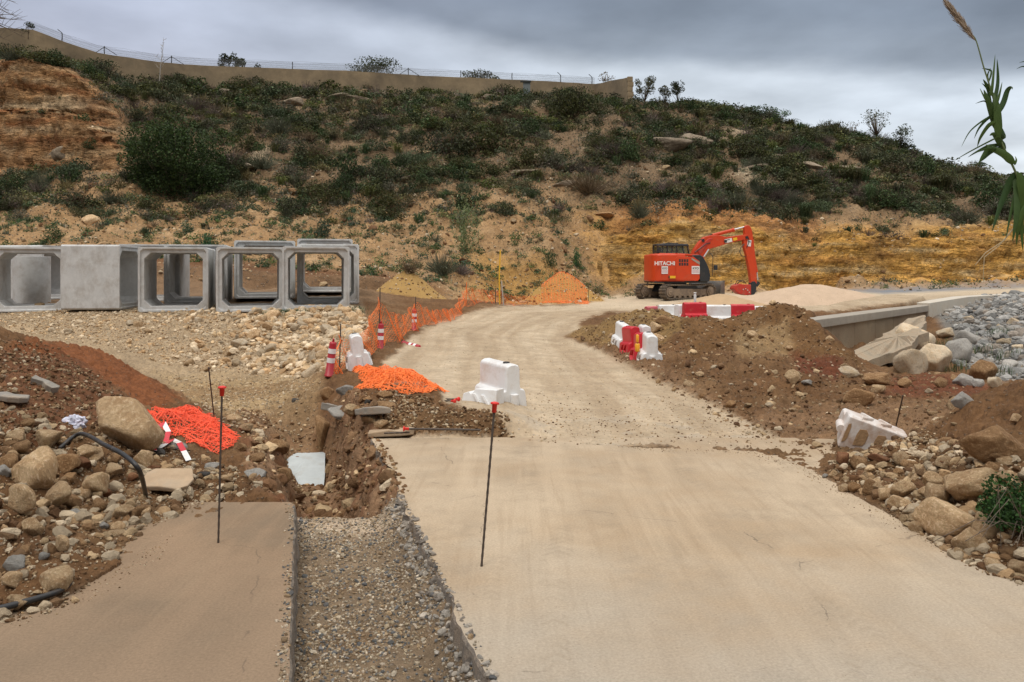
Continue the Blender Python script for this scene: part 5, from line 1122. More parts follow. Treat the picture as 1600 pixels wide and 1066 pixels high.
plate_obj('concrete_piece', 70, 606, (.30, .10, .08), (8, 26, -12), M_GREYC, 'small grey concrete piece high on the left rubble heap', dz_=.04)
plate_obj('concrete_piece', 20, 627, (.30, .14, .06), (8, 10, 10), M_GREYC, 'grey concrete piece at the picture edge on the left rubble', dz_=.03)
plate_obj('concrete_piece', 530, 650, (.52, .36, .10), (-8, 12, 10), M_GREYC, 'broken grey paving slab overhanging the pit edge', dz_=.10, jag=.05)
plate_obj('concrete_piece', 584, 652, (.42, .26, .08), (-6, -4, -8), M_GREYC, 'second broken paving slab beside the pit, right of the overhanging one', dz_=.08, jag=.05)
plate_obj('concrete_piece', 610, 676, (.55, .40, .07), (-4, 0, 20), M_TANC, 'crumbled slab corner where the large slab meets the pit', dz_=.0, jag=.07)
# ---- sampled rocks
CELL = np.zeros(GX.shape); CELL[:-1, :-1] = (X0[1:, :-1]-X0[:-1, :-1])*(GY[:-1, 1:]-GY[:-1, :-1])
def sample(mask, n_, rng_=RNG):
    w = np.clip(mask*CELL, 0, None).ravel(); w = w/w.sum(); id_ = rng_.choice(w.size, n_, p=w); i, j = np.divmod(id_, ny); i = np.minimum(i, nx-2); j = np.minimum(j, ny-2)
    a = rng_.random(n_); b = rng_.random(n_); px = gx[i]*(1-a)+gx[i+1]*a; d = gy[j]*(1-b)+gy[j+1]*b
    return (px-800)/F*d, d, slab_at((px-800)/F*d, d)
EMB = region([(-100,486),(560,480),(575,520),(530,600),(420,590),(280,575),(170,545),(-100,492)], 18, 27, 5, 8)
EMBR = EMB*sstep(250, 420, GX)
RIP = region([(1452,482),(1500,468),(1640,458),(1700,600),(1560,600),(1490,570),(1500,520)], 15, 38, 3, 4)
HL = region([(0,640),(110,690),(240,700),(380,740),(420,765),(330,790),(240,830),(150,900),(100,945),(0,975),(-200,980),(-200,640)], 3.6, 9.5, 5, 12)
HL2 = region([(-50,520),(60,545),(160,600),(240,690),(60,720),(-100,700)], 5, 13, 5, 12)
HR = region([(1290,738),(1380,695),(1470,690),(1560,720),(1640,760),(1640,900),(1560,870),(1440,840),(1370,790)], 4.5, 9.5, 5, 10)
MND = region([(890,525),(950,484),(1240,476),(1350,580),(1500,600),(1520,690),(1320,720),(1180,690),(1100,640),(980,570)], 8.5, 25, 5, 10)
GRV = near
PIT = np.where(inh, endf, 0)
INNER = region([(590,600),(690,640),(790,650),(800,684),(590,684)], 9.6, 14, 4, 6)
ROADM = road*(GY < 40)*(1-slabm)
def nearest_ok(): pass
def scatter_ind(mask, n_, smin, smax, types, seed, sinkf=.35, pw=2.2):
    x, y, z = sample(mask, n_*3); u = np.random.default_rng(seed).random(n_*3); s_ = smin+(smax-smin)*u**pw; app = s_/y; k = np.argsort(-app)[:n_]
    for q in k:
        r_ = random.Random(int(q)+seed*1000); px = 800+F*x[q]/y[q]; py = HY-F*(z[q]-HC)/y[q]
        if px < -15 or px > 1615: continue
        put_rock((x[q], y[q], z[q]+s_[q]*(.55-sinkf)), float(s_[q]), r_.choice(types), int(q)+seed, px, py, 2*s_[q]*F/y[q], rot=(r_.uniform(-.6, .6), r_.uniform(-.6, .6), r_.uniform(0, 6.28)))
scatter_ind(EMB, 42, .06, .20, ['tan', 'tan', 'pale'], 5)
scatter_ind(EMBR, 38, .09, .30, ['tan', 'pale', 'pale', 'tan'], 6)
scatter_ind(RIP, 42, .08, .26, ['grey', 'grey', 'grey', 'pale'], 7)
scatter_ind(HL, 22, .05, .12, ['tan', 'tan', 'brown', 'grey', 'red'], 8)
scatter_ind(HR, 16, .035, .09, ['tan', 'tan', 'brown'], 9)
scatter_ind(MND, 14, .05, .16, ['tan', 'brown', 'tan'], 10)
NROCK = len(ROCKPOS)
LABS = {}
for o, sz, col_, px, py in ROCKPOS:
    if 'label' not in o: 
        for k in range(len(ADJ)+1):
            lab = f'{sz} {col_} rock {whereis(px, py)}' if k == 0 else f'{sz} {ADJ[(k-1)]} {col_} rock {whereis(px, py)}'
            if k == 0 or lab not in LABS: pass
            if lab not in LABS: break
            lab = f'{sz} {col_} rock {whereis(px, py)}'; break
        LABS[lab] = 1; o['label'] = lab
# ---- countless small stones: one merged mesh per place
def low_protos(sub, n_):
    out = []
    for i in range(n_):
        r_ = np.random.default_rng(100+i); bm = bmesh.new(); bmesh.ops.create_icosphere(bm, subdivisions=sub, radius=1); v = np.array([x.co[:] for x in bm.verts]); f = np.array([[q.index for q in fc.verts] for fc in bm.faces]); bm.free()
        pn = r_.normal(size=(7, 3)); pn /= np.linalg.norm(pn, axis=1)[:, None]; dd_ = v@pn.T; ra = np.where(dd_ > .05, r_.uniform(.5, .95, 7)/np.maximum(dd_, .05), 9).min(1); v = v*np.minimum(ra, 1.2)[:, None]*(1+.22*fbm(v[:, 0]*1.3+i*5, v[:, 1]*1.3, v[:, 2]*1.3, 2))[:, None]*np.array([1, r_.uniform(.65, .95), r_.uniform(.5, .85)]); out.append((v, f))
    return out
LP0 = low_protos(1, 5); LP1 = low_protos(2, 6)
def rand_rot(n_, rng_):
    q = rng_.normal(size=(n_, 4)); q /= np.linalg.norm(q, axis=1)[:, None]; w, x, y, z = q.T
    return np.stack([1-2*(y*y+z*z), 2*(x*y-z*w), 2*(x*z+y*w), 2*(x*y+z*w), 1-2*(x*x+z*z), 2*(y*z-x*w), 2*(x*z-y*w), 2*(y*z+x*w), 1-2*(x*x+y*y)], -1).reshape(-1, 3, 3)
def stones(name, specs, seed):
    Vs = []; Fs = []; Cs = []; b = 0; rg = np.random.default_rng(seed)
    for mask, n_, s0, s1, pw, pal, protos, sink in specs:
        x, y, z = sample(mask, n_, rg); s_ = s0+(s1-s0)*rg.random(n_)**pw; M = rand_rot(n_, rg); pal = np.array(pal); cc = pal[rg.integers(0, len(pal), n_)]*rg.uniform(.7, 1.25, (n_, 1))
        which = rg.integers(0, len(protos), n_)
        for k, (v, f) in enumerate(protos):
            id_ = np.nonzero(which == k)[0]
            if not len(id_): continue
            vv = np.einsum('nij,vj->nvi', M[id_], v)*s_[id_, None, None]; vv[..., 2] *= .8
            vv += np.stack([x[id_], y[id_], z[id_]+s_[id_]*sink], -1)[:, None, :]
            Vs.append(vv.reshape(-1, 3)); Fs.append((f[None]+b+(np.arange(len(id_))*len(v))[:, None, None]).reshape(-1, 3)); Cs.append(np.repeat(cc[id_], len(v), 0)); b += len(id_)*len(v)
    o = np_mesh(name, np.concatenate(Vs), np.concatenate(Fs), M_STONES, np.concatenate(Cs), smooth=False); tag(o, kind='stuff'); return o
TAN = [(.56, .40, .23), (.64, .51, .35), (.46, .30, .16), (.60, .48, .33), (.46, .36, .24)]; BRN = [(.19, .105, .05), (.23, .135, .068), (.155, .08, .037), (.21, .12, .056), (.36, .255, .145)]; GRY = [(.23, .225, .21), (.29, .28, .26), (.16, .155, .145), (.26, .22, .18), (.33, .315, .29)]
GRVL = [(.38, .31, .22), (.48, .41, .31), (.27, .20, .13), (.11, .11, .105), (.31, .22, .13), (.34, .27, .18), (.40, .33, .25), (.24, .165, .095), (.14, .135, .13)]
o = stones('embankment_stones', [(EMB, 3600, .02, .10, 2.6, TAN, LP0, .1), (EMBR, 1300, .04, .17, 1.9, TAN, LP1, .15), (EMB, 12000, .010, .03, 1, TAN+BRN, LP0, .2)], 1); tag(o, 'loose tan stones covering the slope below the box culverts', 'stones')
o = stones('riprap_stones', [(RIP, 1900, .04, .24, 2.2, GRY, LP1, .2), (RIP, 9000, .02, .07, 1.3, GRY, LP0, .3)], 2); tag(o, 'grey broken stones tipped on the bank below the road at right', 'stones')
o = stones('rubble_stones', [(HL, 1500, .012, .075, 2.0, TAN+TAN+BRN, LP1, .15), (HL, 9000, .004, .016, 1.6, BRN+TAN, LP0, .3), (HL2, 5000, .006, .04, 3.0, BRN+BRN+TAN[:2], LP0, .2)], 3); tag(o, 'small stones and crumbs strewn over the left rubble heap', 'stones')
o = stones('rubble_stones', [(HR, 1000, .014, .07, 2.0, BRN+TAN+TAN, LP1, .15), (HR, 8000, .004, .018, 1.6, BRN+TAN[:2], LP0, .3)], 4); tag(o, 'small stones and crumbs strewn over the right boulder heap', 'stones')
o = stones('clod_scatter', [(MND, 9000, .008, .05, 3.0, BRN+BRN+BRN+TAN[:2], LP0, .2), (MND, 420, .03, .12, 2.8, BRN+TAN[:3], LP1, .15), (INNER, 2500, .008, .035, 2, BRN+TAN[:2], LP0, .25)], 5); tag(o, 'clods and pebbles scattered over the earth mounds and bare soil', 'clods')
o = stones('trench_gravel', [(GRV*(.25+sstep(-.35, .25, N1+.5*N2)), 17000, .003, .016, 1.7, GRVL, LP0, .25), (GRV, 700, .008, .024, 1.6, GRVL+[(.12,.12,.12),(.15,.145,.14)], LP1, .25), (GRV*sstep(.82, .96, s), 900, .006, .035, 2.2, [(.30,.27,.23),(.38,.33,.27),(.2,.17,.14)], LP1, .2)], 6); tag(o, 'mixed pale and dark gravel filling the trench between the slabs', 'gravel')
o = stones('pit_stones', [(PIT, 3200, .008, .05, 2.6, BRN+BRN+TAN[:1], LP0, .2), (PIT*(GY < 11.2), 150, .04, .14, 2.0, BRN+BRN+TAN[:2], LP1, .1)], 7); tag(o, 'stones and clods sticking out of the pit walls', 'stones')
edge2 = slabm*((1-sstep(.02, .30, SR))*(SR > 0)*(X0 > 1.2+0*GY)+(1-sstep(.02, .3, SL))*(SL > 0)*(X0 < Lx(GY)-.9))*(GY < 9.4)+.0
GRDP = region([(380,590),(500,600),(460,690),(380,690),(300,640),(250,590)], 9, 22, 5, 8)
o = stones('road_pebbles', [(ROADM, 6000, .004, .018, 2.4, TAN, LP0, .2), (ROADM*sstep(13.5, 11, GY)*(GX > 820), 1300, .004, .022, 2.6, TAN+BRN, LP0, .15), (edge2, 2200, .002, .010, 2.2, BRN+TAN, LP0, .2), (GRDP, 3000, .01, .04, 2, TAN, LP0, .3)], 8); tag(o, 'fine pebbles strewn on the dirt road and along the slab edges', 'pebbles')
HILLP = hm*(1-sandm)*(GY < 66)*(GPY > 150)
o = stones('hill_stones', [(HILLP, 7000, .04, .22, 2.4, TAN+BRN, LP0, .2), (HILLP*(GPY > 340), 6000, .03, .12, 2.0, TAN, LP0, .2), (HILLP, 450, .12, .5, 2.4, BRN+BRN+TAN[2:3], LP1, .05), (np.maximum(sstep(0,.1,cone_m['yellow']),sstep(0,.1,cone_m['netted'])), 900, .02, .09, 2.2, BRN+TAN, LP0, .2)], 9); tag(o, 'weathered stones lying between the shrubs on the hillside', 'stones')
# ------------------------------------------------------------ vegetation
def leaf_mat(name, rough=.7, rnd=.3):
    m = bpy.data.materials.new(name); m.use_nodes = True; nt = m.node_tree; N = nt.nodes; L = nt.links; b = N['Principled BSDF']; b.inputs['Roughness'].default_value = rough; b.inputs['Specular IOR Level'].default_value = .25
    at = N.new('ShaderNodeAttribute'); at.attribute_name = 'soil'; oi = N.new('ShaderNodeObjectInfo'); mr = N.new('ShaderNodeMapRange'); L.new(oi.outputs['Random'], mr.inputs[0]); mr.inputs[3].default_value = 1-rnd; mr.inputs[4].default_value = 1+rnd
    vm = N.new('ShaderNodeVectorMath'); vm.operation = 'SCALE'; L.new(at.outputs['Color'], vm.inputs[0]); L.new(mr.outputs[0], vm.inputs['Scale']); L.new(vm.outputs[0], b.inputs['Base Color'])
    tr = N.new('ShaderNodeBsdfTranslucent'); L.new(vm.outputs[0], tr.inputs['Color']); mx = N.new('ShaderNodeMixShader'); mx.inputs[0].default_value = .22
    L.new(b.outputs[0], mx.inputs[1]); L.new(tr.outputs[0], mx.inputs[2]); L.new(mx.outputs[0], N['Material Output'].inputs[0]); return m
M_LEAF = leaf_mat('foliage')
def leaves(P, size, col, rg, var=.3, up=.35, aspect=.55, nrm=None):
    """one leaf-sized rhomb at each point"""
    n_ = len(P); d = rg.normal(size=(n_, 3)); d[:, 2] = d[:, 2]*.7+up
    if nrm is not None: d = d*.7+nrm
    d /= np.linalg.norm(d, axis=1)[:, None]; a = rg.normal(size=(n_, 3)); a -= d*(a*d).sum(1)[:, None]; a /= np.linalg.norm(a, axis=1)[:, None]
    s_ = (np.asarray(size)*rg.uniform(.6, 1.35, n_))[:, None]; V = np.stack([P-d*s_*.5, P+a*s_*aspect*.5, P+d*s_*.5, P-a*s_*aspect*.5], 1).reshape(-1, 3)
    Fq = np.arange(n_*4).reshape(-1, 4); c_ = np.array(col)
    if c_.ndim > 1: c_ = c_[rg.integers(0, len(c_), n_)]
    c_ = c_*rg.uniform(1-var, 1+var, (n_, 1)); return V, Fq, np.repeat(c_, 4, 0)
def merge(parts):
    V = []; Fq = []; C_ = []; b = 0
    for v, f, c_ in parts: V.append(v); Fq.append(f+b); C_.append(c_); b += len(v)
    return np.concatenate(V), np.concatenate(Fq), np.concatenate(C_)
def blob_pts(rg, n_, R_, H, lumps, fill=.55):
    """points spread through an uneven crown: radius R_, height H, base at 0"""
    cs = rg.normal(size=(lumps, 3)); cs /= np.linalg.norm(cs, axis=1)[:, None]; cs *= rg.uniform(.25, .68, (lumps, 1)); cs[:, 2] = np.abs(cs[:, 2])*.9
    rr = rg.uniform(.26, .48, lumps); k = rg.integers(0, lumps, n_); d = rg.normal(size=(n_, 3)); d /= np.linalg.norm(d, axis=1)[:, None]
    p = cs[k]+d*(rr[k]*(fill+(1-fill)*rg.random(n_)**.5))[:, None]; p[:, 2] = np.abs(p[:, 2]+.05); p[:, :2] *= R_*1.05; p[:, 2] *= H/1.05; return p
def twig_quads(rg, n_, R_, H, w, col):
    a = np.zeros((n_, 3)); a[:, :2] = rg.normal(size=(n_, 2))*.08*R_; t = rg.normal(size=(n_, 3)); t[:, 2] = np.abs(t[:, 2])+.5; t /= np.linalg.norm(t, axis=1)[:, None]
    b = a+t*np.array([R_, R_, H])*rg.uniform(.5, 1.15, (n_, 1)); s_ = np.cross(t, [0, 1, 0]); s_ = s_/(np.linalg.norm(s_, axis=1)[:, None]+1e-6)*w
    V = np.stack([a-s_, a+s_, b+s_*.4, b-s_*.4], 1).reshape(-1, 3); return V, np.arange(n_*4).reshape(-1, 4), np.repeat(np.array(col)*rg.uniform(.6, 1.4, (n_, 1)), 4, 0)
DG = [(.044, .056, .022), (.060, .074, .030), (.085, .097, .042), (.032, .039, .018)]; GG = [(.125, .128, .075), (.092, .098, .054), (.16, .16, .108), (.066, .072, .038)]
YG = [(.115, .125, .045), (.08, .10, .035), (.15, .15, .06)]; BR = [(.17, .135, .10), (.12, .095, .068), (.24, .20, .155), (.15, .135, .09)]; WD = [(.055, .095, .040), (.075, .125, .055), (.045, .080, .050), (.10, .15, .085)]
SP = []    # (name words, mesh builder result, real radius)
def shrub_arr(kind_, rg, lod=1.0):
    if kind_ == 'dense': return merge([twig_quads(rg, int(30*lod), .9, .9, .012, (.07, .05, .035)), leaves(blob_pts(rg, int(1500*lod), 1, 1.05, 9), .085/lod**.4, DG, rg)])
    if kind_ == 'grey': return merge([twig_quads(rg, int(50*lod), .9, .8, .010, (.10, .08, .06)), leaves(blob_pts(rg, int(1100*lod), 1, .8, 8), .075/lod**.4, GG, rg)])
    if kind_ == 'dry': return merge([twig_quads(rg, int(330*lod), .95, .85, .010/lod**.5, (.13, .105, .08)), leaves(blob_pts(rg, int(420*lod), 1, .8, 8), .06/lod**.4, BR, rg)])
    if kind_ == 'tuft':
        n_ = int(520*lod); a = rg.normal(size=(n_, 2))*.12; th = rg.uniform(0, 6.28, n_); l = rg.uniform(.5, 1.1, n_); dr = rg.uniform(.25, .95, n_); V = []; 
        p0 = np.stack([a[:, 0], a[:, 1], np.zeros(n_)], 1); dx = np.stack([np.cos(th), np.sin(th), 0*th], 1); p1 = p0+dx*(dr*.45*l)[:, None]+np.array([0, 0, 1.])*(l*.75)[:, None]; p2 = p0+dx*(dr*1.0*l)[:, None]+np.array([0, 0, 1.])*(l*(.95-.4*dr))[:, None]
        s_ = np.stack([-np.sin(th), np.cos(th), 0*th], 1)*.010/lod**.5; V = np.stack([p0-s_, p0+s_, p1+s_, p1-s_, p1-s_, p1+s_, p2+s_*.3, p2-s_*.3], 1).reshape(-1, 3)
        c_ = np.array([(.10, .115, .055), (.13, .13, .075), (.075, .095, .045)])[rg.integers(0, 3, n_)]*rg.uniform(.7, 1.2, (n_, 1)); return V, np.arange(n_*8).reshape(-1, 4), np.repeat(c_, 8, 0)
    if kind_ == 'leafy': return merge([twig_quads(rg, int(20*lod), .6, .8, .012, (.08, .09, .04)), leaves(blob_pts(rg, int(650*lod), .85, .95, 7), .105/lod**.3, WD, rg, up=.6)])
    if kind_ == 'spiky':
        n_ = int(260*lod); c0 = rg.normal(size=(9, 2))*.2; k = rg.integers(0, 9, n_); th = rg.uniform(0, 6.28, n_); el_ = rg.uniform(.25, 1.35, n_); l = rg.uniform(.28, .52, n_); p0 = np.stack([c0[k, 0], c0[k, 1], 0*th], 1)
        t = np.stack([np.cos(th)*np.cos(el_), np.sin(th)*np.cos(el_), np.sin(el_)], 1); s_ = np.stack([-np.sin(th), np.cos(th), 0*th], 1)*.035; V = np.stack([p0-s_*.6, p0+t*(l*.5)[:, None]-s_, p0+t*l[:, None], p0+t*(l*.5)[:, None]+s_], 1).reshape(-1, 3)
        c_ = np.array([(.085, .125, .085), (.11, .15, .10), (.06, .09, .06)])[rg.integers(0, 3, n_)]; return V, np.arange(n_*4).reshape(-1, 4), np.repeat(c_, 4, 0)
KW = {'dense': ('dark green', 'bushy shrub'), 'grey': ('grey green', 'scrubby shrub'), 'dry': ('dry brown', 'twiggy shrub'), 'tuft': ('arching', 'grass tuft'), 'leafy': ('fresh green', 'leafy plant'), 'spiky': ('pale green', 'spiky plant')}
PROTO = {}
TINT = [(1.18, 1.06, .85), (.80, 1.05, .88), (1.05, .98, 1.1), (1.3, 1.3, .8)]
for kd in KW:
    PROTO[kd] = []
    for v in range(3):
        V, Fq, C_ = shrub_arr(kd, np.random.default_rng(50+v*7+len(kd))); C_ = C_*np.array(TINT[v]); o = np_mesh('shrub', V, Fq, M_LEAF, C_, smooth=False); PROTO[kd].append(o.data); bpy.data.objects.remove(o)
HX, HYY = GX, GPY
dn = fbm(X0*.12, GY*.16, 31., 4); dn2 = fbm(X0*.35, GY*.4, 33., 3)
veg = hm*(1-sandm)*sstep(41.5, 43, GY)*(1-clm*.93)*(1-cutm*.93)*(GY < 88)*(GX > -250)*(GX < 1850)
upm = sstep(365, 300, GPY)           # thick scrub on the upper slope, sparse plants on the lower
thick = veg*upm*(.13+1.0*sstep(-.3, .15, dn)+.5*sstep(0, .3, dn2)); lowv = veg*(1-upm)*(.3+sstep(-.1, .3, dn2))
rg = np.random.default_rng(77)
items = []
def addv(mask, n_, kinds, s0, s1, pw=1.6):
    x, y, z = sample(mask, n_, rg); s_ = s0+(s1-s0)*rg.random(n_)**pw
    for i in range(n_): items.append((float(x[i]), float(y[i]), float(z[i]), float(s_[i]), kinds[rg.integers(0, len(kinds))]))
addv(thick, 4900, ['grey', 'grey', 'dry', 'dense', 'tuft', 'grey', 'spiky'], .45, 1.15)
addv(thick*(dn > -.15), 1300, ['dense', 'dense', 'grey', 'dry'], .8, 1.9)
addv(thick*(GY > 64), 700, ['dense', 'dry', 'grey'], .7, 1.5)
addv(thick*(GX > 1080), 900, ['tuft', 'grey', 'tuft'], .6, 1.4)
addv(lowv, 900, ['leafy', 'grey', 'spiky', 'leafy', 'dry'], .22, .65); addv(lowv*(GX < 900), 700, ['leafy', 'spiky', 'leafy'], .25, .75)
addv(veg*(dn2 > .1)*(GPY > 240)*(GPY < 340)*(GX > 350)*(GX < 950), 200, ['spiky', 'leafy'], .4, .8)
addv(veg*sstep(68, 73, GY), 700, ['dense', 'dry', 'grey', 'dense'], .6, 1.4)
addv(clm, 26, ['grey', 'dry', 'leafy'], .3, .8); addv(cutm*sstep(54.3, 55, GY), 110, ['dry', 'grey', 'dense', 'tuft'], .4, 1.0)
# shrubs one can pick out in the photograph : px, py of the foot, width px, height px, kind
PICK = [(388,237,62,42,'dense'),(548,282,75,52,'dense'),(700,240,110,60,'dense'),(770,240,130,56,'dense'),(600,235,70,36,'grey'),(640,225,50,30,'dense'),(1160,250,86,46,'dense'),(1245,242,76,36,'dense'),(1400,268,92,48,'dense'),(1330,290,80,34,'tuft'),(1360,322,48,44,'tuft'),(1400,322,80,40,'dense'),
        (1470,300,80,34,'tuft'),(1545,325,90,50,'dense'),(1580,300,70,40,'grey'),(895,185,86,62,'dense'),(810,165,60,34,'grey'),(790,335,46,34,'dense'),(920,300,110,40,'dry'),(1000,340,60,36,'dry'),(160,120,60,40,'dense'),(60,98,110,30,'dense'),(200,145,70,44,'grey'),(350,135,50,34,'dense'),(95,163,20,16,'leafy'),
        (142,232,42,20,'dense'),(260,150,60,40,'dense'),(410,150,60,28,'grey'),(470,290,46,34,'dry'),(510,370,52,40,'leafy'),(85,375,46,32,'leafy'),(330,390,50,40,'leafy'),(290,365,40,28,'leafy'),(228,365,40,30,'spiky'),(1290,330,46,34,'grey'),(1120,330,60,36,'dry'),(1230,300,60,40,'grey'),(1440,330,60,34,'grey'),
        (1500,345,50,30,'dry'),(1060,300,60,36,'grey'),(980,250,70,40,'dense'),(860,262,70,44,'grey'),(650,300,64,40,'grey'),(720,300,60,38,'grey'),(440,235,60,34,'grey'),(520,215,64,32,'grey'),(330,220,50,40,'grey'),(20,325,40,30,'dry'),(120,320,60,34,'dry'),(60,300,50,24,'dry'),(1185,215,60,22,'dense'),
        (640,425,60,40,'dry'),(690,430,70,44,'dry'),(720,428,50,26,'dry'),(860,418,30,40,'leafy'),(900,415,24,40,'leafy'),(1290,228,40,22,'dry'),(870,345,50,30,'grey'),(450,350,50,30,'grey')]
for px, py, w, h, kd in PICK:
    if kd == 'dry' and py > 420: p = hit(px, py, 30)
    else: p = hit(px, min(py, HY-1), 40)
    s_ = w*p.y/F/2; items.append((p.x, p.y, p.z-.05, s_*1.02, kd, h*p.y/F/s_*1.0, 99))
def app(it): return 1e9 if len(it) > 6 else it[3]/it[1]*(1 if 0 < 800+F*it[0]/it[1] < 1600 else .001)
items.sort(key=app, reverse=True)
VL = {}
ADV = ['', 'compact ', 'spreading ', 'rounded ', 'ragged ', 'low ', 'upright ', 'sparse ']
for i, it in enumerate(items[:285]):
    x, y, z, s_, kd = it[:5]; hsc = it[5] if len(it) > 6 else rg.uniform(.75, 1.15); me = PROTO[kd][i % 3]
    o = bpy.data.objects.new({'tuft': 'grass_tuft', 'leafy': 'wild_plant', 'spiky': 'wild_plant'}.get(kd, 'shrub'), me); COL.objects.link(o); o.location = (x, y, z-.05*s_); o.rotation_euler = (0, 0, float(rg.uniform(0, 6.28)))
    o.scale = (s_, s_*.9, s_*(hsc if len(it) > 6 else hsc)); px = 800+F*x/y; py = HY-F*(z-HC)/y; w_ = s_*2*F/y; sz = 'large' if w_ > 55 else 'medium sized' if w_ > 34 else 'small'
    for ad in ADV:
        lab = f'{sz} {ad}{KW[kd][0]} {KW[kd][1]} {whereis(px, py)}'
        if len(lab.split()) > 16: lab = lab.replace('medium sized', 'middling').replace('well ', '')
        if lab not in VL: break
    else: lab = f'{sz} {KW[kd][0]} {KW[kd][1]} {whereis(px, py)}'
    VL[lab] = 1; tag(o, lab, 'grass tuft' if kd == 'tuft' else 'shrub' if kd in ('dense', 'grey', 'dry') else 'plant', 'plants growing on the hillside')
LODP = {kd: [(lambda q: (q[0], q[1], q[2]*np.array(TINT[v])))(shrub_arr(kd, np.random.default_rng(500+v), .16)) for v in range(4)] for kd in KW}
acc = []; 
for it in items[285:]:
    x, y, z, s_, kd = it[:5]; V, Fq, C_ = LODP[kd][int(rg.integers(0, 4))]; a = rg.uniform(0, 6.28); ca, sa = math.cos(a), math.sin(a); k = s_
    acc.append((np.stack([V[:, 0]*ca-V[:, 1]*sa, V[:, 0]*sa+V[:, 1]*ca, V[:, 2]*.95], 1)*k+np.array([x, y, z-.04]), Fq, C_*rg.uniform(.65, 1.35)))
# low weeds and dry stems between them
x, y, z = sample(veg*(.25+sstep(-.2, .3, dn2)), 26000, rg); gp = np.stack([x, y, z+rg.uniform(0, .28, len(x))], 1)
acc.append(leaves(gp, .16, np.array(GG+BR+YG[:1]+WD[:1]), rg, up=.9))
x, y, z = sample(veg*sstep(.0, .3, dn2)*(GPY > 170), 9000, rg); gp = np.stack([x, y, z+rg.uniform(0, .25, len(x))], 1); acc.append(leaves(gp, .26, np.array([(.26, .23, .13), (.20, .20, .09), (.15, .18, .07)]), rg, up=1.6, aspect=.18))
x, y, z = sample(thick, 135000, rg); gp = np.stack([x, y, z+rg.uniform(0, .30, len(x))], 1); acc.append(leaves(gp, .17, np.array(GG+BR), rg, up=.7))
V, Fq, C_ = merge(acc); o = np_mesh('hillside_scrub', V, Fq, M_LEAF, C_, smooth=False); tag(o, 'low scrub, weeds and dry stems covering the hillside between the bushes', 'scrub', kind='stuff')
# ---- trees
def tree(name, base, H, R_, n_, leaf, cols, label, cat='tree', trunk_h=.35, lumps=14, fill=.5, bark=M_BRANCH, trunk_r=.09, flat=.9, gaps=0.0, seed=1, group=None):
    e = empty(name, tuple(base)); rgg = np.random.default_rng(seed); m = MB(); hh = H*trunk_h; lean = rgg.uniform(-.12, .12, 2)*H
    m.tube([(0, 0, -.3), (lean[0]*.3, lean[1]*.3, hh*.5), (lean[0]*.6, lean[1]*.6, hh), (lean[0], lean[1], H*.75)], [trunk_r*H*.22, trunk_r*H*.17, trunk_r*H*.13, trunk_r*H*.03], 7)
    cs = rgg.normal(size=(lumps, 3)); cs /= np.linalg.norm(cs, axis=1)[:, None]; cs *= rgg.uniform(.3 if n_ < 9000 else .45, .75 if n_ < 9000 else .92, (lumps, 1)); ctr = np.array([lean[0]*.8, lean[1]*.8, hh+(H-hh)*.5]); sc_ = np.array([R_, R_, (H-hh)*.5*flat]); cs = cs*sc_+ctr
    for q in cs: m.tube([(lean[0]*.6, lean[1]*.6, hh*.9), tuple((q+np.array([lean[0]*.6, lean[1]*.6, hh]))/2+np.array([0, 0, -.03*H])), tuple(q)], [trunk_r*H*.07, trunk_r*H*.045, trunk_r*H*.02], 5)
    m.build('trunk', bark, e, smooth=True)
    rr = rgg.uniform(.28, .5, lumps)*(1-gaps)*(.78 if lumps > 30 and n_ > 9000 else 1); k = rgg.integers(0, lumps, n_); d = rgg.normal(size=(n_, 3)); d /= np.linalg.norm(d, axis=1)[:, None]; tone = rgg.uniform(.75, 1.25, lumps)
    p = cs[k]+d*sc_*(rr[k]*(fill+(1-fill)*rgg.random(n_)**.4))[:, None]; p[:, 2] = np.maximum(p[:, 2], .05*H)
    V, Fq, C_ = leaves(p, leaf, cols, rgg, nrm=d*.4); C_ = C_*np.repeat(tone[k], 4)[:, None]; np_mesh('crown', V, Fq, M_LEAF, C_, smooth=False, parent=e); tag(e, label, cat, group); return e
b = hit(246, 322, 45); tree('evergreen_tree', (b.x, b.y+2.6, b.z-.3), 6.9, 3.95, 28000, .17, [(.026, .046, .013), (.038, .064, .018), (.055, .088, .026), (.018, .030, .010)], 'big dark green round evergreen tree in front of the red cliff on the left', trunk_h=.08, lumps=60, fill=.45, seed=5, flat=1.0)
G_ = 'trees on the skyline'
def sky_tree(px, pyb, d, w, h, lab, n_=900, leaf=.2, cols=DG, gaps=.15, seed=1, th=.25, lumps=10, z=None):
    if 990 < px < 1440: h += 14; w += 4
    if px < 800: pyb += 8; h += 8; th = .12; gaps = 0
    p = W(px, pyb, d); tree('tree', tuple(p), h*d/F, w*d/F/2, n_, leaf, cols, lab, trunk_h=th, lumps=lumps, gaps=gaps, seed=seed, group=G_, trunk_r=.12)
sky_tree(352, 112, 84, 26, 30, 'small round tree behind the wall, left of a pair', 700, seed=2); sky_tree(376, 112, 84, 30, 33, 'small tree behind the wall, right of a pair', 800, seed=3); sky_tree(400, 112, 84, 10, 18, 'tiny tree beside the pair behind the wall', 120, seed=4)
sky_tree(588, 122, 88, 90, 34, 'broad low tree behind the middle of the wall', 2200, seed=5, lumps=20, gaps=.25, th=.15); sky_tree(745, 126, 90, 56, 18, 'low bushy tree just showing over the wall', 900, seed=6, lumps=12); sky_tree(775, 128, 90, 34, 14, 'small bush top showing over the wall, right of the low bushy tree', 350, seed=7)
sky_tree(948, 142, 92, 44, 34, 'nearly bare tree behind the right end of the wall', 160, seed=8, gaps=.4, lumps=16, cols=BR); sky_tree(1004, 172, 84, 40, 46, 'leafy tree directly right of the wall end pillar', 1300, .17, GG, .25, 9, lumps=14)
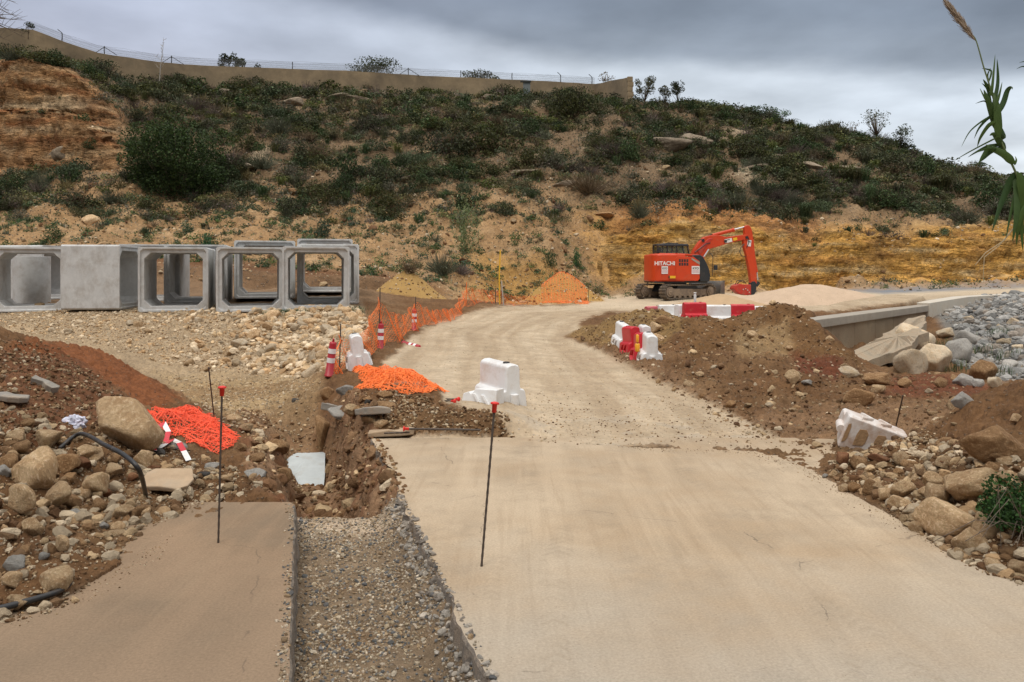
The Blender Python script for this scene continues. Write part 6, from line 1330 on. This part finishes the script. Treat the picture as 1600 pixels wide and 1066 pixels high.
sky_tree(1036, 172, 86, 26, 32, 'small tree second to the right of the wall end pillar', 500, .17, GG, .2, 10); sky_tree(1062, 172, 86, 34, 38, 'dark tree third to the right of the wall end pillar', 900, .17, DG, .2, 11)
sky_tree(1374, 232, 80, 56, 60, 'sparse see-through tree on the descending skyline at right', 480, .17, DG, .45, 12, lumps=26, th=.3); sky_tree(1330, 226, 80, 36, 28, 'thin leafless looking tree left of the sparse skyline tree', 160, .14, BR, .4, 13, lumps=18); sky_tree(1404, 236, 79, 36, 30, 'low dark tree right of the sparse skyline tree', 500, .17, DG, .2, 14)
sky_tree(1185, 194, 82, 50, 24, 'low spreading bush on the skyline right of the pillar trees', 700, .17, WD, .2, 15, th=.1); sky_tree(1222, 200, 82, 32, 20, 'small round bush on the skyline at the end of the low row', 400, .17, WD, .2, 16, th=.1)
sky_tree(1520, 282, 76, 58, 34, 'green bush on the skyline behind the reed leaves', 900, .17, WD, .25, 17, th=.1); sky_tree(1585, 288, 74, 50, 22, 'dark bush on the skyline at the right picture edge', 700, .17, DG, .2, 18, th=.1); sky_tree(893, 188, 76, 74, 66, 'dark tree standing in front of the wall near its right end', 3000, .15, DG, .1, 19, lumps=16, th=.15); sky_tree(930, 180, 76, 40, 40, 'smaller dark tree right of the one in front of the wall', 900, .15, DG, .15, 20, th=.15)
# tall reed clump in the middle of the slope
b = hit(728, 395, 40); rgg = np.random.default_rng(9); P = []; 
for k in range(46):
    x0 = rgg.normal()*.35; hgt = rgg.uniform(1.6, 3.7); lx = rgg.normal()*.35
    t = np.linspace(0, 1, 26); P.append(np.stack([x0+lx*t+rgg.normal(size=26)*.05, rgg.normal()*.25+0*t, hgt*t], 1))
V, Fq, C_ = leaves(np.concatenate(P), .24, [(.16, .20, .085), (.12, .16, .07), (.20, .22, .12)], rgg, up=1.3, aspect=.22); o = np_mesh('reed_clump', V, Fq, M_LEAF, C_, smooth=False); o.location = b; tag(o, 'tall pale green reed clump growing in the middle of the slope', 'reeds')
# bare sapling and bare branches
def bare(name, base, H, lean, m, label, seed, n_=14, spread=.4, r=.045, cat='tree'):
    e = empty(name, tuple(base)); rgg = random.Random(seed); mb = MB(); pts = [(lean*t**1.5*H+rgg.uniform(-.02, .02)*H, 0, H*t) for t in [0, .2, .4, .6, .8, 1]]; mb.tube(pts, [r, r*.85, r*.7, r*.55, r*.4, r*.2], 6); mb.build('trunk', m, e)
    mb = MB()
    for i in range(n_):
        t = rgg.uniform(.35, 1); a = Vector((lean*t**1.5*H, 0, H*t)); th = rgg.uniform(-1, 1); l = spread*H*(1.15-t)*rgg.uniform(.5, 1); q = a+Vector((th*l, rgg.uniform(-.4, .4)*l, l*rgg.uniform(.2, .8))); mb.tube([a, a.lerp(q, .5)+Vector((0, 0, -.06*l)), q], [r*.4, r*.3, r*.12], 4)
        for s_ in range(2): q2 = q.lerp(a, .3)+Vector((rgg.uniform(-.4, .4)*l, 0, rgg.uniform(.1, .5)*l)); mb.tube([q.lerp(a, .4), q2], [r*.25, r*.1], 3)
    mb.build('branch', m, e); tag(e, label, cat)
bare('dead_sapling', W(249, 135, 75), 4.6, .10, M_PALEWOOD, 'pale leafless sapling rising above the wall on the left', 3, 16, .3, .05)
# tree whose branches enter at the top left corner, seen against the sky
b = Vector(W(-60, 0, 62)); b.z = gz(b.x, b.y); H = ZP(30, 62)-b.z+3
e = empty('bare_tree', tuple(b)); m = MB(); m.tube([(0, 0, -.5), (.1, 0, H*.5), (.3, 0, H)], [.22, .16, .07], 7); m.build('trunk', M_BRANCH, e); m = MB(); rr = random.Random(4); LP_ = []
for k in range(26):
    a = Vector((.2, 0, H*rr.uniform(.55, 1))); q = a+Vector((rr.uniform(1.4, 4.9), rr.uniform(-1, 1), rr.uniform(-1.8, 1.2))); mid = a.lerp(q, .5)+Vector((0, 0, .3)); m.tube([a, mid, q], [.055, .035, .012], 5)
    for s_ in range(4): c0 = mid.lerp(q, rr.random()); c1 = c0+Vector((rr.uniform(.1, .9), rr.uniform(-.3, .3), rr.uniform(-.5, .7))); m.tube([c0, c1], [.018, .007], 4)
m.build('branch', M_BRANCH, e); tag(e, 'bare branched tree whose twigs enter at the top left corner', 'tree')
sky_tree(44, 48, 70, 24, 14, 'small leafy sprig top showing over the wall at the far left', 260, .13, DG, .2, 31, th=.5, lumps=6)
# cactus-like pile of cut branches beside the yellow sand pile is among the dry shrubs. grass by the culvert
rgg = np.random.default_rng(12)
def grass(name, pts, n_, h, col, label, spread=.12, wdt=.006):
    base = np.array(pts)[rgg.integers(0, len(pts), n_)]+np.stack([rgg.normal(size=n_)*spread, rgg.normal(size=n_)*spread*.6, 0*rgg.random(n_)], 1); base[:, 2] = slab_at(base[:, 0], base[:, 1])
    hh = h*rgg.uniform(.4, 1.1, n_); th = rgg.uniform(0, 6.28, n_); tip = base+np.stack([np.cos(th)*hh*.5, np.sin(th)*hh*.5, hh], 1); md = base+np.stack([np.cos(th)*hh*.15, np.sin(th)*hh*.15, hh*.6], 1); s_ = np.stack([-np.sin(th), np.cos(th), 0*th], 1)*wdt
    V = np.stack([base-s_, base+s_, md+s_, md-s_, md-s_, md+s_, tip+s_*.2, tip-s_*.2], 1).reshape(-1, 3); c_ = np.array(col)[rgg.integers(0, len(col), n_)]; o = np_mesh(name, V, np.arange(n_*8).reshape(-1, 4), M_LEAF, np.repeat(c_, 8, 0), smooth=False); tag(o, label, 'grass', kind='stuff')
gp = [tuple(W(x, 0, 26.2)) for x in range(425, 475, 5)]+[tuple(W(555, 0, 26.6)), tuple(W(560, 0, 27.0))]
grass('grass', gp, 900, .16, WD, 'green grass growing along the foot of the culverts', .15)
gp = [tuple(hit(x, y, 12)) for x, y in ((1480, 545), (1530, 552), (1560, 525), (1570, 560), (1545, 590), (1490, 580))]; grass('grass', gp, 500, .3, YG+WD, 'thin weeds growing between the grey bank stones', .25)
# green plant at the right picture edge
P = []; b = Vector(W(1600, 835, 5.6)); b.z = gz(b.x, b.y)
pe = empty('broadleaf_plant', tuple(b)); pts = blob_pts(rgg, 4200, .40, .42, 10, .4); V, Fq, C_ = leaves(pts, .030, [(.035, .085, .018), (.05, .12, .025), (.025, .06, .015)], rgg, up=.5, aspect=.6); np_mesh('foliage', V, Fq, M_LEAF, C_, smooth=False, parent=pe)
m = MB()
for k in range(40): a = rgg.normal(size=3)*.08; q = rgg.normal(size=3)*np.array([.22, .14, .12]); m.tube([(a[0]-.05, a[1]-.15, .02), (a[0]+q[0]*.5-.08, a[1]+q[1]-.16, .05+abs(q[2])), (a[0]+q[0]-.1, a[1]+q[1]-.2, -.05+q[2]*.5)], [.003, .0025, .002], 4)
m.build('dry_stems', M_BRANCH, pe); tag(pe, 'dense green plant over dry stems at the right picture edge beside the boulders', 'plant')
# ---- giant reed close to the camera at the right
RD = 6.0
def RP(px, py, dd=0): return Vector(W(px, py, RD+dd))
reed = empty('giant_reed', tuple(Vector((RP(1645, 0).x, RD, gz(RP(1645, 0).x, RD))))); ro = Vector(reed.location)
tag(reed, 'tall giant reed with a feathery plume leaning in from the right edge', 'reed')
stem = [ro, RP(1640, 640), RP(1634, 520), RP(1622, 400), RP(1604, 320), RP(1588, 272), RP(1562, 215), RP(1556, 170), RP(1545, 130), RP(1537, 105), RP(1526, 66), RP(1520, 55)]
m = MB(); Q = []
for i in range(len(stem)-1):
    p0 = stem[max(i-1, 0)]; p1 = stem[i]; p2 = stem[i+1]; p3 = stem[min(i+2, len(stem)-1)]
    for k in range(5): t = k/5; Q.append(.5*((2*p1)+(p2-p0)*t+(2*p0-5*p1+4*p2-p3)*t*t+(3*p1-p0-3*p2+p3)*t**3))
Q.append(stem[-1]); m.tube([q-ro for q in Q], [.012-.0085*i/len(Q) for i in range(len(Q))], 8); M_CANE = mat('reed_cane', (.13, .17, .065), .6, noise=.2, nscale=5); m.build('stem', M_CANE, reed, smooth=True)
M_BLADE_L = leaf_mat('reed_leaf', .5, .05)
def blade(pts, w, col=(.045, .085, .028), fold=.22, back=None):
    P = [Vector(p) for p in pts]; Q = []
    for i in range(len(P)-1):
        p0 = P[max(i-1, 0)]; p1 = P[i]; p2 = P[i+1]; p3 = P[min(i+2, len(P)-1)]
        for k in range(7): t = k/7; Q.append(.5*((2*p1)+(p2-p0)*t+(2*p0-5*p1+4*p2-p3)*t*t+(3*p1-p0-3*p2+p3)*t**3))
    Q.append(P[-1]); n_ = len(Q); V = []; 
    for i, q in enumerate(Q):
        t = (Q[min(i+1, n_-1)]-Q[max(i-1, 0)]).normalized(); f = i/(n_-1); ww = w*(min(1, .45+f*3)*(1-f**2.2))+.0006; s_ = t.cross(Vector((.15, 1, .25))).normalized()*ww/2; u = t.cross(s_).normalized()*ww*fold
        V += [q-s_-ro, q+u-ro, q+s_-ro]
    Fq = []
    for i in range(n_-1): a = i*3; Fq += [(a, a+1, a+4, a+3), (a+1, a+2, a+5, a+4)]
    V = np.array([list(v) for v in V]); c_ = np.tile(np.array(col), (len(V), 1))*np.random.default_rng(n_+int(w*1e4)).uniform(.9, 1.1, (len(V), 1)); o = np_mesh('leaf', V, Fq, M_BLADE_L, c_, smooth=True, parent=reed)
B = [([(1545,128),(1549,112),(1541,108),(1534,107)], .012), ([(1545,130),(1543,118),(1548,106)], .012), ([(1548,150),(1551,130),(1555,85)], .020), ([(1552,165),(1559,130),(1558,92)], .026), ([(1547,142),(1541,132),(1536,124)], .022), ([(1553,175),(1561,150),(1566,128)], .018), ([(1550,185),(1547,160),(1543,140),(1534,130)], .022),
     ([(1560,205),(1552,180),(1544,158),(1537,140)], .052), ([(1560,215),(1558,170),(1551,143)], .050), ([(1558,180),(1568,160),(1574,142),(1580,136),(1582,140)], .036), ([(1545,165),(1538,158),(1524,162)], .010), ([(1541,158),(1535,146),(1531,138)], .010),
     ([(1555,183),(1545,184),(1530,200),(1522,217)], .020), ([(1552,183),(1540,186),(1516,205),(1502,230)], .012), ([(1556,192),(1545,196),(1532,215),(1527,230)], .026), ([(1562,210),(1567,214),(1562,200),(1556,190)], .040), ([(1570,234),(1562,222),(1553,210),(1546,212)], .042), ([(1558,215),(1540,224),(1510,240),(1490,252)], .010),
     ([(1564,228),(1545,228),(1525,238),(1512,246)], .018), ([(1560,226),(1545,232),(1535,245),(1529,256)], .030), ([(1584,256),(1570,242),(1550,232),(1540,226)], .048), ([(1565,232),(1550,236),(1536,248),(1530,254)], .030), ([(1578,246),(1560,236),(1545,232),(1520,240)], .028), ([(1585,258),(1588,250),(1586,244)], .014),
     ([(1586,270),(1575,292),(1562,325),(1550,362)], .048), ([(1588,268),(1590,300),(1588,340),(1582,378)], .052), ([(1592,270),(1598,305),(1596,345),(1598,392)], .050), ([(1594,275),(1610,300),(1612,350),(1608,400)], .05), ([(1590,290),(1580,330),(1572,372)], .022), ([(1602,320),(1592,350),(1588,384)], .03), ([(1640,120),(1615,112),(1600,104),(1588,108)], .012), ([(1640,96),(1615,94),(1592,98)], .012)]
for k, (pp, w) in enumerate(B): blade([RP(x, y, .04*math.sin(k*2.1+i)) for i, (x, y) in enumerate(pp)], w*1.25, (.040+.012*(k % 3), .078+.015*(k % 3), .026))
# plume : many fine curved strands
rp = np.random.default_rng(21); E = []; A0 = np.array(RP(1524, 64)-ro); A1 = np.array(RP(1484, 12)-ro)
for k in range(620):
    t = rp.random()**.9; a = A0+(A1-A0)*t; wd_ = .085*math.sin(math.pi*min(1, .12+.86*t))**.8; d = rp.normal(size=3); d[1] *= .6; d /= np.linalg.norm(d); dirn = (A1-A0)/np.linalg.norm(A1-A0); q = a+dirn*rp.uniform(.04, .12)+d*wd_*rp.uniform(.2, .85)*.55; mdp = (a+q)/2+d*.006
    E += [(a, mdp), (mdp, q)]
V, Fq = seg_mesh(np.array(E), .0014); np_mesh('plume', V, Fq, mat('plume_fluff', (.33, .25, .18), .9, noise=.25, nscale=30), smooth=False, parent=reed)
# thin dry stalks hanging low by the road at right
m = MB(); m.tube([RP(1604, 300), RP(1585, 355), RP(1560, 385), RP(1538, 402), RP(1536, 437)], [.004, .004, .003, .003, .002], 5); m.tube([RP(1604, 330), RP(1570, 375), RP(1540, 395), RP(1524, 414)], [.003, .003, .003, .002], 5)
o = m.build('dry_stalk', mat('straw', (.45, .36, .22), .8)); o.parent = reed; o.location = -ro
# ------------------------------------------------------------ excavator
ex = empty('excavator', tuple(W(1055, 0, 45.3))[:2]+(ZP(467.5, 44.4),)); tag(ex, 'orange tracked excavator with folded arm parked on the road beyond the barriers', 'excavator')
# local axes: undercarriage turned by TH, house and arm turned by HH (both about z)
TH = R(33); HH = R(7)
uc = empty('undercarriage', (0, 0, 0), (0, 0, TH)); uc.parent = ex
us = empty('upper_house', (0, 0, 0), (0, 0, HH)); us.parent = ex
def track(yc):
    L2, Rr = 1.98, .42; loop = []; n_ = 46; per = 4*L2-4*Rr*0
    def outline(r, k=60):
        o = []; hl = L2-Rr
        for i in range(k):
            s_ = i/k*(4*hl+2*math.pi*r)
            if s_ < 2*hl: o.append((-hl+s_, Rr+r, 0))
            elif s_ < 2*hl+math.pi*r: a = (s_-2*hl)/r; o.append((hl+math.sin(a)*r, Rr+math.cos(a)*r, a))
            elif s_ < 4*hl+math.pi*r: o.append((hl-(s_-2*hl-math.pi*r), Rr-r, math.pi))
            else: a = (s_-4*hl-math.pi*r)/r; o.append((-hl-math.sin(a)*r, Rr-math.cos(a)*r, math.pi+a))
        return o
    m = MB(); pts = outline(.40, 52)
    for x, z, a in pts:
        sag = -.03*math.cos(x/ (L2)*1.4) if a == 0 else 0
        m.box((x, yc, z+sag), (.115, .50, .035), Euler((0, a, 0))); m.box((x+math.sin(a)*.028, yc, z+math.cos(a)*.028+sag), (.022, .50, .045), Euler((0, a, 0)))
    band = [(x, z-.0) for x, z, a in outline(.375, 60)]; inn = [(x, z) for x, z, a in outline(.33, 60)]; vs = []; fs = []
    for o_, y in ((band, yc-.20), (band, yc+.20), (inn, yc+.20), (inn, yc-.20)): vs += [(x, y, z) for x, z in o_]
    for r_ in range(4):
        r2 = (r_+1) % 4
        for i in range(60): j = (i+1) % 60; fs.append((r_*60+i, r_*60+j, r2*60+j, r2*60+i))
    m.add(vs, fs); tr = m.build('track', M_STEEL, uc)
    m = MB(); sd = -1 if yc < 0 else 1
    m.prism([(-1.30, .18), (1.30, .18), (1.42, .32), (1.38, .56), (-1.30, .60), (-1.42, .40)], yc-.17, yc+.17); m.build('track_frame', M_FRAME, uc, bevel=.03)
    for x, r in ((-L2+.42, .29), (L2-.42, .28)):
        m = MB(); m.cyl((x, yc-.22, .42), (x, yc+.22, .42), r, 22); m.cyl((x, yc-.26, .42), (x, yc+.26, .42), r*.6, 18); m.cyl((x, yc-.28, .42), (x, yc+.28, .42), r*.22, 12); m.build('wheel', M_FRAME, uc, bevel=.012)
    for k in range(7):
        m = MB(); x = -1.2+k*.4; m.cyl((x, yc-.2, .15), (x, yc+.2, .15), .095, 14); m.build('roller', M_FRAME, uc)
track(-1.0); track(1.0)
m = MB(); m.prism([(-1.0, .40), (1.0, .40), (.7, .78), (-.7, .78)], -.95, .95); m.cyl((0, 0, .7), (0, 0, .93), .62, 28); m.build('centre_frame', M_EXD, uc, bevel=.02)
# dozer blade on its arms at the front (local +x)
m = MB(); prof = [(2.62, .04), (2.50, .12), (2.42, .34), (2.42, .60), (2.48, .82), (2.60, 1.00), (2.66, 1.00), (2.54, .80), (2.49, .60), (2.49, .36), (2.56, .16), (2.70, .02)]
m.prism(prof, -1.25, 1.25); m.build('dozer_blade', M_BLADE, uc, bevel=.01)
for y in (-1.25, 1.25):
    m = MB(); m.prism([(2.30, .10), (2.66, .03), (2.66, 1.02), (2.50, 1.02), (2.34, .80)], y-.02, y+.02); m.build('blade_end_plate', M_BLADE, uc)
for y in (-.45, .45):
    m = MB(); m.prism([(.9, .42), (2.45, .26), (2.45, .50), (.9, .64)], y-.09, y+.09); m.build('blade_arm', M_EXD, uc, bevel=.02)
# house
def rbox(name, x0, x1, y0, y1, z0, z1, m_, par, bev=.05, seg=3): m = MB(); m.box(((x0+x1)/2, (y0+y1)/2, (z0+z1)/2), (x1-x0, y1-y0, z1-z0)); return m.build(name, m_, par, bevel=bev, seg=seg)
m = MB()
plan = [(-1.62, -.75), (-1.60, .75), (-1.42, 1.10), (-1.1, 1.22), (.2, 1.22), (.2, -1.24), (-1.1, -1.24), (-1.44, -1.10)]
def extr(plan, z0, z1, name, m_, par, bev=.06):
    m = MB(); n_ = len(plan); a = sum(plan[i][0]*plan[(i+1) % n_][1]-plan[(i+1) % n_][0]*plan[i][1] for i in range(n_)); pl_ = plan if a > 0 else plan[::-1]
    m.add([(x, y, z0) for x, y in pl_]+[(x, y, z1) for x, y in pl_], [tuple(reversed(range(n_))), tuple(range(n_, 2*n_))]+[(i, (i+1) % n_, (i+1) % n_+n_, i+n_) for i in range(n_)]); return m.build(name, m_, par, bevel=bev, seg=3)
extr(plan, .98, 2.50, 'counterweight', M_EXR, us, .09)
extr([(-1.5, -1.0), (-1.5, 1.1), (1.5, 1.1), (1.5, -1.1), (-1.2, -1.15)], .90, 1.0, 'deck_plate', M_EXD, us, .02)
m = MB(); m.prism([(-.36, 1.02), (-.42, 1.14), (-.42, 2.22), (-.32, 2.36), (.62, 2.36), (.98, 2.10), (.98, 1.14), (.88, 1.02)], -1.275, -.55); sdr = m.build('side_door', M_EXR, us, bevel=.02)
m = MB(); m.prism([(-.36, 1.12), (-.30, 1.08), (.42, 1.08), (.48, 1.14), (.48, 2.30), (.42, 2.34), (-.28, 2.34), (-.36, 2.26)], -1.285, -1.274); m.build('door_panel', M_EXR, sdr, bevel=.006)
for i in range(4):
    for j in range(2): rbox('vent_slot', -.22+i*.145, -.115+i*.145, -1.292, -1.28, 1.86+j*.20, 2.02+j*.20, M_EXD, sdr, .004, 1)
m = MB(); m.prism([(.52, 2.38), (.66, 2.46), (1.02, 2.46), (1.18, 2.36), (1.36, 2.06), (1.52, 1.72), (1.60, 1.34), (1.58, 1.06), (1.50, .98), (1.02, .98), (.98, 1.14), (.98, 2.06)], -1.262, -.52); m.build('dark_side_cover', M_EXD, us, bevel=.04)
m = MB(); m.prism([(.50, 2.30), (.98, 2.06), (.98, 1.90), (.50, 2.20)], -1.292, -1.28); m.build('grey_stripe', M_COPE, us)
rbox('engine_hood', -1.25, .1, -.9, .95, 2.44, 2.56, M_EXR, us, .05)
m = MB(); m.prism([(-.30, 2.50), (-.1, 2.42), (1.0, 2.40), (1.0, 2.48), (-.3, 2.56)], -1.18, -.55); m.build('tank_cover', M_EXR, us, bevel=.02)
# cab on the far side of the boom
cab = empty('cab', (0, 0, 0)); cab.parent = us
def bar(a, b, w, name='cab_pillar'): m = MB(); m.tube([a, b], w, 6); m.build(name, M_EXD, cab)
X0c, X1c, Y0c, Y1c, Z0c, Z1c = -.98, .86, .22, 1.18, 1.0, 3.10
rbox('cab_roof', X0c, X1c, Y0c, Y1c, 3.02, 3.12, M_EXD, cab, .04); rbox('cab_floor', X0c, X1c+.35, Y0c, Y1c, .95, 1.1, M_EXD, cab, .03)
for x, x2 in ((X0c+.05, X0c+.05), (-.38, -.38), (.18, .18), (X1c-.05, X1c+.32)):
    for y in (Y0c+.05, Y1c-.05): bar((x2, y, 1.05), (x, y, 3.05), .05)
rbox('cab_rear_panel', X0c+.02, X0c+.10, Y0c+.1, Y1c-.1, 1.1, 2.75, M_EXD, cab, .01); rbox('seat', -.42, .0, .5, .95, 1.5, 2.55, M_EXD, cab, .06)
rbox('cab_window', -.9, .8, Y0c+.03, Y0c+.045, 2.2, 3.0, M_GLASS, cab, 0); rbox('cab_window', -.9, .8, Y1c-.045, Y1c-.03, 1.9, 3.0, M_GLASS, cab, 0)
rbox('top_rail', X0c-.05, X1c+.02, Y0c-.02, Y0c+.04, 2.98, 3.06, M_EXD, cab, .01); m = MB(); m.tube([(-.6, .7, 3.12), (-.2, .7, 3.17), (.4, .7, 3.17)], .03, 6); m.build('roof_light_bar', M_EXD, cab)
m = MB(); m.tube([(-1.14, -.6, 2.5), (-1.14, -.6, 2.66)], .03, 6); m.tube([(-1.14, -.6, 2.62), (-1.14, -.6, 2.86)], .12, 12); m.build('exhaust', M_EXD, us)
m = MB(); m.tube([(1.62, -1.1, 1.25), (1.72, -1.25, 1.3), (1.74, -1.28, 2.3), (1.68, -1.26, 2.5), (1.60, -1.1, 2.55)], .018, 6); m.build('mirror_rail', M_EXD, us, smooth=True); rbox('mirror', 1.76, 1.96, -1.42, -1.30, 1.62, 1.90, M_EXD, us, .03)
# boom, two piece, in the plane y=-.1
def plate2(name, pts, w, par, m_=M_EXR, y=-.12, bev=.03): m = MB(); m.prism(pts, y-w/2, y+w/2); return m.build(name, m_, par, bevel=bev)
bo = plate2('boom', [(.72, 2.02), (.98, 1.86), (1.30, 2.30), (1.72, 2.52), (1.92, 2.82), (2.30, 2.92), (2.62, 3.02), (3.00, 3.14), (3.9, 3.34), (4.22, 3.38), (4.22, 3.64), (3.8, 3.62), (2.9, 3.50), (2.42, 3.62), (2.0, 3.60), (1.62, 3.50), (1.30, 3.18), (.98, 2.72)], .40, us)
plate2('boom_rib', [(1.30, 2.46), (1.62, 2.80), (1.92, 3.20), (2.10, 3.44), (1.86, 3.42), (1.52, 3.10), (1.18, 2.74)], .46, bo, M_ARED)
for x, z in ((1.52, 3.30), (2.84, 3.26), (4.12, 3.48)): m = MB(); m.cyl((x, -.37, z), (x, .13, z), .085, 14); m.build('pin', M_EXD, bo)
m = MB(); m.tube([(1.02, -.36, 2.62), (1.4, -.36, 2.9), (1.7, -.36, 3.12), (1.95, -.34, 3.16)], .025, 6); m.build('hydraulic_hose', M_BLACKP, bo); m = MB(); m.tube([(.9, .12, 2.4), (1.2, .14, 2.95), (1.6, .12, 3.45), (2.1, .1, 3.62), (2.6, .06, 3.60)], .025, 6); m.build('hydraulic_hose', M_BLACKP, bo)
m = MB(); m.cyl((1.12, -.42, 1.78), (1.52, -.42, 2.36), .085, 14); m.build('boom_cylinder', M_EXR, us); m = MB(); m.cyl((1.52, -.42, 2.36), (1.82, -.42, 2.80), .045, 12); m.build('cylinder_rod', M_CHROME, us)
m = MB(); m.cyl((1.12, .18, 1.78), (1.52, .18, 2.36), .085, 14); m.build('boom_cylinder', M_EXR, us); m = MB(); m.cyl((1.52, .18, 2.36), (1.82, .18, 2.80), .045, 12); m.build('cylinder_rod', M_CHROME, us)
m = MB(); m.cyl((2.16, -.12, 3.60), (3.40, -.12, 3.92), .095, 16); m.cyl((3.34, -.12, 3.905), (3.44, -.12, 3.93), .115, 16); m.build('arm_cylinder', M_EXR, us); m = MB(); m.cyl((3.42, -.12, 3.925), (4.06, -.12, 4.09), .05, 14); m.build('cylinder_rod', M_CHROME, us)
ar = plate2('arm', [(4.02, 4.12), (4.20, 4.20), (4.34, 4.14), (4.46, 3.9), (4.56, 3.3), (4.66, 2.4), (4.72, 1.4), (4.74, .84), (4.60, .74), (4.40, .86), (4.30, 1.6), (4.14, 2.4), (3.98, 2.95), (3.94, 3.34), (4.04, 3.66)], .32, us)
m = MB(); m.cyl((4.22, -.32, 2.56), (4.42, -.32, 1.50), .0, 12) if False else None
m = MB(); m.cyl((4.62, -.12, 2.5), (4.80, -.12, 1.5), .075, 14); m.build('bucket_cylinder', M_EXR, ar); m = MB(); m.cyl((4.80, -.12, 1.5), (4.86, -.12, 1.05), .042, 12); m.build('cylinder_rod', M_CHROME, ar)
m = MB(); m.prism([(4.60, .74), (4.86, .98), (4.96, .86), (4.80, .66)], -.26, .02); m.build('linkage', M_EXD, ar, bevel=.01)
m = MB(); m.tube([(3.98, -.3, 3.12), (3.76, -.32, 2.9), (3.70, -.32, 2.66), (3.80, -.32, 2.44), (4.06, -.3, 2.38)], .022, 6); m.tube([(4.06, -.3, 3.5), (4.24, -.3, 3.46), (4.26, -.3, 3.2), (4.12, -.3, 2.9)], .022, 6); m.build('hydraulic_hose', M_BLACKP, ar)
# attachment lying on the road: red tool body, dark coupler
m = MB(); m.prism([(3.36, .72), (3.28, .55), (3.62, .26), (4.02, .18), (4.34, .22), (4.34, .80), (4.02, .78), (3.66, .84)], -.42, .18); at_ = m.build('attachment', M_ARED, us, bevel=.03)
m = MB(); m.prism([(4.28, .16), (4.50, .14), (4.66, .34), (4.72, .80), (4.62, .98), (4.42, .96), (4.34, .70)], -.34, .10); m.build('coupler', M_EXD, us, bevel=.03)
m = MB(); m.tube([(3.42, -.3, .8), (3.55, -.3, 1.0), (3.9, -.3, 1.03), (4.1, -.3, .84)], .025, 6); m.tube([(3.6, -.2, .84), (3.75, -.2, .98), (4.0, -.2, .92)], .025, 6); m.build('hydraulic_hose', M_BLACKP, at_)
for x, z in ((3.86, .52), (4.0, .56), (4.12, .48), (4.22, .36)): m = MB(); m.cyl((x, -.44, z), (x, -.42, z), .035, 10); m.build('bolt', M_CHROME, at_)
# ---- lettering and stickers
def text(s_, size, loc, rot, m_, par, name='lettering', bold=0.0, ext=.004):
    cu = bpy.data.curves.new(name, 'FONT'); cu.body = s_; cu.size = size; cu.extrude = ext; cu.offset = bold; cu.align_x = 'CENTER'; cu.align_y = 'CENTER'
    t = bpy.data.objects.new('tmp', cu); COL.objects.link(t); dg = bpy.context.evaluated_depsgraph_get(); me = bpy.data.meshes.new_from_object(t.evaluated_get(dg)); bpy.data.objects.remove(t)
    me.materials.clear(); me.materials.append(m_); o = bpy.data.objects.new(name, me); COL.objects.link(o); o.parent = par; o.location = loc; o.rotation_euler = rot; return o
FR = (R(90), 0, 0)
text('HITACHI', .30, (-1.02, -1.262, 1.98), FR, M_DECAL_W, us, bold=.008)
def sticker(x, z, w, h, txt, par, y=-1.285, rot=0, pink=True):
    m = MB(); m.box((0, 0, 0), (w, .008, h)); s_ = m.build('sticker', M_DECAL_W, par); s_.location = (x, y, z); s_.rotation_euler = (0, rot, 0)
    t = text(txt, h*.36, (0, -.008, h*.20), FR, M_INK, s_, 'print', .004, .002); t.scale = (min(1.2, w*.75/(t.dimensions.x+1e-3)) if t.dimensions.x else 1, 1, 1)
    if pink:
        for k in range(3): m = MB(); m.box((0, -.006, -h*.05-k*h*.13), (w*.85, .006, h*.07)); m.build('print', M_DECAL_P, s_)
sticker(-1.02, 1.62, .36, .42, 'KYO', us, -1.262); sticker(.74, 1.62, .46, .44, 'KYO', us, -1.29)
rbox('yellow_sticker', -.74, -.42, -1.300, -1.255, 1.16, 1.30, M_DECAL_Y, us, 0); rbox('handle', -.80, -.75, -1.30, -1.24, 1.17, 1.30, M_EXD, us, .005)
sticker(3.02, 3.30, .44, .22, 'KYO', us, -.335, R(-12), False); m = MB(); m.box((0, 0, 0), (.24, .008, .16)); s_ = m.build('tan_sticker', M_DECAL_Y, us); s_.location = (3.42, -.335, 3.39); s_.rotation_euler = (0, R(-12), 0)
sticker(4.28, 3.16, .22, .36, 'KYO', us, -.29, R(8), False)
